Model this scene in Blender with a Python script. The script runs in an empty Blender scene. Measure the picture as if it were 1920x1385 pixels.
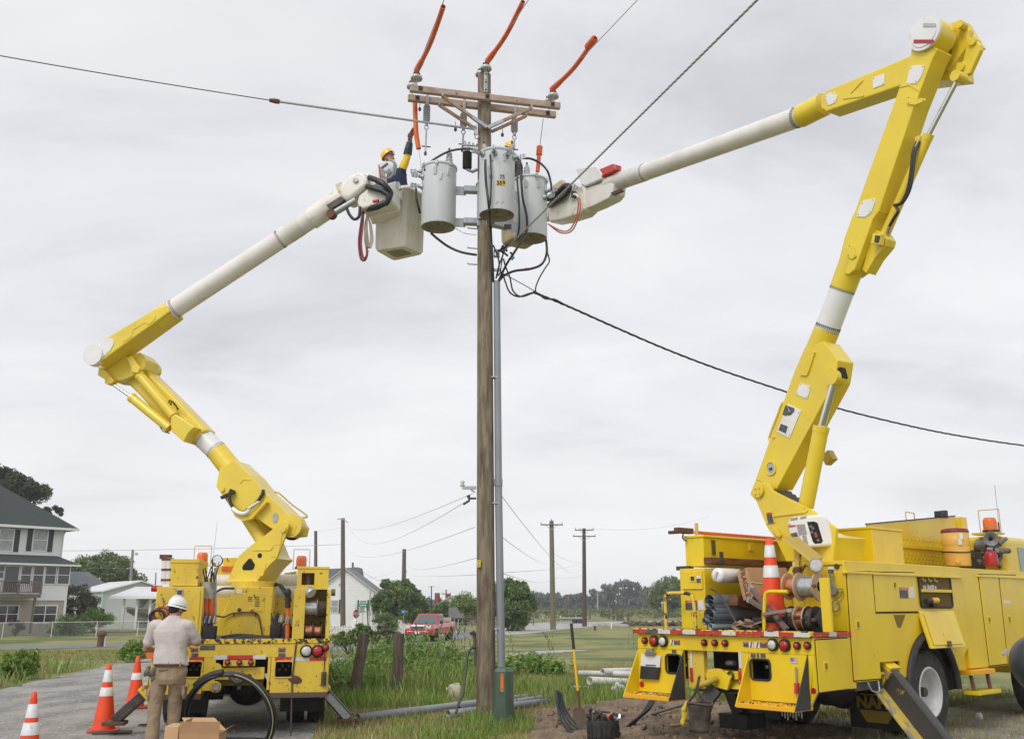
import bpy,bmesh,math,random
import numpy as np
from mathutils import Vector,Matrix,Euler,noise as mnoise
R=math.radians
random.seed(7);rng=np.random.default_rng(7)
scn=bpy.context.scene
COL=scn.collection
FPX,PITCH,CAMH,CX,CY=1800.0,R(13.9),1.72,960.0,692.5
cam_d=bpy.data.cameras.new('camera');cam=bpy.data.objects.new('camera',cam_d);COL.objects.link(cam)
cam.location=(0,0,CAMH);cam.rotation_euler=(R(90)+PITCH,0,0)
cam_d.sensor_width=36;cam_d.lens=36*FPX/1920;cam_d.clip_start=.05;cam_d.clip_end=4000
scn.camera=cam
SUN_EL,SUN_AZ=R(46),R(212)
w=bpy.data.worlds.new('World');scn.world=w;w.use_nodes=True
nt=w.node_tree;nt.nodes.clear()
def wn(t,**k):
 n=nt.nodes.new(t)
 for a,b in k.items():setattr(n,a,b)
 return n
out=wn('ShaderNodeOutputWorld');mixs=wn('ShaderNodeMixShader');mixs.inputs[0].default_value=.93
sky=wn('ShaderNodeTexSky',sky_type='NISHITA',sun_disc=False);sky.sun_elevation=SUN_EL;sky.sun_rotation=SUN_AZ
b1=wn('ShaderNodeBackground');b1.inputs[1].default_value=.1
b2=wn('ShaderNodeBackground');b2.inputs[1].default_value=1.0
tc=wn('ShaderNodeTexCoord');sep=wn('ShaderNodeSeparateXYZ')
mz=wn('ShaderNodeMath',operation='ADD');mz.inputs[1].default_value=.22
mx=wn('ShaderNodeMath',operation='MAXIMUM');mx.inputs[1].default_value=.05
dv=wn('ShaderNodeVectorMath',operation='DIVIDE');cmb=wn('ShaderNodeCombineXYZ')
mp=wn('ShaderNodeMapping');mp.inputs['Scale'].default_value=(.85,1.2,1);mp.inputs['Location'].default_value=(3.1,1.7,0)
no=wn('ShaderNodeTexNoise');no.inputs['Scale'].default_value=1.7;no.inputs['Detail'].default_value=8;no.inputs['Roughness'].default_value=.57;no.inputs['Distortion'].default_value=.35
no2=wn('ShaderNodeTexNoise');no2.inputs['Scale'].default_value=.45;no2.inputs['Detail'].default_value=2
mixn=wn('ShaderNodeMath',operation='ADD');hm=wn('ShaderNodeMath',operation='MULTIPLY');hm.inputs[1].default_value=.5
rp=wn('ShaderNodeValToRGB')
rp.color_ramp.elements[0].position=.37;rp.color_ramp.elements[0].color=(.585,.59,.62,1)
rp.color_ramp.elements[1].position=.62;rp.color_ramp.elements[1].color=(.86,.86,.88,1)
e=rp.color_ramp.elements.new(.47);e.color=(.745,.745,.77,1)
hz=wn('ShaderNodeMapRange');hz.inputs[1].default_value=.02;hz.inputs[2].default_value=.22;hz.inputs[3].default_value=.85;hz.inputs[4].default_value=0
mixc=wn('ShaderNodeMixRGB');mixc.inputs[2].default_value=(.84,.845,.86,1)
L=nt.links.new
L(tc.outputs['Generated'],sep.inputs[0]);L(sep.outputs[2],mx.inputs[0]);L(mx.outputs[0],mz.inputs[0])
for i in range(3):L(mz.outputs[0],cmb.inputs[i])
L(tc.outputs['Generated'],dv.inputs[0]);L(cmb.outputs[0],dv.inputs[1]);L(dv.outputs[0],mp.inputs[0])
L(mp.outputs[0],no.inputs['Vector']);L(mp.outputs[0],no2.inputs['Vector'])
L(no.outputs[0],mixn.inputs[0]);L(no2.outputs[0],mixn.inputs[1]);L(mixn.outputs[0],hm.inputs[0]);L(hm.outputs[0],rp.inputs[0])
L(sep.outputs[2],hz.inputs[0]);L(hz.outputs[0],mixc.inputs[0]);L(rp.outputs[0],mixc.inputs[1]);L(mixc.outputs[0],b2.inputs[0])
L(sky.outputs[0],b1.inputs[0]);L(b1.outputs[0],mixs.inputs[1]);L(b2.outputs[0],mixs.inputs[2]);L(mixs.outputs[0],out.inputs[0])
sd=bpy.data.lights.new('sun','SUN');sd.energy=1.5;sd.angle=R(24);sd.color=(1,.965,.92)
sun=bpy.data.objects.new('sun',sd);COL.objects.link(sun);sun.location=(0,0,40)
_s=Vector((math.sin(SUN_AZ)*math.cos(SUN_EL),math.cos(SUN_AZ)*math.cos(SUN_EL),math.sin(SUN_EL)))
sun.rotation_euler=(-_s).to_track_quat('-Z','Y').to_euler()
vs=scn.view_settings;vs.view_transform='Standard';vs.look='None';vs.exposure=.2;vs.gamma=1;vs.use_curve_mapping=False
scn.cycles.max_bounces=6;scn.cycles.diffuse_bounces=3;scn.cycles.glossy_bounces=3;scn.cycles.transparent_max_bounces=12
scn.cycles.use_denoising=True
CAM=Vector((0,0,CAMH));FW=Vector((0,math.cos(PITCH),math.sin(PITCH)));UPV=Vector((0,-math.sin(PITCH),math.cos(PITCH)))
def ray(px,py):return FW+Vector((1,0,0))*((px-CX)/FPX)+UPV*((CY-py)/FPX)
def at(px,py,Y):
 d=ray(px,py);return CAM+d*(Y/d.y)
def onp(px,py,p0,n):
 d=ray(px,py);return CAM+d*((p0-CAM).dot(n)/d.dot(n))
def sst(a,b,x):
 t=min(1,max(0,(x-a)/(b-a)));return t*t*(3-2*t)
def hgt(x,y):return.19*sst(.1,2.2,x)*(1-sst(16,26,y))-.5*sst(26,62,y)
def gnd(px,py):
 z=0
 for _ in range(14):
  p=onp(px,py,Vector((0,0,z)),Vector((0,0,1)));z=hgt(p.x,p.y)
 p.z=z;return p
WM={}
def setp(o,label=None,cat=None,group=None,kind=None):
 if label:o['label']=label
 if cat:o['category']=cat
 if group:o['group']=group
 if kind:o['kind']=kind
 return o
def thing(name,label,cat,loc,yaw=0,group=None):
 o=bpy.data.objects.new(name,None);COL.objects.link(o)
 o.empty_display_size=.2
 o.location=loc;o.rotation_euler=(0,0,yaw)
 WM[o.name]=Matrix.Translation(Vector(loc))@Matrix.Rotation(yaw,4,'Z')
 return setp(o,label,cat,group)
def copy_tree(o,parent=None):
 c=o.copy();COL.objects.link(c)
 if parent:c.parent=parent
 for ch in list(o.children):copy_tree(ch,c)
 return c
class Frame:
 def __init__(s,o,yaw):
  s.o=Vector(o);s.yaw=yaw;s.M=Matrix.Translation(s.o)@Matrix.Rotation(yaw,4,'Z');s.I=s.M.inverted()
  s.u=Vector((math.cos(yaw),math.sin(yaw),0));s.v=Vector((-math.sin(yaw),math.cos(yaw),0))
 def P(s,u,v,w):return s.M@Vector((u,v,w))
 def on_v(s,px,py,v):return s.I@onp(px,py,s.P(0,v,0),s.v)
 def on_u(s,px,py,u):return s.I@onp(px,py,s.P(u,0,0),s.u)
 def on_w(s,px,py,w):return s.I@onp(px,py,s.P(0,0,w),Vector((0,0,1)))
class MB:
 def __init__(s,M=None):s.v=[];s.f=[];s.sm=[];s.M=M.M if isinstance(M,Frame)else M
 def add(s,vs,fs,sm=False):
  b=len(s.v)
  s.v+=[(s.M@Vector(p))if s.M is not None else Vector(p)for p in vs]
  s.f+=[tuple(b+i for i in f)for f in fs];s.sm+=[sm]*len(fs);return s
 def box(s,c,d,rot=None):
  c=Vector(c);h=[x/2 for x in d]
  if rot is not None and not isinstance(rot,Matrix):rot=Euler(rot).to_matrix()
  vs=[]
  for k in(-1,1):
   for j in(-1,1):
    for i in(-1,1):
     p=Vector((i*h[0],j*h[1],k*h[2]));vs.append(c+(rot@p if rot is not None else p))
  return s.add(vs,[(0,2,3,1),(4,5,7,6),(0,1,5,4),(2,6,7,3),(0,4,6,2),(1,3,7,5)])
 def bx(s,a,b):return s.box([(x+y)/2 for x,y in zip(a,b)],[abs(y-x)for x,y in zip(a,b)])
 def beam(s,p0,p1,wd,ht,up=(0,0,1)):
  p0,p1=Vector(p0),Vector(p1);d=(p1-p0);l=d.length;d.normalize()
  x=d.cross(Vector(up))
  if x.length<1e-4:x=d.cross(Vector((1,0,0)))
  x.normalize();z=x.cross(d)
  return s.box((p0+p1)/2,(wd,l,ht),Matrix((x,d,z)).transposed())
 def prism(s,pts,ext):
  n=len(pts);ext=Vector(ext);pts=[Vector(p)for p in pts]
  return s.add(pts+[p+ext for p in pts],[tuple(range(n)),tuple(range(2*n-1,n-1,-1))]+[(i,i+n,(i+1)%n+n,(i+1)%n)for i in range(n)])
 def quad(s,*p):return s.add(p,[tuple(range(len(p)))])
 def cyl(s,p0,p1,r0,r1=None,n=16,caps=True,sm=True):
  p0,p1=Vector(p0),Vector(p1);r1=r0 if r1 is None else r1
  d=(p1-p0).normalized();x=d.orthogonal().normalized();y=d.cross(x)
  a=[2*math.pi*i/n for i in range(n)]
  vs=[p0+(x*math.cos(t)+y*math.sin(t))*r0 for t in a]+[p1+(x*math.cos(t)+y*math.sin(t))*r1 for t in a]
  s.add(vs,[(i,(i+1)%n,(i+1)%n+n,i+n)for i in range(n)],sm)
  if caps:
   s.add(vs[:n],[tuple(range(n-1,-1,-1))]);s.add(vs[n:],[tuple(range(n))])
  return s
 def tube(s,pts,r,n=8,closed=False,caps=True):
  pts=[Vector(p)for p in pts];m=len(pts);rs=r if isinstance(r,(list,tuple))else[r]*m
  vs=[];x=None
  for i,p in enumerate(pts):
   a=pts[i-1]if(i or closed)else pts[0];b=pts[(i+1)%m]if(i<m-1 or closed)else pts[-1]
   d=(b-a);d=d.normalized()if d.length>1e-9 else Vector((0,0,1))
   if x is None:x=d.orthogonal().normalized()
   x=(x-d*x.dot(d));x=x.normalized()if x.length>1e-6 else d.orthogonal().normalized()
   y=d.cross(x)
   vs+=[p+(x*math.cos(2*math.pi*k/n)+y*math.sin(2*math.pi*k/n))*rs[i]for k in range(n)]
  fs=[]
  for i in range(m if closed else m-1):
   j=(i+1)%m
   fs+=[(i*n+k,i*n+(k+1)%n,j*n+(k+1)%n,j*n+k)for k in range(n)]
  s.add(vs,fs,True)
  if caps and not closed:s.add(vs[:n],[tuple(range(n-1,-1,-1))]);s.add(vs[-n:],[tuple(range(n))])
  return s
 def lathe(s,prof,p0,ax=(0,0,1),n=24,sm=True):
  p0=Vector(p0);d=Vector(ax).normalized();x=d.orthogonal().normalized();y=d.cross(x);vs=[]
  for r,h in prof:
   vs+=[p0+d*h+(x*math.cos(2*math.pi*k/n)+y*math.sin(2*math.pi*k/n))*max(r,1e-4)for k in range(n)]
  m=len(prof)
  return s.add(vs,[(i*n+k,i*n+(k+1)%n,(i+1)*n+(k+1)%n,(i+1)*n+k)for i in range(m-1)for k in range(n)],sm)
 def ell(s,c,r,n=14,m=9,rot=None):
  c=Vector(c);r=(r,r,r)if not isinstance(r,(tuple,list))else r;vs=[]
  for i in range(m+1):
   t=math.pi*i/m
   for k in range(n):
    a=2*math.pi*k/n;p=Vector((r[0]*math.sin(t)*math.cos(a),r[1]*math.sin(t)*math.sin(a),r[2]*math.cos(t)))
    vs.append(c+(rot@p if rot is not None else p))
  return s.add(vs,[(i*n+k,(i+1)*n+k,(i+1)*n+(k+1)%n,i*n+(k+1)%n)for i in range(m)for k in range(n)],True)
 def loft(s,rings,caps=True,sm=True):
  n=len(rings[0]);vs=[p for r in rings for p in r]
  s.add(vs,[(i*n+k,i*n+(k+1)%n,(i+1)*n+(k+1)%n,(i+1)*n+k)for i in range(len(rings)-1)for k in range(n)],sm)
  if caps:s.add(rings[0],[tuple(range(n-1,-1,-1))]);s.add(rings[-1],[tuple(range(n))])
  return s
 def text(s,body,size,o,xd,yd,bold=0.0,align='CENTER',ext=0.0):
  c=bpy.data.curves.new('t','FONT');c.body=body;c.size=size;c.align_x=align;c.align_y='CENTER';c.offset=bold;c.resolution_u=2
  t=bpy.data.objects.new('t',c);COL.objects.link(t)
  dg=bpy.context.evaluated_depsgraph_get();me=bpy.data.meshes.new_from_object(t.evaluated_get(dg))
  o,xd,yd=Vector(o),Vector(xd).normalized(),Vector(yd).normalized()
  s.add([o+xd*v.co.x+yd*v.co.y for v in me.vertices],[tuple(p.vertices)for p in me.polygons])
  bpy.data.objects.remove(t);bpy.data.curves.remove(c);bpy.data.meshes.remove(me);return s
 def build(s,name,mat,parent=None,bev=0,loc=None,yaw=0,fix=True,seg=2,mods=None):
  if parent is not None:W=WM[parent.name]
  elif loc is not None:W=Matrix.Translation(Vector(loc))@Matrix.Rotation(yaw,4,'Z')
  else:W=Matrix.Identity(4)
  I=W.inverted();me=bpy.data.meshes.new(name)
  me.from_pydata([tuple(I@p)for p in s.v],[],s.f)
  if fix:
   bm=bmesh.new();bm.from_mesh(me);bmesh.ops.recalc_face_normals(bm,faces=bm.faces);bm.to_mesh(me);bm.free()
  me.polygons.foreach_set('use_smooth',s.sm)
  mats=mat if isinstance(mat,(list,tuple))else[mat]
  for m in mats:me.materials.append(m)
  o=bpy.data.objects.new(name,me);COL.objects.link(o)
  if parent is not None:o.parent=parent
  else:o.matrix_world=W
  WM[o.name]=W
  if bev:
   b=o.modifiers.new('bevel','BEVEL');b.width=bev;b.segments=seg;b.limit_method='ANGLE';b.angle_limit=R(38)
  return o
def raw_mesh(name,V,F,mat,parent=None,loc=None,smooth=False):
 """fast path for big meshes: V (n,3) array in world space, F (m,k) array"""
 W=WM[parent.name]if parent is not None else(Matrix.Translation(Vector(loc))if loc is not None else Matrix.Identity(4))
 I=np.array(W.inverted());V=V@I[:3,:3].T+I[:3,3]
 me=bpy.data.meshes.new(name);n,k=F.shape
 me.vertices.add(len(V));me.vertices.foreach_set('co',V.astype(np.float32).ravel())
 me.loops.add(n*k);me.loops.foreach_set('vertex_index',F.astype(np.int32).ravel())
 me.polygons.add(n);me.polygons.foreach_set('loop_start',np.arange(0,n*k,k,dtype=np.int32));me.polygons.foreach_set('loop_total',np.full(n,k,dtype=np.int32))
 if smooth:me.polygons.foreach_set('use_smooth',np.ones(n,dtype=bool))
 me.update(calc_edges=True);me.validate()
 me.materials.append(mat);o=bpy.data.objects.new(name,me);COL.objects.link(o)
 if parent is not None:o.parent=parent
 else:o.matrix_world=W
 WM[o.name]=W
 return o
def spl(pts,k=6,closed=False):
 pts=[Vector(p)for p in pts];n=len(pts);o=[]
 for i in range(n if closed else n-1):
  if closed:p0,p1,p2,p3=pts[i-1],pts[i],pts[(i+1)%n],pts[(i+2)%n]
  else:p0,p1,p2,p3=pts[max(i-1,0)],pts[i],pts[i+1],pts[min(i+2,n-1)]
  for j in range(k):
   t=j/k;o.append(.5*((2*p1)+(p2-p0)*t+(2*p0-5*p1+4*p2-p3)*t*t+(3*p1-p0-3*p2+p3)*t**3))
 if not closed:o.append(pts[-1])
 return o
def sag(a,b,s,n=24):
 a,b=Vector(a),Vector(b);return[a.lerp(b,i/n)-Vector((0,0,4*s*(i/n)*(1-i/n)))for i in range(n+1)]
def rr(w,h,r,n=4):
 o=[]
 for cx,cy,a0 in((w/2-r,h/2-r,0),(-w/2+r,h/2-r,90),(-w/2+r,-h/2+r,180),(w/2-r,-h/2+r,270)):
  for i in range(n+1):
   a=R(a0+90*i/n);o.append((cx+r*math.cos(a),cy+r*math.sin(a)))
 return o
_mats={}
def mat(name,c,rough=.5,metal=0,c2=None,sc=4,lo=.4,hi=.65,c3=None,sc3=9,lo3=.62,hi3=.66,bump=0,bs=60,st=(1,1,1),coat=0,spec=.5,island=0,coord='Position',trans=0,det=5):
 if name in _mats:return _mats[name]
 m=bpy.data.materials.new(name);m.use_nodes=True;t=m.node_tree;b=t.nodes['Principled BSDF'];l=t.links.new
 def N(k):return t.nodes.new(k)
 b.inputs['Base Color'].default_value=(*c,1);b.inputs['Roughness'].default_value=rough;b.inputs['Metallic'].default_value=metal
 b.inputs['Specular IOR Level'].default_value=spec;b.inputs['Coat Weight'].default_value=coat
 if trans:b.inputs['Transmission Weight'].default_value=trans
 if coord=='Object':q=N('ShaderNodeTexCoord');src=q.outputs['Object']
 else:q=N('ShaderNodeNewGeometry');src=q.outputs['Position']
 mpn=N('ShaderNodeMapping');mpn.inputs['Scale'].default_value=st;l(src,mpn.inputs[0]);vec=mpn.outputs[0]
 col=None
 if c2:
  n1=N('ShaderNodeTexNoise');n1.inputs['Scale'].default_value=sc;n1.inputs['Detail'].default_value=det;l(vec,n1.inputs['Vector'])
  mr=N('ShaderNodeMapRange');mr.inputs[1].default_value=lo;mr.inputs[2].default_value=hi;l(n1.outputs[0],mr.inputs[0])
  mc=N('ShaderNodeMixRGB');mc.inputs[1].default_value=(*c,1);mc.inputs[2].default_value=(*c2,1);l(mr.outputs[0],mc.inputs[0]);col=mc.outputs[0]
 if c3:
  n3=N('ShaderNodeTexNoise');n3.inputs['Scale'].default_value=sc3;n3.inputs['Detail'].default_value=8;n3.inputs['Roughness'].default_value=.62;l(vec,n3.inputs['Vector'])
  mr3=N('ShaderNodeMapRange');mr3.inputs[1].default_value=lo3;mr3.inputs[2].default_value=hi3;l(n3.outputs[0],mr3.inputs[0])
  m3=N('ShaderNodeMixRGB');m3.inputs[2].default_value=(*c3,1);l(mr3.outputs[0],m3.inputs[0])
  if col:l(col,m3.inputs[1])
  else:m3.inputs[1].default_value=(*c,1)
  col=m3.outputs[0]
  rm=N('ShaderNodeMapRange');rm.inputs[3].default_value=rough;rm.inputs[4].default_value=min(1,rough+.35);l(mr3.outputs[0],rm.inputs[0]);l(rm.outputs[0],b.inputs['Roughness'])
 if island:
  g=N('ShaderNodeNewGeometry');hs=N('ShaderNodeHueSaturation');mv=N('ShaderNodeMapRange');mv.inputs[3].default_value=1-island;mv.inputs[4].default_value=1+island
  l(g.outputs['Random Per Island'],mv.inputs[0]);l(mv.outputs[0],hs.inputs['Value'])
  mh=N('ShaderNodeMapRange');mh.inputs[3].default_value=.5-island*.05;mh.inputs[4].default_value=.5+island*.04
  wn2=N('ShaderNodeTexWhiteNoise');wn2.noise_dimensions='1D';l(g.outputs['Random Per Island'],wn2.inputs['W']);l(wn2.outputs['Value'],mh.inputs[0]);l(mh.outputs[0],hs.inputs['Hue'])
  if col:l(col,hs.inputs['Color'])
  else:hs.inputs['Color'].default_value=(*c,1)
  col=hs.outputs[0]
 if col:l(col,b.inputs['Base Color'])
 if bump:
  n2=N('ShaderNodeTexNoise');n2.inputs['Scale'].default_value=bs;n2.inputs['Detail'].default_value=4;l(vec,n2.inputs['Vector'])
  bp=N('ShaderNodeBump');bp.inputs['Strength'].default_value=min(1,bump*10);bp.inputs['Distance'].default_value=bump*.1;l(n2.outputs[0],bp.inputs['Height']);l(bp.outputs[0],b.inputs['Normal'])
 _mats[name]=m;return m
def banded(name,c,per,depth,ax=2,rough=.5,c2=None,dark=.75):
 """lap siding / board courses: a saw-tooth bump and a slightly darker lap line"""
 if name in _mats:return _mats[name]
 m=bpy.data.materials.new(name);m.use_nodes=True;t=m.node_tree;b=t.nodes['Principled BSDF'];l=t.links.new
 b.inputs['Roughness'].default_value=rough
 g=t.nodes.new('ShaderNodeTexCoord');s=t.nodes.new('ShaderNodeSeparateXYZ');l(g.outputs['Object'],s.inputs[0])
 d=t.nodes.new('ShaderNodeMath');d.operation='DIVIDE';d.inputs[1].default_value=per;l(s.outputs[ax],d.inputs[0])
 f=t.nodes.new('ShaderNodeMath');f.operation='FRACT';l(d.outputs[0],f.inputs[0])
 r=t.nodes.new('ShaderNodeMapRange');r.inputs[1].default_value=0;r.inputs[2].default_value=.12;r.inputs[3].default_value=dark;r.inputs[4].default_value=1;l(f.outputs[0],r.inputs[0])
 n=t.nodes.new('ShaderNodeTexNoise');n.inputs['Scale'].default_value=1.5;l(g.outputs['Object'],n.inputs['Vector'])
 q=t.nodes.new('ShaderNodeMixRGB');q.inputs[1].default_value=(*c,1);q.inputs[2].default_value=(*(c2 or[x*.9 for x in c]),1);l(n.outputs[0],q.inputs[0])
 k=t.nodes.new('ShaderNodeMixRGB');k.blend_type='MULTIPLY';k.inputs[0].default_value=1;l(q.outputs[0],k.inputs[1]);l(r.outputs[0],k.inputs[2]);l(k.outputs[0],b.inputs['Base Color'])
 bp=t.nodes.new('ShaderNodeBump');bp.inputs['Distance'].default_value=depth;bp.invert=True;l(f.outputs[0],bp.inputs['Height']);l(bp.outputs[0],b.inputs['Normal'])
 _mats[name]=m;return m
M_=mat
yel=M_('yellow_paint',(.80,.575,.008),.34,c2=(.75,.51,.012),sc=1.6,coat=.25,c3=(.36,.24,.03),sc3=9,lo3=.655,hi3=.76,st=(1.5,1.5,.7))
yelo=M_('old_yellow_paint',(.76,.545,.04),.46,c2=(.66,.455,.055),sc=2.5,coat=.08,c3=(.12,.08,.035),sc3=12,lo3=.61,hi3=.66,st=(1.3,1.3,.8))
yelb=M_('boom_yellow_paint',(.80,.61,.05),.32,c2=(.745,.55,.055),sc=1.8,coat=.3,c3=(.45,.33,.06),sc3=8,lo3=.65,hi3=.78)
yelbr=M_('bright_boom_paint',(.80,.605,.032),.3,c2=(.745,.55,.035),sc=1.8,coat=.35,c3=(.48,.34,.05),sc3=7,lo3=.66,hi3=.8)
chip=M_('chipped_yellow_edge',(.78,.53,.03),.5,c2=(.74,.48,.04),sc=5,c3=(.05,.04,.03),sc3=16,lo3=.50,hi3=.545)
ylw_step=M_('orange_yellow_edge',(.83,.42,.012),.45,c3=(.2,.1,.02),sc3=22,lo3=.66,hi3=.7)
cream=M_('cream_fibreglass',(.80,.77,.70),.38,c2=(.73,.69,.61),sc=3,c3=(.36,.29,.2),sc3=7,lo3=.57,hi3=.75,coat=.15)
bucketm=M_('stained_fibreglass',(.80,.765,.69),.45,c2=(.73,.685,.60),sc=3,st=(2.6,2.6,.45),c3=(.30,.235,.165),sc3=6,lo3=.60,hi3=.82)
tubew=M_('white_boom_tube',(.77,.745,.70),.34,c2=(.69,.655,.595),sc=2.2,coat=.2,c3=(.48,.42,.34),sc3=8,lo3=.62,hi3=.8)
white=M_('white_paint',(.80,.80,.79),.35,c2=(.75,.75,.735),sc=3)
whitec=M_('white_cover_plastic',(.80,.80,.795),.35,coat=.2,c2=(.73,.73,.72),sc=3,c3=(.58,.56,.52),sc3=9,lo3=.62,hi3=.78)
blackr=M_('black_rubber',(.018,.018,.02),.6,c2=(.03,.03,.03),sc=12)
tyrem=M_('tyre_rubber',(.024,.024,.025),.75,c2=(.06,.055,.048),sc=9,bump=.02,bs=90)
dark=M_('dark_void',(.012,.011,.010),.8)  # near black; holds the shade of holes, slots and gaps in its colour
darkm=M_('dark_steel',(.055,.052,.05),.5,metal=.3,c2=(.10,.08,.06),sc=8)
steel=M_('bare_steel',(.45,.45,.46),.3,metal=.9,c2=(.35,.35,.36),sc=20)
chrome=M_('chrome_rod',(.75,.75,.77),.12,metal=1)
galv=M_('galvanised_steel',(.45,.47,.49),.45,metal=.6,c2=(.36,.38,.40),sc=18)
rust=M_('rust',(.16,.07,.04),.8,c2=(.09,.045,.03),sc=14)
redl=M_('red_lens',(.42,.012,.02),.18,coat=.5)
clearl=M_('clear_lens',(.62,.60,.56),.15,coat=.5,c2=(.5,.48,.44),sc=30)
orangel=M_('orange_lens',(.85,.16,.01),.2,coat=.4)
tapr=M_('red_tape',(.50,.03,.03),.4,c3=(.55,.38,.04),sc3=20,lo3=.60,hi3=.64)
tapw=M_('silver_tape',(.62,.61,.60),.35,c3=(.5,.36,.08),sc3=20,lo3=.63,hi3=.67)
stkr=M_('sticker_red',(.55,.05,.05),.5)
stkw=M_('sticker_white',(.72,.71,.70),.5)
stkk=M_('sticker_black',(.045,.045,.05),.5,c2=(.16,.16,.165),sc=130,lo=.5,hi=.56,st=(.35,.35,1))
orange=M_('orange_hose_rubber',(.76,.135,.02),.42,c2=(.66,.10,.016),sc=6)
conem=M_('orange_cone_plastic',(.86,.075,.012),.5,c2=(.74,.06,.012),sc=5,c3=(.25,.10,.06),sc3=12,lo3=.66,hi3=.76)
conew=M_('cone_collar',(.66,.67,.68),.4,c3=(.33,.31,.28),sc3=14,lo3=.6,hi3=.7)
card=M_('cardboard',(.46,.27,.135),.8,c2=(.41,.235,.115),sc=3,bump=.004,bs=120)
cardl=M_('cardboard_edge',(.58,.38,.21),.8)
woodp=M_('pole_wood',(.28,.232,.165),.88,c2=(.15,.118,.082),sc=8,lo=.33,hi=.66,det=9,st=(3.2,3.2,.42),c3=(.085,.06,.042),sc3=3.2,lo3=.5,hi3=.72,bump=.06,bs=22)
woodp2=M_('pole_wood_upper',(.32,.25,.14),.85,c2=(.22,.165,.09),sc=7,st=(3,3,.2),bump=.04,bs=24)
wooda=M_('crossarm_wood',(.45,.345,.275),.8,c2=(.35,.255,.20),sc=3,st=(1,6,6),c3=(.18,.07,.05),sc3=7,lo3=.64,hi3=.7)
woodb=M_('brace_wood',(.40,.28,.20),.8,c2=(.30,.20,.13),sc=4,st=(1,3,3))
woodd=M_('weathered_wood',(.185,.15,.125),.9,c2=(.09,.07,.058),sc=8,lo=.35,hi=.62,st=(4,4,.3),bump=.08,bs=20)
woodbr=M_('brown_timber',(.19,.075,.03),.65,c2=(.10,.04,.018),sc=5,st=(1,1,5))
tankm=M_('transformer_paint',(.60,.635,.645),.36,c2=(.54,.575,.585),sc=2.5,coat=.15,c3=(.34,.33,.30),sc3=6,lo3=.66,hi3=.85,st=(2,2,.5))
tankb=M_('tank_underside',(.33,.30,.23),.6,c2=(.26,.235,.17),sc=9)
porc=M_('porcelain',(.52,.56,.55),.18,coat=.6)
porcw=M_('bushing_porcelain',(.40,.385,.36),.3,coat=.3)
polym=M_('grey_polymer',(.27,.27,.275),.6,c2=(.22,.22,.225),sc=12)
gpvc=M_('grey_pvc',(.27,.30,.33),.4,c2=(.24,.265,.295),sc=3)
dpvc=M_('dark_grey_pvc',(.095,.11,.13),.38,c2=(.075,.088,.105),sc=4)
wpvc=M_('white_pvc',(.78,.77,.75),.35,c2=(.70,.69,.66),sc=5)
cable=M_('black_cable',(.022,.022,.024),.38)
wirem=M_('aluminium_wire',(.40,.41,.42),.45,metal=.6)
wiref=M_('distant_wire',(.36,.36,.37),.6)
copper=M_('copper_wire',(.75,.30,.16),.3,metal=.9,c2=(.55,.20,.11),sc=40,st=(1,1,1))
brownw=M_('brown_wire',(.12,.075,.05),.55,c2=(.07,.045,.03),sc=40)
alw=M_('aluminium_spool_wire',(.62,.63,.64),.3,metal=.8,c2=(.45,.46,.47),sc=40)
plyw=M_('plywood',(.50,.35,.22),.7,c2=(.42,.28,.17),sc=6)
glassd=M_('window_glass',(.045,.05,.055),.06,spec=.8)
glassw=M_('curtained_window',(.30,.31,.31),.12,spec=.7,c2=(.40,.41,.41),sc=3)
skin=M_('skin',(.42,.20,.14),.5,c2=(.36,.16,.11),sc=18)
hair=M_('dark_hair',(.02,.014,.011),.7)
leafk=dict(rough=.5,island=.32)
# the setting: ground, roads, water
def sheet(name,pts,z,m,kind='structure',sub=0,jit=0):
 """flat sheet over the terrain; outline given in world XY"""
 bm=bmesh.new();P=[]
 n=len(pts)
 for i in range(n):
  a,b=Vector(pts[i][:2]),Vector(pts[(i+1)%n][:2]);k=max(1,int((b-a).length/jit))if jit else 1
  for j in range(min(k,60)):
   p=a.lerp(b,j/min(k,60))
   if jit:p=p+Vector((mnoise.noise((p.x*1.7,p.y*1.7,3)),mnoise.noise((p.x*1.7,p.y*1.7,9))))*jit*.8
   P.append(p)
 vs=[bm.verts.new((p.x,p.y,0))for p in P];bm.faces.new(vs)
 bmesh.ops.triangulate(bm,faces=bm.faces)
 if sub:
  for _ in range(sub):
   es=[e for e in bm.edges if e.calc_length()>.8]
   if es:bmesh.ops.subdivide_edges(bm,edges=es,cuts=1)
   bmesh.ops.triangulate(bm,faces=bm.faces)
 for v in bm.verts:v.co.z=hgt(v.co.x,v.co.y)+z
 bmesh.ops.recalc_face_normals(bm,faces=bm.faces)
 for f in bm.faces:
  if f.normal.z<0:f.normal_flip()
 me=bpy.data.meshes.new(name);bm.to_mesh(me);bm.free();me.materials.append(m)
 o=bpy.data.objects.new(name,me);COL.objects.link(o);setp(o,kind=kind);return o
grassg=M_('turf',(.19,.21,.058),.95,c2=(.30,.255,.11),sc=.55,lo=.35,hi=.66,c3=(.085,.13,.03),sc3=.16,lo3=.46,hi3=.6,bump=.3,bs=14)
gravel=M_('gravel_road',(.36,.345,.32),.95,c2=(.20,.19,.178),sc=1.3,lo=.38,hi=.63,det=13,st=(1,.45,1),c3=(.50,.48,.45),sc3=18,lo3=.54,hi3=.68,bump=.35,bs=40)
asph=M_('old_asphalt',(.20,.20,.20),.9,c2=(.16,.16,.165),sc=.8,bump=.03,bs=40)
lotm=M_('pale_gravel_lot',(.42,.405,.38),.95,c2=(.33,.315,.29),sc=.35,c3=(.19,.185,.175),sc3=.5,lo3=.58,hi3=.66)
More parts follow.
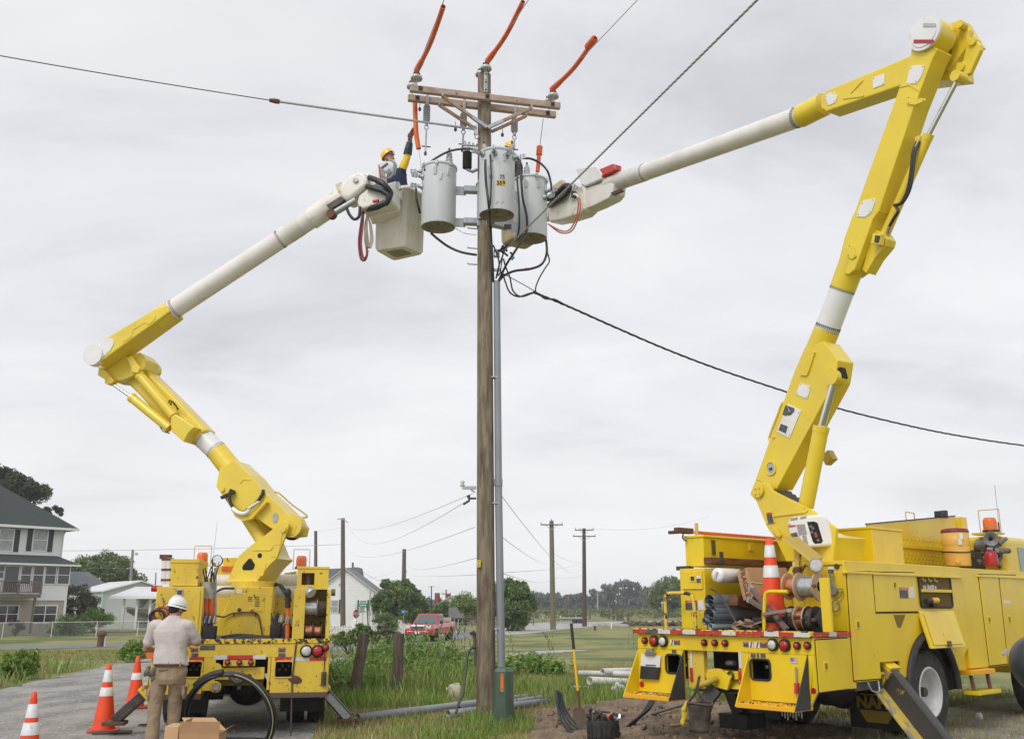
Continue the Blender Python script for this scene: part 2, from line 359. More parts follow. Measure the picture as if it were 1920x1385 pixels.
dirtm=M_('bare_dirt',(.25,.185,.125),.95,c2=(.13,.092,.062),sc=2.6,lo=.35,hi=.62,c3=(.36,.29,.21),sc3=16,lo3=.6,hi3=.7,bump=.35,bs=22)
waterm=M_('puddle_water',(.10,.10,.09),.03,spec=.9)
def build_ground():
 ys=np.concatenate([np.arange(-12,64,.5),np.arange(64,120,4),np.geomspace(120,2200,24)])
 xs=np.concatenate([-np.geomspace(1800,62,16),np.arange(-60,-14,3),np.arange(-14,14.01,.5),np.arange(17,62,3),np.geomspace(64,1800,16)])
 X,Y=np.meshgrid(xs,ys)
 def s_(a,b,x):
  t=np.clip((x-a)/(b-a),0,1);return t*t*(3-2*t)
 Z=.19*s_(.1,2.2,X)*(1-s_(16,26,Y))-.5*s_(26,62,Y)
 V=np.stack([X.ravel(),Y.ravel(),Z.ravel()],1);nx=len(xs)
 i=np.arange(len(ys)-1)[:,None]*nx+np.arange(nx-1)[None]
 F=np.stack([i,i+1,i+nx+1,i+nx],-1).reshape(-1,4)
 setp(raw_mesh('ground',V,F,grassg,smooth=True),kind='structure')
 G=lambda*q:[gnd(*p)for p in q]
 road=G((-260,1350),(0,1293),(130,1264),(265,1236),(330,1226),(450,1222),(617,1232),(650,1234),(640,1250),(622,1300),(598,1340),(585,1385),(560,1460))
 road+=[Vector((-1.6,3,0)),Vector((-1.6,-8,0)),Vector((-14,-8,0)),Vector((-14,6,0))]
 sheet('gravel_road',road,.012,gravel,sub=5,jit=.35)
 sheet('road',G((-500,1222),(0,1211),(270,1204),(480,1204),(640,1203),(700,1201),(770,1194),(850,1186),(900,1176),(960,1166),(1010,1162))+G((985,1168),(950,1176),(905,1187),(880,1195),(840,1201),(760,1214),(700,1226),(655,1235),(610,1233),(450,1226),(330,1226),(270,1211),(0,1218),(-500,1232))[::1],.008,asph)
 sheet('gravel_lot',G((905,1186),(940,1174),(1010,1167),(1120,1165),(1200,1164),(1290,1163),(1290,1169),(1190,1170),(1120,1174),(1060,1179),(1000,1187),(950,1190)),.016,lotm)
 sheet('gravel_track',G((950,1226),(1000,1220),(1060,1218),(1110,1219),(1060,1222),(1000,1227),(950,1231)),.012,lotm,jit=.5)
 sheet('puddle',G((608,1240),(640,1236),(668,1243),(676,1262),(660,1285),(640,1292),(618,1290),(600,1270)),.02,waterm,jit=.3)
 sheet('worn_ground',G((1330,1420),(1420,1368),(1560,1345),(1700,1335),(1830,1318),(1960,1300),(2200,1330),(2200,1500),(1600,1560)),.008,M_('worn_gravelly_soil',(.27,.245,.205),.95,c2=(.17,.15,.115),sc=1.4,det=9,c3=(.42,.39,.35),sc3=20,lo3=.55,hi3=.68,bump=.3,bs=35),sub=4,jit=.4)
 x0,x1,y0,y1=.05,4.4,11.2,17.2;nx,ny=200,280
 xs=np.linspace(x0,x1,nx);ys=np.linspace(y0,y1,ny);V=[]
 for y in ys:
  for x in xs:
   b=hgt(x,y)
   cxl=.35+(y-12)*-.02;e=min((x-x0)/.5,(x1-x)/.7,(y-y0)/.6,(y1-y)/.5)
   e+=.7*mnoise.noise((x*1.1,y*1.1,1))
   f=sst(0,.6,e)
   n1=mnoise.fractal((x*1.6,y*1.6,4),1,2,4);n2=mnoise.noise((x*8,y*8,2));n3=mnoise.noise((x*21,y*21,2))
   rid=math.exp(-((y-16.1-.25*mnoise.noise((x*2,0,0)))/.22)**2)*(.09+.09*n1)*sst(.6,1.2,x)*(1-sst(2.7,3.3,x))
   V.append((x,y,b-.05+f*(.085+.06*n1+.030*n2+.014*n3+rid)))
 V=np.array(V);i=np.arange(ny-1)[:,None]*nx+np.arange(nx-1)[None]
 F=np.stack([i,i+1,i+nx+1,i+nx],-1).reshape(-1,4)
 setp(raw_mesh('bare_dirt',V,F,dirtm,smooth=True),kind='structure')
 mb=MB()
 for _ in range(420):
  x,y=random.uniform(.4,3.9),random.uniform(11.6,16.6);r=random.choice([.008,.012,.016,.03])*random.uniform(.7,1.3)
  mb.ell((x,y,hgt(x,y)+.05+r*.3),(r*random.uniform(.8,1.5),r,r*.7),6,4,Euler((random.random()*3,random.random()*3,0)).to_matrix())
 o=mb.build('dirt_clods',dirtm,fix=False);setp(o,'loose brown clods scattered over the dug up dirt','clods',kind='stuff')
build_ground()
def blades(n,xr,yr,hr,wd,keep,seed,far=1.0):
 """grass blades as bent two-segment strips -> V,F"""
 g=np.random.default_rng(seed)
 x=g.uniform(*xr,n);y=yr[0]+(yr[1]-yr[0])*g.random(n)**1.35
 k=keep(x,y,g);x,y=x[k],y[k];n=len(x)
 def s_(a,b,t):
  t=np.clip((t-a)/(b-a),0,1);return t*t*(3-2*t)
 z=.19*s_(.1,2.2,x)*(1-s_(16,26,y))-.5*s_(26,62,y)
 h=g.uniform(*hr,n)*(.6+.8*g.random(n));a=g.uniform(0,2*np.pi,n);l=g.uniform(.1,.7,n)*h
 w=wd*g.uniform(.6,1.4,n)*(1+y*.03*far);ax,ay=np.cos(a),np.sin(a);b=g.uniform(0,2*np.pi,n);bx,by=np.cos(b),np.sin(b)
 P=np.empty((n,5,3))
 P[:,0]=np.stack([x-ax*w,y-ay*w,z-.01],1);P[:,1]=np.stack([x+ax*w,y+ay*w,z-.01],1)
 mx,my,mz=x+bx*l*.35,y+by*l*.35,z+h*.6
 P[:,2]=np.stack([mx+ax*w*.7,my+ay*w*.7,mz],1);P[:,3]=np.stack([mx-ax*w*.7,my-ay*w*.7,mz],1)
 P[:,4]=np.stack([x+bx*l,y+by*l,z+h],1)
 i=np.arange(n)[:,None]*5
 F=np.concatenate([i+np.array([[0,1,2]]),i+np.array([[0,2,3]]),i+np.array([[3,2,4]])],0)
 return P.reshape(-1,3),F
def in_poly(x,y,poly):
 c=np.zeros(len(x),bool);n=len(poly)
 for i in range(n):
  x1,y1=poly[i][:2];x2,y2=poly[i-1][:2]
  c^=((y1>y)!=(y2>y))&(x<(x2-x1)*(y-y1)/(y2-y1+1e-12)+x1)
 return c
def nz(x,y,s,o=0):return np.sin(x*s+1.7+o)*np.cos(y*s*.8+.6*np.sin(x*s*.7)+o)+.5*np.sin(x*s*2.3+y*s*1.9+o)
gm1=M_('grass_blades',(.20,.245,.05),.6,c2=(.33,.29,.11),sc=.8,lo=.4,hi=.62,island=.3)
gm2=M_('dry_grass_blades',(.42,.35,.18),.7,c2=(.26,.25,.085),sc=1.1,island=.3)
gm3=M_('lush_grass_blades',(.17,.28,.04),.55,c2=(.26,.30,.085),sc=1.3,island=.28)
def build_grass():
 G=lambda*q:[gnd(*p)for p in q]
 roadp=G((-260,1350),(0,1290),(130,1262),(265,1233),(330,1224),(450,1220),(617,1232),(660,1232),(672,1262),(640,1292),(622,1305),(600,1345),(588,1385),(560,1460))+[Vector((-1.6,3,0)),Vector((-1.6,-8,0)),Vector((-14,-8,0)),Vector((-14,6,0))]
 def free(x,y):
  k=~in_poly(x,y,roadp)
  d=(x>.3+.15*nz(x,y,2))&(x<3.9)&(y<16.5+.3*nz(x,y,3));return k,d
 wornp=G((1330,1420),(1420,1368),(1560,1345),(1700,1335),(1830,1318),(1960,1300),(2200,1330),(2200,1500),(1600,1560))
 def near(x,y,g):
  k,d=free(x,y);k&=~in_poly(x,y,wornp)|(g.random(len(x))<.16);return k&(~d|(g.random(len(x))<.035))&((np.abs(x)<y*.62+.5))&(g.random(len(x))<.75+.35*nz(x,y,1.3))
 V,F=blades(170000,(-4,9),(11.5,30),(.03,.085),.0035,near,1)
 V2,F2=blades(110000,(-26,-3),(13,50),(.04,.10),.005,near,2)
 o=raw_mesh('grass',np.concatenate([V,V2]),np.concatenate([F,F2+len(V)]),gm1);setp(o,'short rough green grass of the verges and lawns','grass',kind='stuff')
 V,F=blades(80000,(-4,10),(11.5,32),(.05,.14),.0028,lambda x,y,g:near(x,y,g)&(nz(x,y,.9,2)>-.2),3)
 V2,F2=blades(40000,(-24,-4),(14,34),(.06,.14),.004,lambda x,y,g:near(x,y,g)&(nz(x,y,.5,1)>.1),4)
 o=raw_mesh('dry_grass',np.concatenate([V,V2]),np.concatenate([F,F2+len(V)]),gm2);setp(o,'straw coloured dry grass mixed through the verge','grass',kind='stuff')
 def lush(x,y,g):
  k,d=free(x,y);return k&~d
 ed=lambda x,y,g:lush(x,y,g)&(g.random(len(x))<.5+.5*nz(x,y,1.1))
 sets=[blades(11000,(-3.4,.2),(17.6,24),(.08,.30),.005,ed,5),blades(15000,(.2,6.5),(16.8,23),(.08,.28),.005,ed,6),blades(16000,(-24,-6.2),(17,30),(.12,.42),.008,ed,7),blades(3600,(-3.6,-.45),(20.3,24),(.25,.62),.0055,lambda x,y,g:lush(x,y,g)&(g.random(len(x))<.45+.5*nz(x,y,2.2)),12),blades(2500,(-1.8,-.2),(13.4,16),(.05,.16),.004,ed,8),blades(2200,(-.75,.32),(14.2,16.1),(.06,.22),.004,lambda x,y,g:g.random(len(x))<.8,9)]
 V=[];F=[];b=0
 for v,f in sets:V.append(v);F.append(f+b);b+=len(v)
 o=raw_mesh('tall_grass',np.concatenate(V),np.concatenate(F),gm3);setp(o,'tall lush green grass along the ditch and round the posts','grass',kind='stuff')
build_grass()
# foliage generator
def leaves(cs,rad,n,size,seed,flat=.85,asp=1.6):
 """leaf quads scattered through clumps: cs (m,3) clump centres, rad radius or (m,)"""
 g=np.random.default_rng(seed);m=len(cs);i=g.integers(0,m,n);rad=np.broadcast_to(np.asarray(rad,float),(m,))
 d=g.normal(size=(n,3));d/=np.linalg.norm(d,axis=1)[:,None];r=rad[i]*g.random(n)**.45
 c=cs[i]+d*r[:,None]*np.array([1,1,flat])
 a=g.normal(size=(n,3));a/=np.linalg.norm(a,axis=1)[:,None];b=g.normal(size=(n,3));b-=a*(a*b).sum(1)[:,None];b/=np.linalg.norm(b,axis=1)[:,None]
 s=size*g.uniform(.6,1.4,n)[:,None]
 P=np.stack([c-a*s*asp,c+b*s*.6,c+a*s*asp,c-b*s*.6],1)
 return P.reshape(-1,3),np.arange(n*4).reshape(-1,4)
def crown_pts(c,r,m,seed,low=-.6,shell=.45):
 g=np.random.default_rng(seed);o=[]
 while len(o)<m:
  p=g.uniform(-1,1,3);q=np.linalg.norm(p)
  if shell<q<1 and p[2]>low and g.random()>.1+.25*(p[2]<-.2):o.append(p)
 return np.array(o)*np.array(r)+np.array(c)
def tree(name,label,cat,base,c,r,n,size,m_leaf,m_bark,trunk_r,clumps=40,cr=.28,seed=1,group=None,low=-.6,trunk=True,part='crown',shell=.45,flat=.85):
 t=thing(name,label,cat,base,0,group)
 cs=crown_pts(c,r,clumps,seed,low,shell);g=np.random.default_rng(seed+9)
 V,F=leaves(cs,g.uniform(.6,1.35,clumps)*cr*max(r),n,size,seed,flat)
 raw_mesh(part,V,F,m_leaf,t)
 mb=MB();b=Vector(base);c=Vector(c)
 if trunk:
  top=c+Vector((0,0,r[2]*.3))
  mb.tube(spl([b-Vector((0,0,.1)),b.lerp(top,.4)+Vector((trunk_r*.6,0,0)),top],5),[trunk_r*(1.25-1.0*k/10)for k in range(11)],8)
 for p in cs[::max(1,clumps//14)]:
  q=Vector(p);s0=b.lerp(c,.35+.4*random.random())if trunk else b
  mb.tube(spl([s0,s0.lerp(q,.5)+Vector((0,0,-.06*r[2])),q],3),[trunk_r*.42*(1-.8*k/6)for k in range(7)],5)
 mb.build('trunk' if trunk else 'stems',m_bark,t,fix=False)
 return t
bark=M_('bark',(.085,.065,.05),.9,c2=(.05,.04,.03),sc=6)
lf_mid=M_('leaf_mid_green',(.085,.15,.03),.5,c2=(.14,.20,.045),sc=.9,**{'island':.35})
lf_dark=M_('leaf_dark_pine',(.032,.052,.018),.6,c2=(.06,.07,.028),sc=1.2,island=.35)
lf_bright=M_('leaf_bright_green',(.14,.26,.032),.5,c2=(.20,.29,.06),sc=1.5,island=.3)
lf_yel=M_('leaf_yellow_green',(.19,.25,.038),.5,c2=(.10,.15,.03),sc=1.2,island=.3)
lf_olive=M_('leaf_olive',(.08,.095,.036),.55,c2=(.11,.095,.055),sc=1.5,island=.35)
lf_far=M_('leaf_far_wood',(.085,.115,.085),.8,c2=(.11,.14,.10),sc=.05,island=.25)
lf_marsh=M_('leaf_marsh',(.12,.15,.05),.7,c2=(.19,.19,.075),sc=.06,lo=.42,hi=.6,island=.25)
# background buildings
siding=banded('white_siding',(.86,.86,.85),.14,.02)
sidingw=banded('fine_white_siding',(.86,.86,.86),.18,.02,dark=.86)
tanw=M_('tan_stucco',(.46,.40,.345),.85,c2=(.42,.365,.31),sc=2)
roofg=M_('green_shingles',(.052,.066,.060),.9,c2=(.035,.045,.042),sc=7,st=(1,1,3))
roofgr=M_('grey_shingles',(.20,.215,.225),.9,c2=(.15,.165,.175),sc=6)
metalw=banded('white_metal_panel',(.66,.68,.68),.3,.012,ax=0,dark=.9)
metalr=M_('white_metal_roof',(.68,.69,.70),.4,c2=(.60,.61,.62),sc=.8)
mint=M_('mint_trim',(.42,.60,.50),.5)
shut=M_('dark_green_shutter',(.018,.085,.055),.5)
shutd=M_('black_green_shutter',(.02,.045,.042),.5)
trim=M_('white_trim',(.80,.80,.79),.5)
deckw=M_('weathered_deck',(.20,.165,.14),.85,c2=(.13,.105,.09),sc=6)
brick=M_('red_brick',(.25,.06,.045),.8)
def frame_rect(mb,f,u0,u1,w0,w1,v,t=.09,d=.05):
 mb.bx((u0-t,v-d,w0-t),(u0,v,w1+t));mb.bx((u1,v-d,w0-t),(u1+t,v,w1+t))
 mb.bx((u0,v-d,w1),(u1,v,w1+t));mb.bx((u0,v-d,w0-t),(u1,v,w0))
def window(par,f,u0,u1,w0,w1,v,glass=glassd,mull=0,rail=True,sh=None,shw=.42):
 m=MB(f);frame_rect(m,f,u0,u1,w0,w1,v)
 for k in range(mull):
  c=u0+(u1-u0)*(k+1)/(mull+1);m.bx((c-.04,v-.045,w0),(c+.04,v,w1))
 if rail:m.bx((u0,v-.04,(w0+w1)/2-.03),(u1,v,(w0+w1)/2+.03))
 fr=m.build('window',trim,par)
 MB(f).bx((u0,v-.012,w0),(u1,v+.01,w1)).build('pane',glass,fr)
 if sh:
  for s in(-1,1):
   c=(u0-.1-shw/2)if s<0 else(u1+.1+shw/2)
   MB(f).bx((c-shw/2,v-.06,w0-.08),(c+shw/2,v-.002,w1+.08)).build('shutter',sh,par)
def build_house():
 C=at(117,1183,84);f=Frame(C,R(48))
 t=thing('house','three storey white and tan house with green hipped roof and wooden balcony','house',f.o,f.yaw)
 h=lambda px,py,v=0:f.on_v(px,py,v)
 w_tan=h(122,1125).z;w_low=h(131,1058).z;v2=1.6;w_e=h(126,990,v2).z
 m=MB(f);m.bx((-16,0,-.6),(0,9,w_tan));m.build('ground_storey_wall',tanw,t)
 m=MB(f);m.bx((-16,-.06,w_tan),(.05,9.05,w_low+.1));m.bx((-.12,-.08,-.1),(.06,.05,w_tan));m.bx((-16,v2,w_low+.1),(-.05,9,w_e+.05));m.build('wall',siding,t)
 m=MB(f);a=[(-17,-.55,w_low),(.65,-.55,w_low),(.65,v2,w_low+.05),(-.4,v2,w_low+.75),(-17,v2,w_low+.75)]
 m.add(a+[(x,y,z-.14)for x,y,z in a],[(0,1,2,3,4),(9,8,7,6,5),(0,5,6,1),(1,6,7,2),(2,7,8,3),(3,8,9,4),(4,9,5,0)]);m.build('porch_roof',roofg,t)
 e=.75;pk=3.9
 a=[(-17,v2-e,w_e),(e,v2-e,w_e),(e,9+e,w_e),(-17,9+e,w_e)];rd=[(-17,5.3,w_e+pk),(-5.0,5.3,w_e+pk)]
 m=MB(f);m.add(a+rd+[(x,y,z-.22)for x,y,z in a],[(0,1,5,4),(1,2,5),(2,3,4,5),(0,6,7,1),(1,7,8,2),(2,8,9,3),(6,9,8,7)]);rf=m.build('roof',roofg,t)
 m=MB(f);m.bx((-17,v2-e-.13,w_e-.24),(e+.1,v2-e-.005,w_e-.03));m.bx((-17,-.68,w_low-.17),(.7,-.555,w_low-.02));m.build('gutter',trim,t)
 m=MB(f);m.tube([(.12-.1,v2-.2,w_e-.2),(-.12,v2-.08,w_e-.6),(-.14,v2-.08,w_low+.7)],.05);m.build('downpipe',trim,t)
 for x0,x1 in((1,21.5),(64.5,85.5)):
  a=h(x0,994,v2);b=h(x1,1032,v2);window(t,f,a.x,b.x,b.z,a.z+.08,v2,glassw,sh=shutd)
 a=h(-42,992,v2);b=h(-22,1030,v2);window(t,f,a.x,b.x,b.z,a.z,v2,glassw,sh=shutd)
 for x0,x1 in((38,58),(61,80.5),(84,104.5),(107,127)):
  a=h(x0,1061);b=h(x1,1094);window(t,f,a.x,b.x,b.z,a.z,-.07,glassd)
 a=h(-14,1060);b=h(4.5,1083);window(t,f,a.x,b.x,b.z,a.z,-.07,glassd)
 a=h(10,1061);b=h(33,1110);m=MB(f);frame_rect(m,f,a.x,b.x,b.z,a.z,-.07);d=m.build('door',trim,t);MB(f).bx((a.x,-.085,b.z),(b.x,-.05,a.z)).build('pane',glassd,d)
 MB(f).bx((a.x+.25,-.1,a.z+.2),(a.x+.9,-.06,a.z+.45)).build('house_plate',darkm,t)
 for x0,x1 in((-6,31),(64.5,103)):
  a=h(x0,1135.5);b=h(x1,1166);window(t,f,a.x,b.x,b.z,a.z,-.0,glassd,mull=1)
 m=MB(f);zf=h(40,1113,-1.9).z;uR=h(77,1113,-1.9).x
 m.bx((-16,-1.9,zf-.28),(uR,0,zf));m.build('balcony_floor',deckw,t)
 m=MB(f);zt=zf+1.0
 m.bx((-16,-1.93,zt-.05),(uR,-1.83,zt+.03));m.bx((-16,-1.91,zf+.08),(uR,-1.85,zf+.15))
 u=-9.0
 while u<uR:m.bx((u,-1.9,zf+.1),(u+.05,-1.86,zt-.02));u+=.145
 for u in(uR-.1,uR-1.9,uR-3.8,uR-5.7):m.bx((u,-1.95,zf),(u+.11,-1.82,zt+.1))
 v=-1.8
 while v<-.1:m.bx((uR-.06,v,zf+.1),(uR-.02,v+.05,zt));v+=.145
 m.build('balcony_railing',deckw,t)
 m=MB(f);m.beam((uR-.35,-1.7,zf-.2),(uR-.45,-1.7,-.1),.16,.16,(1,0,0));m.build('balcony_post',deckw,t)
 m=MB(f);a=h(81,1174);m.bx((a.x-.3,-.03,a.z-.15),(a.x+.3,.01,a.z+.2));m.build('wall_vent',galv,t)
build_house()
def gable(name,label,f,W,D,eave,peak,wallm,roofm,over=.35,sal=0,cat='house'):
 """gable block: front gable at v=0, u from 0..W, depth D"""
 t=thing(name,label,cat,f.o,f.yaw);c=W/2
 MB(f).prism([(0,0,-1),(W,0,-1),(W,0,eave),(c,0,peak),(0,0,eave)],(0,D,0)).build('wall',wallm,t)
 s=(peak-eave)/c;k=over*s
 m=MB(f)
 for a,b in((-over,c),(W+over,c)):
  p=[(a,-over,eave-k),(b,-over,peak),(b,D+over,peak),(a,D+over,eave-k)]
  m.add([(x,y,z+.02)for x,y,z in p]+[(x,y,z+.16)for x,y,z in p],[(0,1,2,3),(7,6,5,4),(0,4,5,1),(2,6,7,3),(0,3,7,4),(1,5,6,2)])
 m.build('roof',roofm,t,fix=True)
 m=MB(f)
 for a in(-over,W+over):m.beam((a,-over-.03,eave-k+.05),(c,-over-.03,peak+.05),.06,.2,(0,1,0))
 m.build('rake_board',trim,t)
 return t
def build_buildings():
 C=at(189,1168,104);f=Frame((C.x,C.y,C.z),R(40));e=f.on_v(191,1108,0).z;u1=7.4;pk=f.on_v(247,1090,0).z
 t=gable('garage','white sheet metal workshop with pale mint corner trim beside the big house',f,u1,10,e,pk,metalw,metalr,over=.25,cat='garage')
 m=MB(f);m.bx((-.12,-.06,0),(.12,.12,e));m.beam((-.3,-.29,e-.1),(u1/2,-.29,pk+.03),.05,.16,(0,1,0));m.build('corner_trim',mint,t)
 C=at(228,1179,90);f=Frame((C.x,C.y,C.z),R(2));z=f.on_v(228,1120,0).z
 t=thing('carport','open white carport with square posts and low roof in front of the workshop','carport',f.o,f.yaw)
 u2=f.on_v(278,1179,0).x;us=[0,f.on_v(253,1179,0).x,u2,u2*1.5]
 for u in us:MB(f).bx((u-.09,-.09,0),(u+.09,.09,z)).build('post',trim,t)
 MB(f).beam((us[2],0,z-.75),(us[2]+.9,0,z-.02),.1,.1).build('brace',trim,t)
 r=[(-1.15,-.6,z),(u2*1.6,-.6,z),(u2*1.6,6,z+.95),(-1.15,6,z+.95)]
 m=MB(f);m.add(r+[(a,b,c+.14)for a,b,c in r],[(0,1,2,3),(7,6,5,4),(0,4,5,1),(1,5,6,2),(2,6,7,3),(3,7,4,0)]);m.build('roof',metalr,t)
 m=MB(f);m.bx((-1.15,-.68,z-.1),(u2*1.6,-.61,z+.14));m.build('fascia',trim,t)
 m=MB(f);m.bx((-.8,5.6,0),(u2*1.6,5.8,z+.6));wl=m.build('back_wall',M_('carport_wall',(.34,.34,.33),.8),t)
 for k in range(6):MB(f).bx((.2+k*.75,5.55,1.35),(.7+k*.75,5.59,1.62)).build('pane',glassd,wl)
 C=at(236,1158,92);b=Frame((C.x,C.y,C.z),R(8));t=thing('motor_boat','small cream motor boat with a windscreen cabin under the carport','boat',b.o,b.yaw)
 ring=lambda u,hw,zk,zt:[Vector((u,-hw,zt)),Vector((u,-hw*.8,(zk+zt)/2)),Vector((u,0,zk)),Vector((u,hw*.8,(zk+zt)/2)),Vector((u,hw,zt))]
 MB(b).loft([ring(0,.05,.55,1.0),ring(.8,.55,.12,.92),ring(2.2,.85,0,.85),ring(5.2,.85,0,.82)],sm=False).build('hull',M_('boat_hull',(.55,.51,.42),.35),t)
 MB(b).prism([(1.5,-.65,.85),(4.2,-.65,.85),(3.9,-.65,1.75),(2.1,-.65,1.75)],(0,1.3,0)).build('cabin',white,t)
 MB(b).bx((2.2,-.67,1.15),(3.7,-.63,1.65)).build('windscreen',M_('boat_glass',(.10,.16,.15),.1),t)
 MB(b).bx((0,-.88,.8),(5.2,-.83,.92)).build('gunwale',white,t)
 MB(b).beam((1,0,-.5),(5,0,-.45),.9,.1).build('trailer_bed',darkm,t)
 C=at(112,1170,125);f=Frame((C.x,C.y,C.z),R(40));t=thing('house','low house whose blue grey shingle roof shows between big house and workshop','house',f.o,f.yaw)
 z1=f.on_v(140,1108,0).z;uR=f.on_v(205,1100,0).x+1.0;z2=f.on_v(186,1072,3.4).z
 MB(f).bx((-3,0,0),(uR-.6,9,z1)).build('wall',siding,t)
 m=MB(f);m.add([(-3,-.5,z1),(uR,-.5,z1),(uR,9,z1),(-3,9,z1),(-3,4,z2),(uR-2.6,4,z2)],[(0,1,5,4),(1,2,5),(2,3,4,5),(3,0,4),(0,3,2,1)]);m.build('roof',roofgr,t)
 xL=at(578,1172,120);C=Vector((xL.x,120,xL.z));f=Frame(C,R(2));W=f.on_v(708,1172,0).x;e=f.on_v(709,1113,0).z;pk=f.on_v(643,1066,0).z
 t=gable('cottage','white clapboard cottage gable with dark green shutters behind the picket fence',f,W,11,e,pk,sidingw,roofgr,over=.3,cat='house')
 for x0,x1,y0,y1 in((621.5,633,1125,1148),(675,686.5,1125.5,1148)):
  a=f.on_v(x0,y0,0);b=f.on_v(x1,y1,0);window(t,f,a.x,b.x,b.z,a.z,0,glassw,sh=shut,shw=.2)
 a=f.on_v(637.5,1096,0);MB(f).cyl((a.x,-.04,a.z),(a.x,.02,a.z),.17,n=16).build('gable_vent',galv,t)
 a=f.on_v(702,1102,2).copy();m=MB(f);m.bx((a.x-.2,2,a.z-.6),(a.x+.2,2.5,a.z+.32));ch=m.build('chimney',M_('grey_brick',(.33,.28,.27),.9),t)
 a=f.on_v(668,1083,1.5);MB(f).cyl((a.x,1.5,a.z-.5),(a.x,1.5,a.z+.45),.04,n=8).build('vent_pipe',darkm,t)
 m=MB(f);a=f.on_v(694,1107,0);m.tube([(a.x,-.05,a.z),(a.x,-.05,0)],.035);a=f.on_v(701,1112,0);m.tube([(a.x,-.05,a.z),(a.x,-.05,0)],.03);m.build('downpipe',galv,t)
 f2=Frame(C+Vector((-.8,12,0)),R(2));z=f2.on_v(620,1070,0).z
 t=thing('house','grey roofed back house rising behind the left slope of the white cottage','house',f2.o,f2.yaw)
 MB(f2).bx((-2,0,0),(4.6,6,z*.6)).build('wall',sidingw,t)
 MB(f2).prism([(-2,-.3,z*.6),(5.4,-.3,z*.6),(4.7,-.3,z+.5),(-2,-.3,z+.1)],(0,5,0)).build('roof',roofgr,t)
 C=at(815,1160,150);f=Frame((C.x,C.y,C.z),R(-12));W=f.on_v(877,1160,0).x;pk=f.on_v(841,1118,0).z;e=f.on_v(866,1136,0).z
 t=gable('farmhouse','far white farmhouse with two thin red chimneys behind the red pickup',f,W,9,e,pk,sidingw,roofgr,over=.3)
 u0=f.on_v(778,1150,0).x;z1=f.on_v(784,1142,0).z
 MB(f).prism([(u0,.2,0),(.4,.2,0),(W*.42,.2,pk-.35),(.6,.2,e+.1),(u0,.2,z1)],(0,8,0)).build('lean_to_wall',sidingw,t)
 m=MB(f);m.beam((u0-.2,4,z1+.05),(1.4,4,e+.55),8.4,.1,(0,0,1));m.beam((1.2,4,e+.5),(W*.44,4,pk),8.4,.1);m.build('lean_to_roof',roofgr,t)
 for px,y0,y1 in((820,1111,1121),(840.5,1112,1119)):
  a=f.on_v(px,y0,3);b=f.on_v(px,y1,3);MB(f).bx((a.x-.3,2.6,b.z-1),(a.x+.3,3.4,a.z)).build('chimney',brick,t)
 for x0,x1,y0,y1 in((830.5,833,1126,1133),(840,842.5,1126,1131),(803,806,1144,1151),(783,785,1145,1152),(786.3,788.5,1145,1152)):
  a=f.on_v(x0,y0,0);b=f.on_v(x1,y1,0);window(t,f,a.x,b.x,b.z,a.z,.16 if x0<815 else 0,glassd,rail=False)
 for x0 in(797,808.5):
  a=f.on_v(x0,1143,0);b=f.on_v(x0+1.6,1152,0);MB(f).bx((a.x,.08,b.z),(b.x,.14,a.z)).build('shutter',brick,t)
 C=at(1258,1153,240);f=Frame(C,R(5));W=7
 t=gable('farmhouse','tiny far white house with grey roof beside the yellow truck on the right',f,5,6,1.6,3.3,sidingw,roofgr)
 window(t,f,.9,2.2,.5,1.3,0,glassd,mull=1,rail=False)
build_buildings()
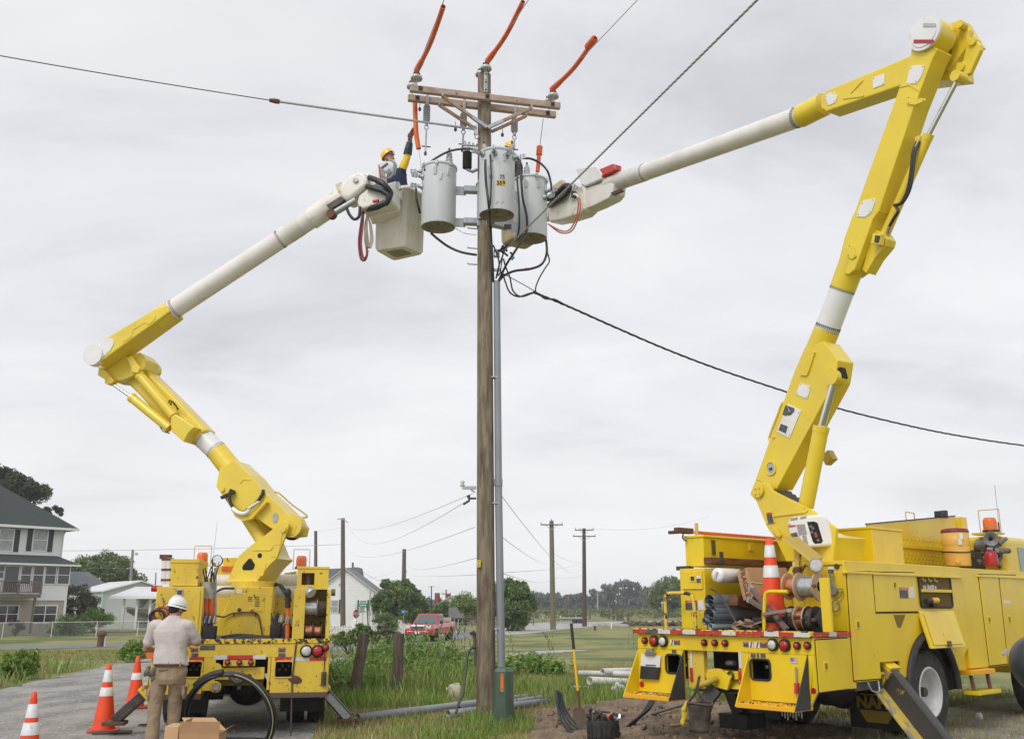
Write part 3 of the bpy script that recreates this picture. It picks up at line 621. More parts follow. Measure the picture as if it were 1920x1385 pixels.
# fences, posts, signs
def build_fences():
 P=[at(x,y,55)for x,y in((-70,1199),(3.4,1196.5),(95.4,1194.5),(179.6,1192.8),(257,1191.5),(300,1191))]
 P=[gnd(x,y)for x,y in((-70,1199),(3.4,1196.5),(95.4,1194.5),(179.6,1192.8),(257,1191.5),(300,1190.5))]
 t=thing('chain_link_fence','low grey chain link fence with white posts across the left lawn','fence',P[1])
 H=1.12
 for p in P:MB().tube([p,p+Vector((.015,0,H))],.028,8).build('post',trim,t)
 MB().tube([p+Vector((.01,0,H))for p in P],.018,6).build('top_rail',trim,t)
 m=MB()
 for a,b in zip(P,P[1:]):
  l=(b-a).length;n=int(l/.085);d=(b-a)/n;k=int(H/(d.length))
  for i in range(-k,n):
   for s in(1,-1):
    i0,i1=(i,i+k)if s>0 else(i+k,i)
    z0,z1=0.03,H
    if i<0:
     if s>0:z0=H*(-i/k);i0=0
     else:z1=H*(1-(-i)/k);i1=0
    if i+k>n:
     if s>0:z1=H*((n-i)/k);i1=n
     else:z0=H*(1-(n-i)/k);i0=n
    m.tube([a+d*i0+Vector((0,0,z0)),a+d*i1+Vector((0,0,z1))],.0035,3,caps=False)
 m.build('mesh_panel',galv,t,fix=False)
 A,B=gnd(560,1190),gnd(764,1191)
 t=thing('picket_fence','long white scalloped picket fence in front of the cottage','fence',A)
 def run(A,B,posts,t):
  l=(B-A).length;d=(B-A)/l;n=Vector((d.y,-d.x,0));m=MB();yawm=math.atan2(d.y,d.x)
  for k in range(int(l/.13)):
   s=k*.13;ph=min(abs(s-q)for q in posts)if posts else 1;hgt_=.72+.42*max(0,1-ph/1.35)**1.4
   c=A+d*s;m.prism([c-d*.035+Vector((0,0,.08)),c+d*.035+Vector((0,0,.08)),c+d*.035+Vector((0,0,hgt_-.06)),c+Vector((0,0,hgt_)),c-d*.035+Vector((0,0,hgt_-.06))],n*.02)
  m.build('picket_panel',trim,t)
  MB().beam(A+Vector((0,.04,.25)),B+Vector((0,.04,.25)),.04,.07).beam(A+Vector((0,.04,.55)),B+Vector((0,.04,.55)),.04,.07).build('rail',trim,t)
  for q in posts:
   c=A+d*q;mb=MB(Matrix.Translation(c)@Matrix.Rotation(yawm,4,'Z'));mb.bx((-.17,-.12,0),(.17,.1,1.18));mb.add([(-.19,-.14,1.18),(.19,-.14,1.18),(.19,.12,1.18),(-.19,.12,1.18),(0,0,1.3)],[(0,1,4),(1,2,4),(2,3,4),(3,0,4)]);mb.build('post',trim,t)
 l=(B-A).length
 px=lambda x:(at(x,1190,(A.y+B.y)/2).x-A.x)/((B-A).x/l)
 run(A,B,[px(585),px(613),px(664),px(722),px(751)],t)
 A,B=gnd(837,1186),gnd(853,1186)
 t=thing('picket_fence','short end piece of white picket fence behind the red pickup','fence',A);run(A,B,[.25],t)
 A,B=at(868,1150,120),at(1000,1150,126);A.z=B.z=-.5
 t=thing('rail_fence','dark wooden rail fence along the far lawn left of the pole','fence',A)
 n=9
 for k in range(n):c=A.lerp(B,k/(n-1));MB().beam(c,c+Vector((0,0,1.15)),.12,.12,(1,0,0)).build('post',deckw,t)
 for z in(.4,.75,1.05):MB().beam(A+Vector((0,-.08,z)),B+Vector((0,-.08,z)),.05,.12).build('rail',deckw,t)
build_fences()
def build_posts():
 for i,(b,tp,r,lab)in enumerate((((662,1308),(684,1186),.105,'leaning weathered wooden post nearest the yellow truck, among the weeds'),((744,1300),(748,1187),.11,'upright weathered wooden post in the weeds in front of the red pickup'))):
  B=gnd(*b);T=at(tp[0],tp[1],B.y)
  o=MB().cyl(B,T,r*1.1,r,14).build('wooden_post',woodd,bev=.012,loc=B);setp(o,lab,'post')
 B=gnd(188,1212);t=thing('bollard','stubby rusty pipe bollard with a domed cap on the left lawn','bollard',B)
 MB().cyl(B,B+Vector((.02,0,.62)),.2,.2,20).build('pipe',rust,t);m=MB();m.lathe([(.0,.30),(.14,.28),(.25,.18),(.28,.06),(.27,0),(.2,-.02)],B+Vector((.02,0,.62)),n=20);m.build('cap',rust,t)
 p=gnd(195,1212);o=MB().beam(p,p+Vector((.03,0,.62)),.07,.05,(1,0,0)).build('marker_stake',trim,loc=p);setp(o,'thin white stake standing beside the rusty bollard','stake')
 signp=lambda b,top:(gnd(*b),at(*top,gnd(*b).y),gnd(*b).y)
 B,T,Y=signp((668,1188),(667,1140));t=thing('stop_sign','red octagonal stop sign at the road junction','sign',B)
 MB().beam(B,T+Vector((0,.03,.35)),.07,.07,(1,0,0)).build('post',galv,t)
 c=at(668,1150,Y);rx=.62
 d=Vector((.62,.78,0));n=Vector((.78,-.62,0));d=Vector((rx,math.sqrt(1-rx*rx),0));n=Vector((d.y,-d.x,0))
 oc=lambda r:[c+d*(r*math.cos(R(22.5+45*k)))+Vector((0,0,r*math.sin(R(22.5+45*k))))for k in range(8)]
 r0=.40
 pl=MB().prism([p for p in oc(r0)],n*-.015).build('plate',M_('sign_white',(.75,.74,.73),.4),t)
 MB().prism([p+n*.004 for p in oc(r0*.93)],n*-.003).build('face',M_('sign_red',(.40,.02,.03),.4),pl)
 MB().text('STOP',.30,c+n*.012,d,(0,0,1),bold=.006).build('lettering',M_('sign_white',(.75,.74,.73)),pl,fix=False)
 B,T,Y=signp((680,1192),(680,1134));t=thing('street_sign','small green street name sign on a thin pole right of the stop sign','sign',B)
 MB().cyl(B,T,.025,n=8).build('pole',galv,t);c=at(680.5,1134,Y)
 MB().bx(c+Vector((-.36,-.01,-.12)),c+Vector((.36,.01,.12))).build('plate',M_('sign_green',(.0,.27,.17),.4),t,bev=.005)
 m=MB()
 for k in range(7):m.bx(c+Vector((-.24+k*.07,-.014,-.045)),c+Vector((-.24+k*.07+.05,-.011,.05-.03*(k%2))))
 m.build('lettering',M_('sign_white',(.75,.74,.73)),t)
 c2=c+Vector((-.02,0,-.17));MB().box(c2,(.02,.5,.16)).build('plate',M_('sign_green',(.0,.27,.17)),t)
 B,T,Y=signp((691,1190),(688,1139));t=thing('sign_post','wooden post with two small white signs between street sign and cottage window','sign',B)
 MB().beam(B,T+Vector((0,0,.1)),.09,.09,(1,0,0)).build('post',woodd,t)
 c=at(686,1142,Y);MB().box(c,(.2,.02,.26),(0,.25,0)).build('plate',M_('sign_white',(.75,.74,.73)),t);c=at(686,1149,Y);MB().box(c,(.2,.02,.14)).build('plate',M_('sign_white',(.75,.74,.73)),t)
 m=MB();a,b=at(698,1146,Y),at(704,1182,Y);m.beam((a.x,Y,a.z),(b.x,Y+.3,B.z),.05,.05);m.build('brace',galv,t)
 c=at(693,1149,Y);MB().box(c,(.28,.02,.4),(0,-.15,0)).build('board',galv,t)
 B,T,Y=signp((757,1178),(757,1152));t=thing('road_sign','bright blue rectangular sign on a thin post before the green tree','sign',B)
 MB().cyl(B,T,.03,n=8).build('pole',galv,t);c=at(756.5,1146.5,Y);MB().box(c,(.42,.02,.34),(0,0,R(-18))).build('plate',M_('sign_blue',(.01,.20,.62),.4),t,bev=.02)
 m=MB();m.box(c+Vector((-.03,-.016,.03)),(.24,.004,.035),(0,0,R(-18)));m.box(c+Vector((-.01,-.016,-.05)),(.18,.004,.03),(0,0,R(-18)));m.build('lettering',M_('sign_white',(.75,.74,.73)),t)
 B=gnd(853,1187);Y=B.y;t=thing('wooden_sign','weathered grey wooden signboard on two grey posts right of the red pickup','sign',B)
 for x,top in((852,1158),(859.5,1160)):p=at(x,top,Y);MB().beam((p.x,Y+.06,B.z),(p.x,Y+.06,p.z),.11,.08,(1,0,0)).build('post',M_('grey_post',(.33,.34,.35),.8),t)
 MB().prism([at(*q,Y)for q in((841,1158),(841,1139),(856,1138),(862,1149),(869,1149),(869,1158))],(0,.05,0)).build('board',M_('grey_board',(.24,.225,.22),.9,c2=(.17,.16,.155),sc=9,st=(5,5,.4)),t)
 p=gnd(855.5,1187.5);setp(MB().cyl(p,p+Vector((0,0,.35)),.03,n=8).build('marker_stake',trim,loc=p),'short white marker stake below the weathered signboard','stake')
 p=gnd(891,1166);t=thing('notice_board','small white notice board on the lawn just left of the big pole','sign',p);MB().bx(p+Vector((-.28,-.03,.45)),p+Vector((.3,.03,1.4))).build('plate',trim,t);MB().bx(p+Vector((-.2,-.05,0)),p+Vector((.22,.05,.45))).build('base',deckw,t)
 p=gnd(1115.5,1181);setp(MB().bx(p+Vector((-.11,-.1,0)),p+Vector((.11,.1,.42))).build('marker_post',darkm,loc=p,bev=.01),'short black square marker post on the far lawn','post')
 p=gnd(1146.5,1178);t=thing('hydrant','tiny white hydrant post on the lawn in front of the gravel lot','hydrant',p);MB().cyl(p,p+Vector((0,0,.5)),.07,n=10).build('barrel',trim,t);MB().ell(p+Vector((0,0,.52)),(.09,.09,.07)).build('cap',trim,t)
 for x,y,h_,r,lab in((1106,1160,1.5,.15,'dock piling between trailer and pole, tallest left one'),(1158,1163,1.55,.2,'thick piling left in the cluster of three by the gravel lot'),(1163,1163,1.6,.17,'middle piling of the cluster of three by the gravel lot'),(1167.5,1163,1.7,.16,'right piling of the cluster of three by the gravel lot'),(1178,1164,1.4,.2,'single thick piling right of the cluster of three'),(1090,1159,1.0,.14,'short thin piling just behind the flat trailer'),(1074,1159,1.0,.14,'short thin piling left behind the flat trailer')):
  p=gnd(x,y);setp(MB().cyl(p,p+Vector((0,0,h_)),r*1.1,r,10).build('piling',woodd,loc=p),lab,'piling')
 B=gnd(1072,1168);f=Frame(B,R(-12));t=thing('flatbed_trailer','empty dark flatbed trailer with double wheels parked by the gravel lot','trailer',f.o,f.yaw)
 MB(f).bx((-1.6,-.9,.5),(2.2,.9,.62)).bx((-2.8,-.06,.45),(-1.6,.06,.55)).build('bed',darkm,t);MB(f).bx((-1.6,-.93,.62),(2.2,-.87,.85)).build('side_rail',galv,t)
 for u in(.5,1.3):MB(f).cyl((u,-1.0,.33),(u,-.75,.33),.33,n=16).build('wheel',tyrem,t)
 for u in(.5,1.3):MB(f).cyl((u,.75,.33),(u,1,.33),.33,n=16).build('wheel',tyrem,t)
 B=gnd(984,1164);t=thing('storage_bin','dark weathered open storage bin by the bush right of the big pole','bin',B)
 MB().bx(B+Vector((-1,-.6,.15)),B+Vector((1,.6,1.35))).build('body',M_('dark_bin',(.055,.055,.05),.8,c2=(.1,.07,.05),sc=3),t,bev=.04);MB().bx(B+Vector((-1.05,-.65,1.35)),B+Vector((1.05,.65,1.43))).build('lid',rust,t)
 B=gnd(1019,1164);t=thing('cabinet','pale grey utility cabinet on the far grass between bush and pole','cabinet',B);MB().bx(B+Vector((-.28,-.2,.25)),B+Vector((.28,.2,1.05))).build('box',galv,t,bev=.02);[MB().bx(B+Vector((x,-.1,0)),B+Vector((x+.1,.1,.25))).build('leg',darkm,t)for x in(-.2,.1)]
 p=gnd(1051,1163.5);setp(MB().cyl(p,p+Vector((0,0,.85)),.07,n=8).build('marker_stake',trim,loc=p),'white marker stake left of the flat trailer','stake')
 m=MB()
 for k in range(90):c=at(random.uniform(1170,1292),1163,random.uniform(120,128));c.z=-.5+random.random()*.35;m.box(c,(random.uniform(.3,1.3),.3,random.uniform(.1,.35)),(random.uniform(-.5,.5),random.uniform(-.6,.6),random.random()*3))
 o=m.build('scrap_pile',M_('rusty_scrap',(.10,.06,.035),.9,c2=(.20,.14,.06),sc=.9,island=.3),fix=False);setp(o,'long heap of rusty scrap and brush beyond the gravel lot','heap',kind='stuff')
 m=MB()
 for k in range(40):c=at(random.uniform(1112,1176),1165,random.uniform(118,124));c.z=-.5;m.ell(c,(random.uniform(.3,.9),.4,random.uniform(.15,.38)),7,5)
 o=m.build('rubble',M_('rubble_grey',(.34,.32,.30),.9),fix=False);setp(o,'low grey rubble mounds behind the gravel lot','rubble',kind='stuff')
build_posts()
# far utility poles and their wires
def fpole(px,top,base,Y,r,label,arms=(),name='utility_pole',m=None,lean=0):
 B=gnd(px,base)if base>1155 else at(px,base,Y*1.3);k=B.y/Y;Y=B.y;r*=k;arms=[(a*k,b*k,c)for a,b,c in arms]
 if base<=1155:B.z=hgt(B.x,B.y)
 T=at(px+lean,top,Y);t=thing(name,label,'utility pole',B)
 MB().tube([B,T],[r*1.15,r*.85],10).build('shaft',m or woodd,t)
 for dz,hw,kind in arms:
  c=T-Vector((0,.0,dz));MB().bx(c+Vector((-hw,-r-.09,-.06)),c+Vector((hw,-r,.06))).build('crossarm',woodd,t)
  mm=MB();mm.beam(c+Vector((-hw*.5,-r-.05,-.05)),c+Vector((0,-r-.03,-.55)),.03,.05);mm.beam(c+Vector((hw*.5,-r-.05,-.05)),c+Vector((0,-r-.03,-.55)),.03,.05);mm.build('brace',galv,t)
  for s in(-.93,.93,-.45 if kind>2 else.93)[:max(2,kind)]:
   MB().lathe([(.02,0),(.02,.09),(.06,.1),(.05,.2),(.02,.22)],c+Vector((s*hw,-r-.04,.06)),n=8).build('insulator',polym,t)
 return t,B,T
def build_fpoles():
 Q={}
 t,B,T=fpole(643,971,1178,50,.115,'tall dark utility pole in front of the white cottage',[],lean=0);Q['a']=(B,T)
 for s in(-1,1):MB().beam(T-Vector((0,.2,.12)),T+Vector((s*.62,-.2,-.1 if s<0 else-.5)),.09,.1).build('bracket',galv,t)
 c=at(641.5,1020,Q['a'][0].y);MB().lathe([(.03,0),(.06,.05),(.05,.14),(.02,.18)],c,n=8).build('insulator',polym,t)
 t,B,T=fpole(592,995,1170,58,.105,'plain pole rising behind the reel bin of the left truck',[]);Q['b']=(B,T)
 t,B,T=fpole(756,1029,1172,66,.15,'slim utility pole with side pegs in front of the green tree',[],lean=2);Q['c']=(B,T)
 for k in range(4):p=at(758,1034+k*6,B.y);MB().tube([p,p+Vector((.24,0,-.12))],.03,6).build('peg',darkm,t)
 p=at(760.5,1070,B.y);MB().bx(p+Vector((-.1,-.1,-.25)),p+Vector((.14,.1,.2))).build('meter_box',galv,t,bev=.02)
 t,B,T=fpole(1037,976,1180,52,.135,'greenish utility pole with a single crossarm right of the big pole',[(.22,.6,2)],m=M_('treated_pole_wood',(.19,.185,.115),.9,c2=(.13,.125,.08),sc=7,st=(4,4,.3)),lean=-3);Q['d']=(B,T)
 MB().lathe([(.02,0),(.06,.06),(.05,.16),(.02,.2)],T,n=8).build('insulator',polym,t)
 t,B,T=fpole(1096,990,1174,60,.125,'dark reddish utility pole with two crossarms beyond the lawn',[(.12,.58,3),(.5,.7,2)],m=M_('creosote_pole',(.075,.05,.042),.9,c2=(.12,.085,.07),sc=7,st=(4,4,.3)),lean=-1);Q['e']=(B,T)
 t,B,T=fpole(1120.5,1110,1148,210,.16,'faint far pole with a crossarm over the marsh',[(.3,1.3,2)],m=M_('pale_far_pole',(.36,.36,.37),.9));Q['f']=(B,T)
 fpole(1062,1119,1158,95,.14,'stubby far pole behind the flat trailer',[])
 fpole(1141.5,1127,1160,98,.13,'short bare pole left of the rusty scrap',[]);fpole(1150,1114,1161,98,.13,'thin dark bare pole next to the cluster of pilings',[],m=M_('creosote_pole',(.075,.05,.042)))
 fpole(1219,1111,1146,190,.12,'faint thin pole in front of the dark wood',[])
 t,B,T=fpole(1241.5,1131,1160,100,.06,'pale slim lamp post with a round globe near the far white house',[],name='lamp_post',m=M_('pale_green_post',(.38,.45,.40),.7));MB().ell(T+Vector((0,0,.15)),.18).build('globe',trim,t)
 t,B,T=fpole(247,1030,1090,88,.13,'leaning pole with a street lamp above the white workshop',[],name='street_lamp',m=M_('grey_lamp_pole',(.24,.22,.21),.9),lean=2)
 MB().beam(Vector((B.x-.12,B.y,-.6)),Vector((B.x,B.y,3)),.2,.2).build('pole_foot',woodd,t)
 m=MB();m.tube(spl([T-Vector((0,.1,.7)),T+Vector((.3,-.2,-.35)),T+Vector((.55,-.2,-.4))],4),.03,6);m.build('arm',galv,t);MB().lathe([(.02,.15),(.1,.1),(.2,-.08),(.18,-.12),(.05,-.2)],T+Vector((.55,-.2,-.45)),n=12).build('lamp_head',galv,t)
 t,B,T=fpole(292.5,1073,1120,100,.06,'thin bare mast left of the left truck bin',[],name='mast',m=darkm)
 t,B,T=fpole(809,1098,1155,100,.06,'thin antenna mast in front of the far white farmhouse',[],name='antenna_mast',m=darkm);m=MB();m.tube([T+Vector((-.45,0,-.1)),T+Vector((.45,0,-.1))],.03,5).build('antenna_bar',darkm,t)
 t,B,T=fpole(836.5,1105,1150,121,.09,'stubby pole with crossarm behind the far farmhouse roof',[(.5,.55,2)])
 t,B,T=fpole(661.5,1054,1130,104,.12,'pole top just showing above the white cottage roof',[]);Q['g']=(B,T)
 def wire(a,b,s,label,r=.006,name='power_line',m=wiref,k=1):
  for q in range(k):
   o=MB().tube(sag(a,b,s,26),r,4,caps=False).build(name,m,fix=False,loc=a);setp(o,label,'wire')
 A=lambda x,y,Y:at(x,y,Y)
 pole=15.7
 wire(Q['a'][1]+Vector((.35,0,-.1)),A(883,934,17),1.6,'slack wire from the dark pole to the bracket on the big pole',.0055)
 wire(Q['a'][1]+Vector((-.3,0,-.1)),A(886,925,17),.9,'taut wire from the dark pole head to the bracket on the big pole',.0055)
 wire(A(641.5,1020,Q['a'][0].y),A(890,988,17),.9,'middle wire from the dark pole insulator to the big pole',.0055)
 wire(Q['b'][1],Q['a'][1]-Vector((0,0,1.0)),.1,'short wire between the plain pole and the dark pole',.012)
 wire(A(-200,1030.5,110),A(641,1020,Q['a'][0].y),.35,'long dark cable crossing left to right in front of the big house',.03)
 wire(A(-200,1058,70),A(590,1066,Q['b'][0].y),.15,'thin low cable passing over the white workshop',.012)
 wire(Q['c'][1]-Vector((0,0,1.6)),A(892,1046,17),.5,'low wire from the pegged pole to the big pole',.0055)
 wire(A(893,1077,17),A(758,1075,Q['c'][0].y),.15,'level wire between the meter box pole and the big pole',.0055)
 wire(Q['c'][1]-Vector((0,0,2.2)),A(668,1083,121.5),.5,'service wire from the pegged pole to the cottage vent pipe',.012)
 wire(A(662,1060,84),A(755,1095,Q['c'][0].y),.5,'sagging wire running down behind the cottage to the pegged pole',.014)
 wire(A(941,930,17),A(1094,1053,Q['e'][0].y),1.3,'upper wire from the big pole down to the two armed pole',.0055)
 wire(A(943,1008,17),A(1036,1052,Q['d'][0].y),.35,'second wire from the big pole to the single armed pole',.0055)
 wire(A(1038,1037,Q['d'][0].y),A(1094,1054,Q['e'][0].y),.3,'short span between the two poles on the right',.013)
 wire(A(944,1075,17),A(1036,1083,Q['d'][0].y),.3,'lowest wire from the big pole to the single armed pole',.0055)
 wire(A(1038,1083,Q['d'][0].y),A(1095,1076,Q['e'][0].y),.25,'lowest short span between the two poles on the right',.012)
 wire(A(944,1073,17),A(1092,1055,Q['e'][0].y),.15,'straight thin wire rising to the two armed pole',.0055)
 wire(Q['e'][1]+Vector((.5,0,0)),A(1330,968,130),.8,'faint wire leaving the two armed pole toward the right',.014)
 return Q
FP=build_fpoles()
# red pickup
def build_pickup():
 C=gnd(786,1203);f=Frame(C,R(180-13))
 t=thing('pickup_truck','red pickup truck driving on the road toward the camera','pickup truck',f.o,f.yaw)
 red=M_('red_car_paint',(.55,.015,.03),.25,coat=.8);redd=M_('red_car_lower',(.36,.01,.02),.3,coat=.6)
 hw=.95
 def ring(v,z0,z1,k,kt):return[Vector((-k,v,z0)),Vector((k,v,z0)),Vector((k*1.0,v,(z0+z1)*.55)),Vector((kt,v,z1)),Vector((-kt,v,z1)),Vector((-k,v,(z0+z1)*.55))]
 b=MB(f);b.loft([ring(.35,.48,.78,.86,.84),ring(.28,.42,1.0,.93,.88),ring(0,.42,1.1,.97,.92),ring(-1.05,.45,1.17,.97,.93),ring(-1.1,.45,1.17,.97,.93),ring(-5.0,.5,1.22,.97,.93),ring(-5.2,.5,1.2,.95,.92)],sm=False);body=b.build('body',red,t,bev=.05)
 c=MB(f);c.loft([[Vector(p)for p in((-.9,-1.15,1.12),(.9,-1.15,1.12),(.9,-3.0,1.15),(-.9,-3.0,1.15))],[Vector(p)for p in((-.70,-1.85,1.80),(.70,-1.85,1.80),(.72,-2.85,1.80),(-.72,-2.85,1.80))]],sm=False);c.build('cab',red,t,bev=.05)
 g=MB(f);g.add([(-.78,-1.20,1.19),(.78,-1.20,1.19),(.64,-1.765,1.73),(-.64,-1.765,1.73)],[(0,1,2,3)]);g.build('windscreen',M_('pickup_glass',(.09,.13,.12),.08,spec=.8),t)
 for s in(-1,1):
  q=lambda v,z:(s*(.912-(z-1.12)*.285),v,z)
  MB(f).prism([q(-1.45,1.22),q(-2.2,1.22),q(-2.2,1.70),q(-1.85,1.70)],(s*.012,0,0)).build('window',glassd,t);MB(f).prism([q(-2.27,1.22),q(-2.85,1.22),q(-2.78,1.70),q(-2.27,1.70)],(s*.012,0,0)).build('window',glassd,t)
  MB(f).box((s*1.06,-1.45,1.25),(.2,.12,.2)).build('wing_mirror',blackr,t,bev=.03)
  MB(f).box((s*.72,.30,.93),(.36,.1,.2)).build('headlight',clearl,t,bev=.03)
  MB(f).cyl((s*.68,.33,.62),(s*.68,.37,.62),.07,n=12).build('fog_light',clearl,t)
  for v in(-.75,-4.1):
   w=MB(f).lathe([(.2,-.12),(.37,-.12),(.39,-.08),(.39,.08),(.37,.12),(.2,.12)],(s*.86,v,.39),(1,0,0),20).build('wheel',tyrem,t)
   MB(f).lathe([(0,.10),(.08,.11),(.2,.08),(.24,.125)],(s*.86,v,.39),(s,0,0),16).build('rim',steel,w)
   MB(f).cyl((s*.6,v,.42),(s*.976,v,.42),.46,n=20).build('wheel_arch',dark,t)
 MB(f).box((0,.33,.93),(.98,.08,.28)).build('grille',steel,t,bev=.03)
 m=MB(f)
 for z in(.87,.96):m.box((0,.372,z),(.8,.012,.055))
 m.build('grille_opening',dark,t)
 MB(f).box((0,.38,.58),(1.7,.12,.26)).build('bumper',redd,t,bev=.05);MB(f).box((0,.445,.60),(.32,.012,.16)).build('number_plate',trim,t);MB(f).box((0,.40,.47),(1.3,.08,.1)).build('air_intake',dark,t)
 MB(f).box((0,-3.9,1.36),(1.5,1.9,.28)).build('load_cover',M_('pale_load',(.62,.56,.40),.7),t,bev=.04)
build_pickup()
# trees and bushes
def build_trees():
 far=lambda Y:1.3 if 41<Y<130 else 1
 def b(px,py,Y):p=at(px,py,Y*far(Y));p.z=hgt(p.x,p.y);return p
 def cc(px,py,Y):return at(px,py,Y*far(Y))
 _tree=globals()['tree']
 def tree(name,label,cat,base,c,r,n,size,ml,mbk,tr,clumps=40,cr=.28,seed=1,**k):
  q=1.3 if 52<base.y<170 else 1
  return _tree(name,label,cat,base,c,tuple(x*q for x in r),int(n*2.0),size*q*.66,ml,mbk,tr*q,clumps,cr,seed,**k)
 tree('pine_tree','dark pine rising behind the roof of the big house','tree',b(10,1150,92),cc(10,921,92),(3.6,2.6,2.1),9000,.17,lf_dark,bark,.3,46,.27,21,low=-1)
 tree('pine_tree','tip of a small pine just above the big house roof edge','tree',b(98,1150,92),cc(97,968,92),(1.0,.8,1.0),900,.14,lf_dark,bark,.15,10,.3,22,low=-1)
 tree('broadleaf_tree','wide rounded green tree behind the white workshop','tree',b(192,1150,112),cc(190,1078,112),(4.4,3,2.1),9000,.17,lf_mid,bark,.3,60,.2,23)
 tree('dark_bush','tall dark reddish green bush between the big house and the workshop','bush',b(150,1170,70),cc(146,1140,70),(1.9,1.2,1.5),5500,.085,lf_olive,bark,.06,40,.26,24,trunk=False,low=-.9)
 tree('green_bush','low bright green bush beside the foot of the dark bush','bush',b(178,1172,68),cc(178,1158,68),(1.2,.8,.7),2000,.07,lf_bright,bark,.04,16,.3,25,trunk=False,low=-.9)
 tree('green_bush','rounded green bush against the chain link fence near the big house','bush',b(143,1182,62),cc(142,1173,62),(1.35,.9,.62),2600,.06,lf_mid,bark,.04,22,.3,26,trunk=False,low=-.9)
 tree('green_bush','small olive bush in front of the left tan window','bush',b(30,1182,61),cc(29,1175,61),(.6,.5,.45),800,.05,lf_olive,bark,.03,10,.35,27,trunk=False,low=-.9)
 tree('green_bush','tiny olive shrub under the right tan window','bush',b(104,1182,62),cc(103,1178,62),(.4,.4,.35),500,.05,lf_olive,bark,.03,8,.35,28,trunk=False,low=-.9)
 tree('broadleaf_tree','full dark green tree behind the slim pegged pole','tree',b(742,1172,88),cc(742,1133,88),(2.3,2.0,2.2),9500,.125,lf_mid,bark,.22,60,.27,31)
 tree('broadleaf_tree','side limb tree leaning right of the full green tree','tree',b(772,1172,88),cc(778,1140,88),(1.15,1.2,1.5),2600,.11,lf_mid,bark,.14,20,.32,32)
 tree('green_bush','dark clipped round bush at the cottage corner','bush',b(727,1178,62),cc(726,1167,62),(.75,.6,.5),1800,.055,lf_mid,bark,.04,18,.35,33,trunk=False,low=-.9)
 tree('green_bush','shaggy green bush before the picket fence below the street sign','bush',b(681,1200,40),cc(680,1188,40),(.5,.4,.36),2600,.055,lf_mid,bark,.04,20,.32,34,trunk=False,low=-.9)
 tree('green_bush','pale green bush behind the stop sign post at the fence','bush',b(655,1200,40),cc(650,1196,40),(.55,.4,.2),1500,.055,lf_yel,bark,.04,14,.32,35,trunk=False,low=-.9)
 tree('green_bush','grey green seedy bush at the fence left of the red pickup','bush',b(728,1200,40),cc(722,1193,40),(.65,.4,.25),2200,.05,lf_olive,bark,.04,16,.32,36,trunk=False,low=-.9)
 tree('broadleaf_tree','dark green small tree left of the weathered signboard','tree',b(830,1166,95),cc(829,1147,95),(1.15,1,1.1),2600,.10,lf_mid,bark,.1,20,.32,37)
 tree('broadleaf_tree','yellow green tree behind the weathered signboard','tree',b(872,1164,100),cc(872,1142,100),(2.5,2,1.35),5200,.12,lf_yel,bark,.15,36,.28,38)
 tree('broadleaf_tree','large bright green tree just right of the grey conduit on the big pole','tree',b(955,1166,74),cc(955,1134,74),(1.8,1.6,1.75),8500,.115,lf_mid,bark,.2,55,.28,39,low=-.95)
 tree('broadleaf_tree','rounded dark wood edge tree left of the yellow truck','tree',b(1262,1150,235),cc(1262,1123,235),(6.0,5,4.6),9000,.26,lf_mid,bark,.4,60,.24,41,low=-.95)
 tree('broadleaf_tree','second wood edge tree half hidden by the yellow truck','tree',b(1300,1150,225),cc(1305,1120,225),(6,5,5),7000,.26,lf_mid,bark,.4,50,.24,42,low=-.95)
 tree('green_bush','round bright green bush at the left edge of the gravel road','bush',b(40,1262,24.5),cc(38,1244,24.5),(.40,.36,.33),3000,.035,lf_bright,bark,.02,26,.34,43,trunk=False,low=-.8)
 tree('green_bush','leafy weed bush on the verge left of the standing man','bush',b(258,1226,33),cc(258,1219,33),(.55,.4,.30),2000,.045,lf_bright,bark,.02,18,.33,44,trunk=False,low=-.9)
 g=np.random.default_rng(5);n=300;xs=np.linspace(-160,160,n)+g.normal(size=n)*1.5;top=5.2+1.5*np.sin(xs*.05)+1.1*np.sin(xs*.13+1)+g.normal(size=n)*.6
 top+=5*np.exp(-((xs-48)/12)**2)
 cs=[];rad=[]
 for x,h_ in zip(xs,top):
  for k in range(4):cs.append((x+g.normal()*1.5,430+g.normal()*6,h_*(.15+.26*k)));rad.append(2.6-.3*k)
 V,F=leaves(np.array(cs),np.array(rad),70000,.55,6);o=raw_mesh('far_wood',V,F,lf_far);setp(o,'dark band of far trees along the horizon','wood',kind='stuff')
 m=620;x=g.uniform(-25,120,m);y=g.uniform(150,330,m);h_=g.uniform(.5,1.7,m)
 V,F=leaves(np.stack([x,y,h_*.5],1),h_,40000,.16,8,.6);o=raw_mesh('marsh_scrub',V,F,lf_marsh);setp(o,'low yellow green scrub and reeds of the far marsh','scrub',kind='stuff')
 V=[];F=[];bq=0
 pts=[(617,1290,.5,.45),(634,1275,.55,.62),(650,1300,.5,.38),(690,1262,.6,.85),(700,1290,.5,.5),(718,1250,.6,.95),(728,1285,.45,.55),(765,1262,.5,.85),(780,1245,.6,1.05),(795,1280,.5,.6),(815,1255,.5,.85),(835,1268,.45,.7),(858,1262,.5,.75),(880,1275,.45,.55),(945,1275,.35,.5),(960,1268,.4,.55),(1010,1265,.45,.6),(1040,1268,.4,.45),(980,1255,.4,.5)]
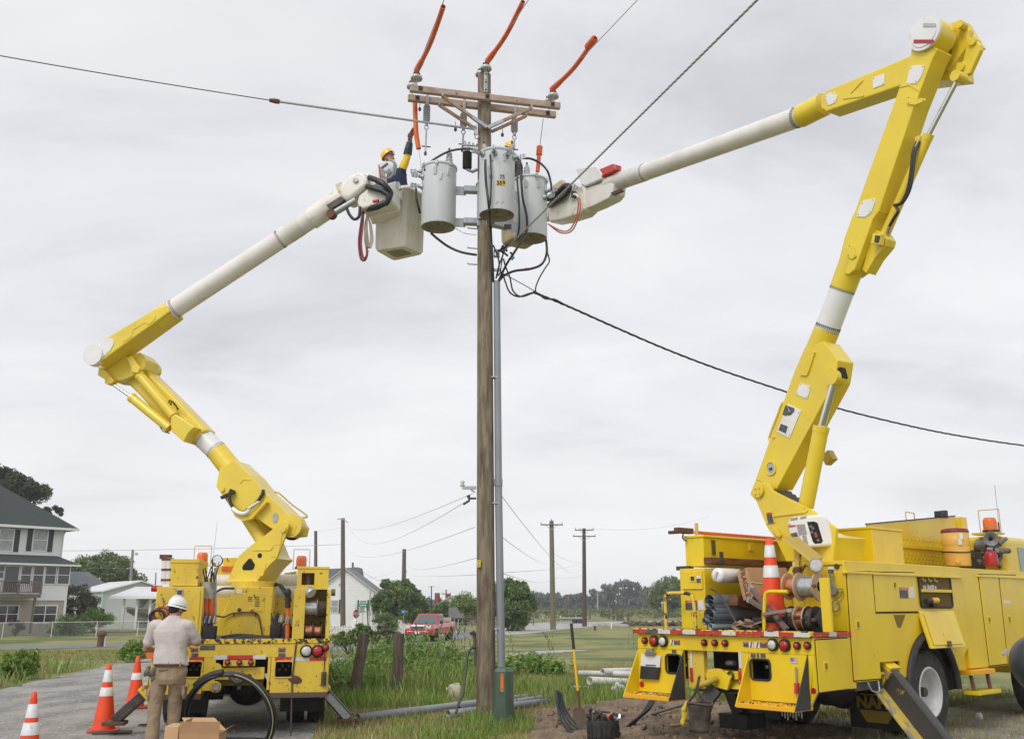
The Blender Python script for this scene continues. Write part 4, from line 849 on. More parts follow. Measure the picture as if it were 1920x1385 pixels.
 for k,(px,py,r,h_)in enumerate(pts):
  p=gnd(px,py);g2=np.random.default_rng(100+k);m=int(44*r/.5)
  stem=np.stack([p.x+g2.normal(size=m)*r*.42,p.y+g2.normal(size=m)*r*.5,np.zeros(m)],1)
  for s in stem:
   hh=.8*h_*g2.uniform(.55,1.15);ln=g2.normal(size=2)*.12*hh
   c=np.stack([s[0]+ln[0]*np.linspace(0,1,9),s[1]+ln[1]*np.linspace(0,1,9),hh*np.linspace(.12,1,9)],1)
   v,f=leaves(c,.085,34,.021+.005*g2.random(),int(1000*k+abs(s[0])*97)%99991,1.0,2.6);V.append(v);F.append(f+bq);bq+=len(v)
 o=raw_mesh('weed_thicket',np.concatenate(V),np.concatenate(F),lf_bright);setp(o,'dense bright green weed thicket round the old wooden posts','weeds',kind='stuff')
 V=[];F=[];bq=0
 for px,py,n in((757,1262,5),(815,1268,6),(845,1265,7),(870,1262,5),(655,1275,3),(625,1285,3),(793,1258,5),(1040,1255,3),(1195,1228,4),(948,1262,2)):
  p=gnd(px,py)
  for k in range(n):
   x,y=p.x+random.gauss(0,.16),p.y+random.gauss(0,.16);H=random.uniform(.8,1.25);lx,ly=random.gauss(0,.1),random.gauss(0,.1)
   st=[Vector((x+lx*q*q,y+ly*q*q,H*q))for q in np.linspace(0,1,5)]
   for j in range(9):
    q=.25+.75*j/8;c=Vector((x+lx*q*q,y+ly*q*q,H*q));a=random.uniform(0,6.28);l=random.uniform(.18,.34);dx=Vector((math.cos(a),math.sin(a),0));sx=Vector((-dx.y,dx.x,0))*.011
    P=[c-sx,c+sx,c+dx*l*.5+Vector((0,0,l*.45))+sx,c+dx*l*.5+Vector((0,0,l*.45))-sx,c+dx*l+Vector((0,0,l*.35))]
    V+=[tuple(v)for v in P];F+=[(bq,bq+1,bq+2),(bq,bq+2,bq+3),(bq+3,bq+2,bq+4)];bq+=5
   for a_,b_ in zip(st,st[1:]):
    V+=[tuple(a_+Vector((-.006,0,0))),tuple(a_+Vector((.006,0,0))),tuple(b_)];F+=[(bq,bq+1,bq+2)];bq+=3
 o=raw_mesh('reeds',np.array(V),np.array(F),M_('reed_leaf',(.10,.17,.04),.5,c2=(.15,.19,.06),sc=2,island=.25));setp(o,'tall thin reeds standing above the weeds','reeds',kind='stuff')
build_trees()
# helpers shared by both bucket trucks
def pp(mb,F,k,pts,th):
 mb.prism([F.on_v(x,y,k)for x,y in pts],(0,-th,0));return mb
def lamp(par,f,px,py,r,v,lens,name='tail_light',fd=-1):
 c=f.on_v(px,py,v);o=MB(f).lathe([(r*.7,0),(r*1.28,0),(r*1.3,.03),(r*1.05,.045)],c,(0,fd,0),20).build(name,blackr,par)
 MB(f).lathe([(0,.062),(r*.55,.058),(r*.95,.047),(r*1.0,.02)],c,(0,fd,0),20).build('lens',lens,o);return o
def sticker(par,f,x0,y0,x1,y1,v,m,th=.004,name='decal'):
 a=f.on_v(x0,y0,v);b=f.on_v(x1,y1,v);return MB(f).bx((a.x,v-th,b.z),(b.x,v-.0005,a.z)).build(name,m,par)
def danger(par,f,x0,y0,x1,y1,v,word='DANGER'):
 """warning decal: red header with a word, black block of small print"""
 a=f.on_v(x0,y0,v);b=f.on_v(x1,y1,v);h=a.z-b.z
 d=MB(f).bx((a.x,v-.004,b.z),(b.x,v-.0005,a.z-h*.3)).build('warning_decal',stkk,par)
 MB(f).bx((a.x,v-.004,a.z-h*.3),(b.x,v-.0005,a.z)).build('header',stkr,d)
 m=MB(f);m.text(word,h*.22,((a.x+b.x)/2,v-.0065,a.z-h*.15),(1,0,0),(0,0,1));m.build('lettering',stkw,d,fix=False)
def tape(par,f,x0,y0,x1,y1,v,cols,name='reflective_tape'):
 a=f.on_v(x0,y0,v);b=f.on_v(x1,y1,v);n=len(cols)
 for i,c in enumerate(cols):
  u0=a.x+(b.x-a.x)*i/n;u1=a.x+(b.x-a.x)*(i+1)/n
  MB(f).bx((u0,v-.004,b.z),(u1,v-.0005,a.z)).build(name,c,par)
def reel(par_f,c,ax,r,wd,core,m_wire,m_fl,label,group=None,ft=.02):
 """wire reel: two flanges and a wound body"""
 w=par_f.M@Vector(c)if par_f else Vector(c);A=(par_f.M.to_3x3()@Vector(ax)).normalized()if par_f else Vector(ax).normalized()
 t=thing('wire_reel',label,'wire reel',w,0,group)
 for s in(-1,1):
  p=w+A*(s*wd/2);MB().lathe([(core*.5,-ft/2),(r,-ft/2),(r,ft/2),(core*.5,ft/2),(core*.5,-ft/2)],p,A,28,sm=False).build('flange',m_fl,t)
 prof=[];n=max(6,int(wd/.016));a=-wd/2+ft/2;L=wd-ft
 for i in range(n):
  prof+=[(core,a+L*i/n),(core+.006,a+L*(i+.5)/n)]
 prof.append((core,a+L));MB().lathe(prof,w,A,28).build('wound_wire',m_wire,t);return t
def wheel(par,f,u,v,r,wd,side,dual=True,rimm=white,rimr=.30):
 """disc wheel, axis across the truck; side=+1 means outer face toward +u"""
 c=Vector((u,v,r));s=side
 prof=[(rimr,-wd/2),(r*.93,-wd/2),(r,-wd/2+.035),(r,wd/2-.035),(r*.93,wd/2),(rimr,wd/2)]
 w=MB(f).lathe(prof,c,(s,0,0),40).build('wheel',tyrem,par)
 m=MB(f)
 for k in range(44):
  a=2*math.pi*k/44;p=c+Vector((0,math.cos(a)*r,math.sin(a)*r))
  for q in(-.36,0,.36):m.box(p+Vector((q*wd*.62,0,0)),(wd*.2,.055,.02),Euler((a+R(90),0,0)).to_matrix())
 m.build('tread',tyrem,w)
 MB(f).lathe([(rimr,wd/2),(rimr*.97,wd/2+.012),(rimr*.90,wd/2+.005),(rimr*.84,wd*.1),(rimr*.78,-wd*.25),(rimr*.55,-wd*.32),(rimr*.40,-wd*.30),(rimr*.36,-wd*.1),(0,-wd*.08)],c,(s,0,0),32).build('rim',rimm,w)
 m=MB(f)
 for k in range(8):
  a=2*math.pi*k/8;p=c+Vector((-s*wd*.31,math.cos(a)*rimr*.47,math.sin(a)*rimr*.47));m.cyl(p,p+Vector((s*.05,0,0)),.02,n=6)
 m.cyl(c+Vector((-s*wd*.1,0,0)),c+Vector((s*wd*.28,0,0)),rimr*.22,rimr*.18,14);m.build('hub',darkm,w)
def beacon(par,f,c,r=.085,h=.2):
 c=Vector(c);o=MB(f).lathe([(0,0),(r*1.15,0),(r*1.15,.04),(0,.04)],c,n=16).build('beacon',darkm,par)
 MB(f).lathe([(r,.04),(r*.98,h*.8),(r*.8,h),(0,h)],c,n=18).build('lens',orangel,o)
 m=MB(f)
 for s in(-1,1):m.tube([c+Vector((s*r*1.5,-.0,0)),c+Vector((s*r*1.5,0,h+.12))],.007,6)
 m.tube([c+Vector((-r*1.5,0,h+.12)),c+Vector((r*1.5,0,h+.12))],.007,6);m.tube([c+Vector((-r*1.5,0,0)),c+Vector((r*1.5,0,0))],.007,6);m.build('guard',M_('guard_wire',(.70,.42,.12),.5),o)
def panel_door(par,f,u,pts,d=.012,name='door',m=yel,latch=None,gap=True):
 """door panel proud of a body side lying in the plane u"""
 m1=MB(f);m1.prism([Vector((u+.001,y,z))for y,z in pts],(d,0,0));o=m1.build(name,m,par,bev=.004)
 ys=[p[0]for p in pts];zs=[p[1]for p in pts]
 if gap:
  g=MB(f);g.prism([Vector((u-.002,y+(.012 if y>(min(ys)+max(ys))/2 else-.012),z+(.012 if z>(min(zs)+max(zs))/2 else-.012)))for y,z in pts],(.004,0,0));g.build('door_gap',dark,o)
 if latch:
  y,z=latch;l=MB(f);l.box((u+d+.002,y,z),(.012,.085,.10));h=l.build('handle',m,o,bev=.006);MB(f).box((u+d+.007,y,z),(.012,.045,.06)).build('latch_pull',M_('latch_shade',(.22,.15,.02),.5),h,bev=.004)
 return o
def banding(mb,p0,p1,r,n=30,s=.6):
 """row of short ticks round a tube"""
 p0,p1=Vector(p0),Vector(p1);d=(p1-p0).normalized();x=d.orthogonal().normalized();y=d.cross(x)
 for k in range(n):
  a=2*math.pi*k/n;q=x*math.cos(a)+y*math.sin(a);mb.beam(p0+q*r,p1+q*r,.011,.004,q)
  # left bucket truck
TLc=at(455,1199,13.9);TL=Frame((TLc.x,TLc.y,0),R(11))
BLc=at(478,1095,17.0);BL=Frame(BLc,R(168))
def build_left_truck():
 f=TL;t=thing('bucket_truck','older weathered yellow bucket truck seen from behind on the gravel road','bucket truck',f.o,f.yaw)
 g=lambda x,y,v=0:f.on_v(x,y,v)
 hw=1.2;zd=g(455,1199).z;zb=g(560,1297).z;zt=g(455,1232).z
 MB(f).bx((-hw,.02,zd-.06),(hw,3.6,zd)).build('deck',darkm,t)
 MB(f).bx((-hw-.01,-.012,zd-.05),(hw+.01,.03,zd+.012)).build('deck_edge',chip,t,bev=.004)
 MB(f).bx((-hw,0,zt),(hw,.05,zd-.051)).build('tailboard',yelo,t,bev=.006)
 def boxhole(x0,x1,hx0,hx1,name):
  a=g(x0,1232).x;b=g(x1,1232).x;h0=g(hx0,1239);h1=g(hx1,1269.5);z1=zt-.001
  m=MB(f);m.bx((a,0,zb),(h0.x,.05,z1));m.bx((h1.x,0,zb),(b,.05,z1));m.bx((h0.x,0,zb),(h1.x,.05,h1.z));m.bx((h0.x,0,h0.z),(h1.x,.05,z1));m.bx((a,.05,zb),(a+.03,.9,z1));m.bx((b-.03,.05,zb),(b,.9,z1));bxo=m.build(name,yelo,t)
  MB(f).tube([((h0.x+h1.x)/2+x,-.002,(h0.z+h1.z)/2+y)for x,y in rr(h1.x-h0.x,h0.z-h1.z,.03)],.011,6,closed=True).build('hole_rim',yelo,bxo)
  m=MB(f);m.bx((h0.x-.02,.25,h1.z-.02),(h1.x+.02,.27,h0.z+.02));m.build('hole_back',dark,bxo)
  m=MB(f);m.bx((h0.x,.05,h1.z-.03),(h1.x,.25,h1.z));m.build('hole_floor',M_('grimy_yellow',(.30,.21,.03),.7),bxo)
  m=MB(f)
  for k in range(4):c=Vector((h0.x+(h1.x-h0.x)*(.25+.17*k),.24,h1.z+.1+.05*(k%2)));m.cyl(c,c+Vector((0,-.1,0)),.02,n=8)
  m.build('valve_stub',darkm,bxo)
  MB(f).bx((a,-.03,zb-.07),(b,.5,zb-.001)).build('step',M_('brown_step',(.11,.075,.055),.75),bxo,bev=.005)
 boxhole(300,382,347.5,378.5,'tail_box');boxhole(509,616.5,515.8,548,'tail_box')
 a,b=g(383,1232).x,g(508,1232).x
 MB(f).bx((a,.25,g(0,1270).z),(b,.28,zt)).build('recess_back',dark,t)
 MB(f).bx((a,.0,g(0,1300).z),(g(400,1300).x,.3,zt-.001)).bx((g(499,1300).x,0,g(0,1300).z),(b,.3,zt-.001)).build('recess_cheek',yelo,t)
 p0=g(419,1237);p1=g(478,1247.5);MB(f).bx((p0.x,-.004,p1.z),(p1.x,.06,p0.z)).build('light_plate',yelo,t)
 for x in(427,449,470.5):lamp(t,f,x,1241.5,.03,-.004,redl)
 MB(f).bx((a+.12,.06,g(0,1280).z),(b-.08,.16,g(0,1256).z)).build('cross_member',yelo,t,bev=.006)
 c=g(405,1253,-.01);MB(f).cyl(c,c+Vector((0,.1,0)),.075,n=18).build('pipe_flange',yelo,t);c=g(404.5,1287,-.01);o=MB(f).lathe([(.065,0),(.075,-.02),(.055,-.02)],c,(0,1,0),20).build('coupling_cover',yelo,t);MB(f).cyl(c+Vector((0,-.012,0)),c+Vector((0,.05,0)),.045,n=14).build('coupling',galv,o)
 m=MB(f);c=g(450,1271,.02);m.tube(spl([c+Vector((-.13,0,.02)),c+Vector((-.03,-.08,-.05)),c+Vector((.05,-.1,-.02)),c+Vector((.13,0,.03))],5),.035,8);m.cyl(c+Vector((.0,-.05,-.02)),c+Vector((0,-.05,-.14)),.03,n=8);m.build('pintle_hitch',darkm,t)
 MB(f).bx((a+.1,.3,g(0,1294).z),(b-.1,.36,g(0,1283).z)).build('cross_member',M_('grimy_yellow',(.30,.21,.03),.7),t)
 lamp(t,f,574.3,1219.8,.068,0,clearl,'reverse_light');lamp(t,f,595.5,1219.8,.068,0,redl);lamp(t,f,610.3,1213,.04,0,redl)
 c=g(609.8,1225);MB(f).cyl(c,c+Vector((0,-.012,0)),.042,n=18).build('reflector',orangel,t)
 c=g(282,1226);MB(f).cyl(c,c+Vector((0,-.012,0)),.06,n=18).build('reflector',orangel,t)
 lamp(t,f,317,1219.8,.068,0,redl);lamp(t,f,337,1219.8,.068,0,clearl,'reverse_light')
 tape(t,f,402,1228,498.5,1235,-.0,(tapw,tapr,tapr,tapw));tape(t,f,516,1231.5,612,1238,-.0,(tapr,tapw,tapr));tape(t,f,300,1231.5,382,1239,0,(tapr,tapw,tapr))
 danger(t,f,358.5,1213,371.5,1222,0);sticker(t,f,359,1224,371.5,1231,0,stkk);sticker(t,f,375,1209,403,1218,0,stkk);danger(t,f,522,1213,535,1222,0);sticker(t,f,522,1224,535,1231,0,stkk)
 m=MB(f);m.tube([g(556,1200,-.01),g(548,1268,-.01),g(545,1380,-.02)],.012,6);m.build('ground_lead',brownw,t,fix=False)
 MB(f).ell(g(553,1273,-.004),(.10,.006,.055),rot=Euler((0,R(15),0)).to_matrix()).build('rust_patch',rust,t)
 c=g(607,1270,-.02);m=MB(f);m.cyl(c+Vector((0,0,-.1)),c+Vector((0,0,.08)),.035,n=10);m.cyl(c+Vector((0,0,.08)),c+Vector((0,0,.5)),.007,n=6);m.build('grease_gun',darkm,t)
 for s in(-1,1):MB(f).bx((s*.43-.05,.4,.62),(s*.43+.05,7.5,.86)).build('frame_rail',darkm,t)
 MB(f).ell((0,1.75,.52),(.30,.28,.27),18,12).cyl((-1,1.75,.52),(1,1.75,.52),.1,n=12).build('rear_axle',darkm,t)
 for s in(-1,1):
  c=Vector((s*.42,1.2,.55));MB(f).cyl(c-Vector((.1,0,0)),c+Vector((.1,0,0)),.16,n=14).build('air_can',blackr,t)
  wheel(t,f,s*1.05,1.75,.50,.26,s);wheel(t,f,s*.74,1.75,.50,.26,s);wheel(t,f,s*1.0,6.6,.50,.28,s)
  x0,x1=(.52,1.14)if s>0 else(-1.14,-.52)
  MB(f).bx((x0,1.08,.22),(x1,1.1,zb-.08)).build('mud_flap',blackr,t)
 for s in(-1,1):MB(f).bx((s*1.2,.051,zb),(s*.78,4.4,zd-.061)).build('side_body',yelo,t,bev=.01)
 def outrig(p0,p1,v,name='outrigger'):
  A=g(*p0,v);B=g(*p1,v);d=(B-A).normalized()
  o=MB(f).beam(A,B,.14,.2,(0,1,0)).build(name,darkm,t,bev=.01);MB(f).beam(A-d*.1,A+d*.06,.2,.26,(0,1,0)).build('sleeve',yelo,o,bev=.01)
  m=MB(f);m.beam(A+Vector((0,-.106,0))+d*.1,B+Vector((0,-.106,0)),.1,.012,(0,1,0));m.build('wear_plate',galv if name=='outrigger' and p1[0]>400 else darkm,o)
  MB(f).box(B+Vector((0,0,-.03)),(.3,.3,.05)).build('foot',rust,o,bev=.008)
 outrig((606,1292),(652,1344),.9);outrig((276,1296),(216,1350),.5)
 m=MB(f);m.beam(g(298,1215,.2),g(283,1300,.2),.12,.12,(0,1,0));m.build('outrigger_post',M_('olive_post',(.20,.17,.04),.6),t,bev=.008)
 gd=lambda x,y,v:f.on_v(x,y,v)
 pv=2.35
 pts=[(405.8,1192),(404.6,1164),(414,1156),(441.6,1100),(512.7,1100),(506,1192)]
 pe=MB(f).prism([gd(x,y,pv)for x,y in pts],(0,1.0,0)).build('pedestal',yelo,t,bev=.012)
 a=gd(455,1111,pv);b=gd(495,1146,pv);m=MB(f)
 m.bx((a.x,pv-.006,b.z),(b.x,pv-.001,a.z));m.build('access_panel',yelo,pe,bev=.003)
 m=MB(f)
 for k in range(6):
  for q in(0,1):
   if q==0 and k>2:continue
   c=gd(469+q*13,1119+k*3.3,pv-.007);m.box(c,(.07,.006,.010))
 m.build('louvre',dark,pe)
 for x in(448.5,471.5):c=gd(x,1142.5,pv-.01);MB(f).lathe([(.03,0),(.03,.02),(.012,.025)],c,(0,-1,0),14).build('sight_glass',darkm if x<460 else yelo,pe)
 sticker(pe,f,444,1103,453.5,1112,pv,stkw)
 m=MB(f);m.tube(spl([gd(395,1150,pv-.2),gd(418,1156,pv-.05),gd(438,1149,pv-.03),gd(478,1148,pv-.03),gd(486,1160,pv-.03),gd(492,1192,pv-.03)],6),.013,6);m.build('control_cable',brownw,t,fix=False)
 for x in(438.5,479):MB(f).box(gd(x,1151,pv-.02),(.02,.03,.06)).build('cable_clip',darkm,pe)
 c=(BL.o);z=gd(478,1100,pv+.5).z;lc=f.I@Vector((BLc.x,BLc.y,0))
 MB(f).cyl((lc.x,pv+.55,z-.02),(lc.x,pv+.55,z+.09),.37,n=32).build('slew_ring',yelo,t,bev=.01)
 m=MB(f);m.tube(spl([gd(415,1196,.9),gd(440,1191,.9),gd(470,1192,.9),gd(505,1196,.9)],6),.03,8);m.tube(spl([gd(425,1197,.8),gd(460,1194,.8),gd(495,1197,.8)],6),.02,8);o=m.build('hose_coil',cable,loc=f.P(0,.9,zd),fix=False);setp(o,'flat loose black hose lying along the rear edge of the left truck deck','hose')
 MB(f).bx((-1.0,3.5,zd),(1.0,3.56,gd(0,1118,3.5).z)).build('bulkhead',yelo,t)
 for y,r in((1089,.12),(1108,.13)):
  a=gd(400,y,3.62);b=gd(560,y,3.62);MB(f).cyl(a,b,r,n=16).build('stowed_tube',cream,t)
 a=gd(404,1076,3.7);b=gd(436,1078,3.7);MB(f).beam(a,b,.2,.3).build('boom_rest',yelo,t,bev=.02)
 MB(f).prism([gd(x,y,3.75)for x,y in((418,1045),(447,1045),(447,1066),(418,1066))],(0,.1,0)).build('boom_rest',yelo,t,bev=.01);MB(f).beam(gd(416,1065.5,3.6),gd(440,1065.5,3.6),.06,.08).build('orange_bar',orange,t)
 MB(f).prism([gd(x,y,3.72)for x,y in((533,1074),(556,1070),(556,1086),(533,1086))],(0,.1,0)).build('boom_rest',yelo,t,bev=.01)
 m=MB(f);m.prism([(-1.1,4.7,.7),(-1.1,4.7,2.25),(-1.1,5.9,2.25),(-1.1,6.5,1.55),(-1.1,7.6,1.45),(-1.1,7.6,.6)],(2.2,0,0));cb=m.build('cab',yelo,t,bev=.06)
 MB(f).bx((-.8,4.68,1.55),(.8,4.7,2.05)).build('rear_window',glassd,cb)
 for s in(-1,1):MB(f).prism([(s*1.1,4.95,1.5),(s*1.1,4.95,2.1),(s*1.1,5.85,2.1),(s*1.1,6.3,1.5)],(s*.01,0,0)).build('side_window',glassd,cb)
 def bin_(x0,y0,x1,y1,v0,dep,name='tool_bin'):
  a=gd(x0,y0,v0);b=gd(x1,y1,v0);o=MB(f).bx((a.x,v0,b.z),(b.x,v0+dep,a.z)).build(name,yelo,t,bev=.01);return o,a,b
 o,a,b=bin_(294.5,1099,375,1199,.35,.95);MB(f).bx((a.x+.28,.335,b.z+.1),(b.x-.04,.349,a.z-.05)).build('door',yelo,o,bev=.004)
 m=MB(f);c=gd(337,1110,.33);m.box(c,(.09,.02,.1));m.build('handle',galv,o,bev=.01);MB(f).box(c+Vector((0,-.012,0)),(.06,.01,.06)).build('latch',darkm,o)
 c=gd(305,1120,.33);m=MB(f);m.tube(spl([c,c+Vector((.03,-.03,-.1)),c+Vector((-.03,-.03,-.17)),c+Vector((0,0,-.25))],5),.008,6);m.build('chain',darkm,o,fix=False)
 o,a,b=bin_(320.5,1049,370.5,1098.5,.45,1.1);MB(f).bx((a.x-.005,.44,a.z-.045),(b.x+.006,1.56,a.z+.012)).build('lid',yelo,o,bev=.005)
 for x,r in((309.5,.05),(317,.055)):
  p0=gd(x-1,1094,.5);p1=gd(x+1,1046,.5);q=MB(f).cyl(p0,p1,r,n=14).build('rod_holder',tubew,t);m=MB(f)
  for z in(.15,.55,.95):m.cyl(p0.lerp(p1,z-.04),p0.lerp(p1,z+.04),r*1.12,n=14)
  m.build('band',rust,q)
 MB(f).box(gd(311,1043.5,.5),(.16,.1,.06)).build('rod_clamp',rust,t);c=gd(292.5,1103,.4);MB(f).cyl(c+Vector((-.06,0,0)),c+Vector((.08,0,0)),.045,n=12).build('marker_light',redl,t)
 c=gd(388.5,1121,.6);z1=gd(388.5,1091,.6).z;q=MB(f).cyl(c,(c.x,c.y,z1),.115,n=20).build('canister',M_('grey_can',(.36,.355,.33),.6,c2=(.22,.2,.18),sc=9),t)
 m=MB(f)
 for k in range(9):p=Vector((c.x+random.uniform(-.09,.09),c.y+random.uniform(-.09,.09),z1));m.cyl(p,p+Vector((random.uniform(-.06,.06),0,random.uniform(.12,.34))),.009,n=5)
 m.build('rod',darkm,q)
 p=gd(402,1170,.75);q1=gd(404,1064,.75);MB(f).cyl(p,q1,.03,.02,10).build('lamp_post',galv,t);c=gd(406.5,1051,.7);s=MB(f).lathe([(0,.12),(.05,.1),(.085,.03),(.088,0),(.08,-.005)],c,(.3,1,-.1),20).build('spotlight',darkm,t);MB(f).lathe([(0,-.002),(.05,-.004),(.082,.002)],c,(.3,1,-.1),20).build('lens',chrome,s)
 beacon(t,f,gd(378.5,1060,4.6),.10,.24);beacon(t,f,gd(564.5,1066,4.6),.10,.24)
 m=MB(f);p=gd(399,1050,4.2);m.tube([p,p+Vector((.03,0,.7))],.003,4);m.build('aerial',darkm,t,fix=False)
 a=gd(558,1066,.25);b=gd(615,1104.5,.25);h0=gd(566,1073.5,.25);h1=gd(589,1096,.25)
 m=MB(f);m.bx((a.x,.25,b.z),(h0.x,.5,a.z));m.bx((h1.x,.25,b.z),(b.x,.5,a.z));m.bx((h0.x,.25,h0.z),(h1.x,.5,a.z));m.bx((h0.x,.25,b.z),(h1.x,.5,h1.z));m.bx((a.x,.5,b.z),(b.x,1.6,a.z));o=m.build('tool_bin',yelo,t)
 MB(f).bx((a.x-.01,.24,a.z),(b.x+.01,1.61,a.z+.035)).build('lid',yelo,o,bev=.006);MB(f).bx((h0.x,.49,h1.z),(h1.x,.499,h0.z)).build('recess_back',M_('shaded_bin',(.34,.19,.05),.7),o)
 c=Vector(((h0.x+h1.x)/2,.36,h1.z));m=MB(f);m.bx((c.x-.025,.34,h1.z),(c.x+.025,.38,h1.z+.15));m.box((c.x,.36,h1.z+.17),(.1,.05,.04));m.build('latch',darkm,o)
 a=gd(552,1104.5,.25);b=gd(619,1199,.25);x1=gd(569,1199,.25).x;x2=gd(609.5,1199,.25).x
 m=MB(f);m.bx((a.x,.22,zd),(x1,.5,a.z));m.bx((x2,.22,zd),(b.x-.02,.5,a.z));m.bx((a.x,.9,zd),(b.x-.02,.95,a.z));m.bx((a.x,.5,zd),(a.x+.03,.9,a.z));m.bx((b.x-.05,.5,zd),(b.x-.02,.9,a.z));fr=m.build('reel_frame',yelo,t,bev=.005)
 for y in(1140,1183):MB(f).cyl((x1-.05,.42,gd(588,y,.42).z),(x2+.06,.42,gd(588,y,.42).z),.018,n=8).build('axle',darkm,fr)
 def rl(x0,x1_,y,ry,core,mw,mf,lab):
  p0=gd(x0,y,.42);p1=gd(x1_,y,.42);c=(p0+p1)/2;r=ry*(13.9+.4)/1850;reel(f,c,(1,0,0),r,p1.x-p0.x,r*core,mw,mf,lab,'wire reels in the left truck rack',.014)
 rl(570.5,595,1139,17.5,.82,alw,plyw,'shiny aluminium wire reel in the left truck rack, upper left');rl(596,609.5,1140,18,.86,brownw,darkm,'brown wire reel in the left truck rack, upper right')
 rl(571,586,1182.5,16,.80,copper,darkm,'copper wire reel in the left truck rack, lower left');rl(588,602,1183,14.5,.78,copper,darkm,'copper wire reel in the left truck rack, lower right')
 c=gd(584,1112,.1);s=MB(f).lathe([(0,.1),(.06,.08),(.085,.0),(.08,-.01)],c,(-.5,.5,.6),18).build('work_lamp',galv,t);MB(f).lathe([(0,.0),(.078,.0)],c,(-.5,.5,.6),18).build('lens',clearl,s)
 c=gd(621,1110,.3);MB(f).cyl(c,c+Vector((.06,0,0)),.05,n=14).build('marker_light',M_('brown_lens',(.16,.11,.08),.4),t)
 for i,(x0,x1_,y0,y1)in enumerate(((366,374,1124,1172),(380,388,1122,1170),(389.5,397,1122,1170))):
  p0=gd((x0+x1_)/2+3,y1,.55);p1=gd((x0+x1_)/2+3,y0,.55);p0.z=zd
  o=MB(f).cyl(p0,p1,.037,n=12).build('line_hose',orange,loc=f.M@p0);setp(o,('orange rubber line hose upright on the left truck deck, nearest the bin','middle orange line hose upright on the left truck deck','orange line hose upright on the left truck deck, nearest the pedestal')[i],'line hose','line hoses standing on the left truck deck')
 p0=gd(381,1170,.45);p1=gd(381,1118,.45);p0.z=zd;o=MB(f).beam(p0,p1,.05,.03,(1,0,0)).build('measuring_stick',galv,loc=f.M@p0,bev=.004);setp(o,'flat grey measuring stick standing between the orange line hoses','stick')
 p0=gd(540,1172,.8);p1=gd(540,1105,.8);p0.z=zd;tt=thing('hot_stick','orange insulated hot stick with a black head upright beside the reel rack','hot stick',f.M@p0,f.yaw);MB(f).cyl(p0,p0.lerp(p1,.62),.033,n=12).build('shaft',orange,tt);MB(f).cyl(p0.lerp(p1,.62),p0.lerp(p1,.85),.042,n=12).ell(p0.lerp(p1,.93),(.05,.04,.07)).build('head',blackr,tt)
 def bag(x0,y0,x1_,y1,v,lab):
  a=gd(x0,y0,v);b=gd(x1_,y1,v);c=Vector(((a.x+b.x)/2,v+.12,zd));W=b.x-a.x;H=a.z-b.z
  tt=thing('tool_bag',lab,'tool bag',f.M@c,f.yaw);prof=[[Vector((c.x+x*k,c.y+y*.7*k,zd+H*h))for x,y in rr(W,W*.8,.05)]for h,k in((0,.92),(.1,1),(.95,1.03),(1,1.0))]
  MB(f).loft(prof).build('pouch',blackr,tt)
  m=MB(f)
  for k in range(12):p=c+Vector((random.uniform(-.4,.4)*W,random.uniform(-.2,.2)*W,H));m.beam(p,p+Vector((random.uniform(-.05,.05),random.uniform(-.03,.03),random.uniform(.06,.2))),.025,.018,(1,0,0))
  m.build('tool_handle',darkm,tt)
  for k in range(4):p=c+Vector((random.uniform(-.35,.35)*W,-.1,H+.04));MB(f).beam(p,p+Vector((.02,0,.1)),.03,.02,(1,0,0)).build('wrench',steel,tt)
 bag(378,1172,404,1197,.3,'black tool bag full of tools by the left side of the pedestal');bag(506,1172,528,1196,.9,'black tool bag right of the pedestal, left of a pair');bag(529,1174,549,1196,.75,'black tool bag next to the reel rack, right of a pair')
 m=MB(f)
 for k in range(5):m.tube(spl([gd(512,1092+2*k,2.9),gd(522+k,1096,2.7),gd(534+k*2,1112+k,2.5),gd(545,1122+k,2.6)],5),.02,6)
 m.tube(spl([gd(402,1112,3.0),gd(418,1103,2.8),gd(442,1103,2.6)],5),.02,6);m.build('hydraulic_hose',cable,t,fix=False)
 m=MB(f);c=gd(303,1150,.3)
 tt=thing('coiled_hose','red and black coiled hose hanging on the left bin behind the man','hose',f.M@c,f.yaw)
 m.tube([c+Vector((.10*math.cos(a),-.03-.02*k,.085*math.sin(a)))for k in range(3)for a in np.linspace(0,6.28,22)],.016,6);m.build('coil',M_('red_hose',(.42,.03,.04),.5),tt,fix=False);m=MB(f);m.tube([c+Vector((-.04+.10*math.cos(a),-.1,-.04+.09*math.sin(a)))for a in np.linspace(0,6.28,24)],.022,6);m.build('coil',cable,tt,fix=False)
 B=BL;b=lambda x,y,k=0:B.on_v(x,y,k)
 tu=thing
 nearp=[(425,1090),(447,1042),(470,1022),(497,1003),(524,981),(535,976),(542,982),(536,1002),(519,1046),(505,1059),(480.5,1090)]
 tm=MB(B);pp(tm,B,.40,nearp,.05);pp(tm,B,-.33,nearp,.05);trt=tm.build('turret',yelb,t,bev=.006)
 pp(MB(B),B,.345,[(427,1089),(446,1045),(470,1026),(500,1010),(512,1040),(519,1047),(505,1060),(481,1089.5)],.66).build('turret_web',yelb,trt,bev=.01)
 pp(MB(B),B,.415,[(423,1092),(482,1092),(482,1087.5),(424.5,1087.5)],.80).build('turret_base',yelb,trt,bev=.006)
 pp(MB(B),B,.412,[(474,1029),(505,1029),(512,1020),(523,1018),(527,1000),(529,1000),(526,1020),(514,1022),(507,1031.5),(474,1031.5)],.012).build('rib',yelb,trt)
 for poly in([(484.5,1056),(499.5,1056),(493,1079),(480,1079)],[(513,1021.5),(526,1021.5),(519.5,1044),(507.5,1044)]):pp(MB(B),B,.408,poly,.01).build('cover_plate',yelb,trt,bev=.002)
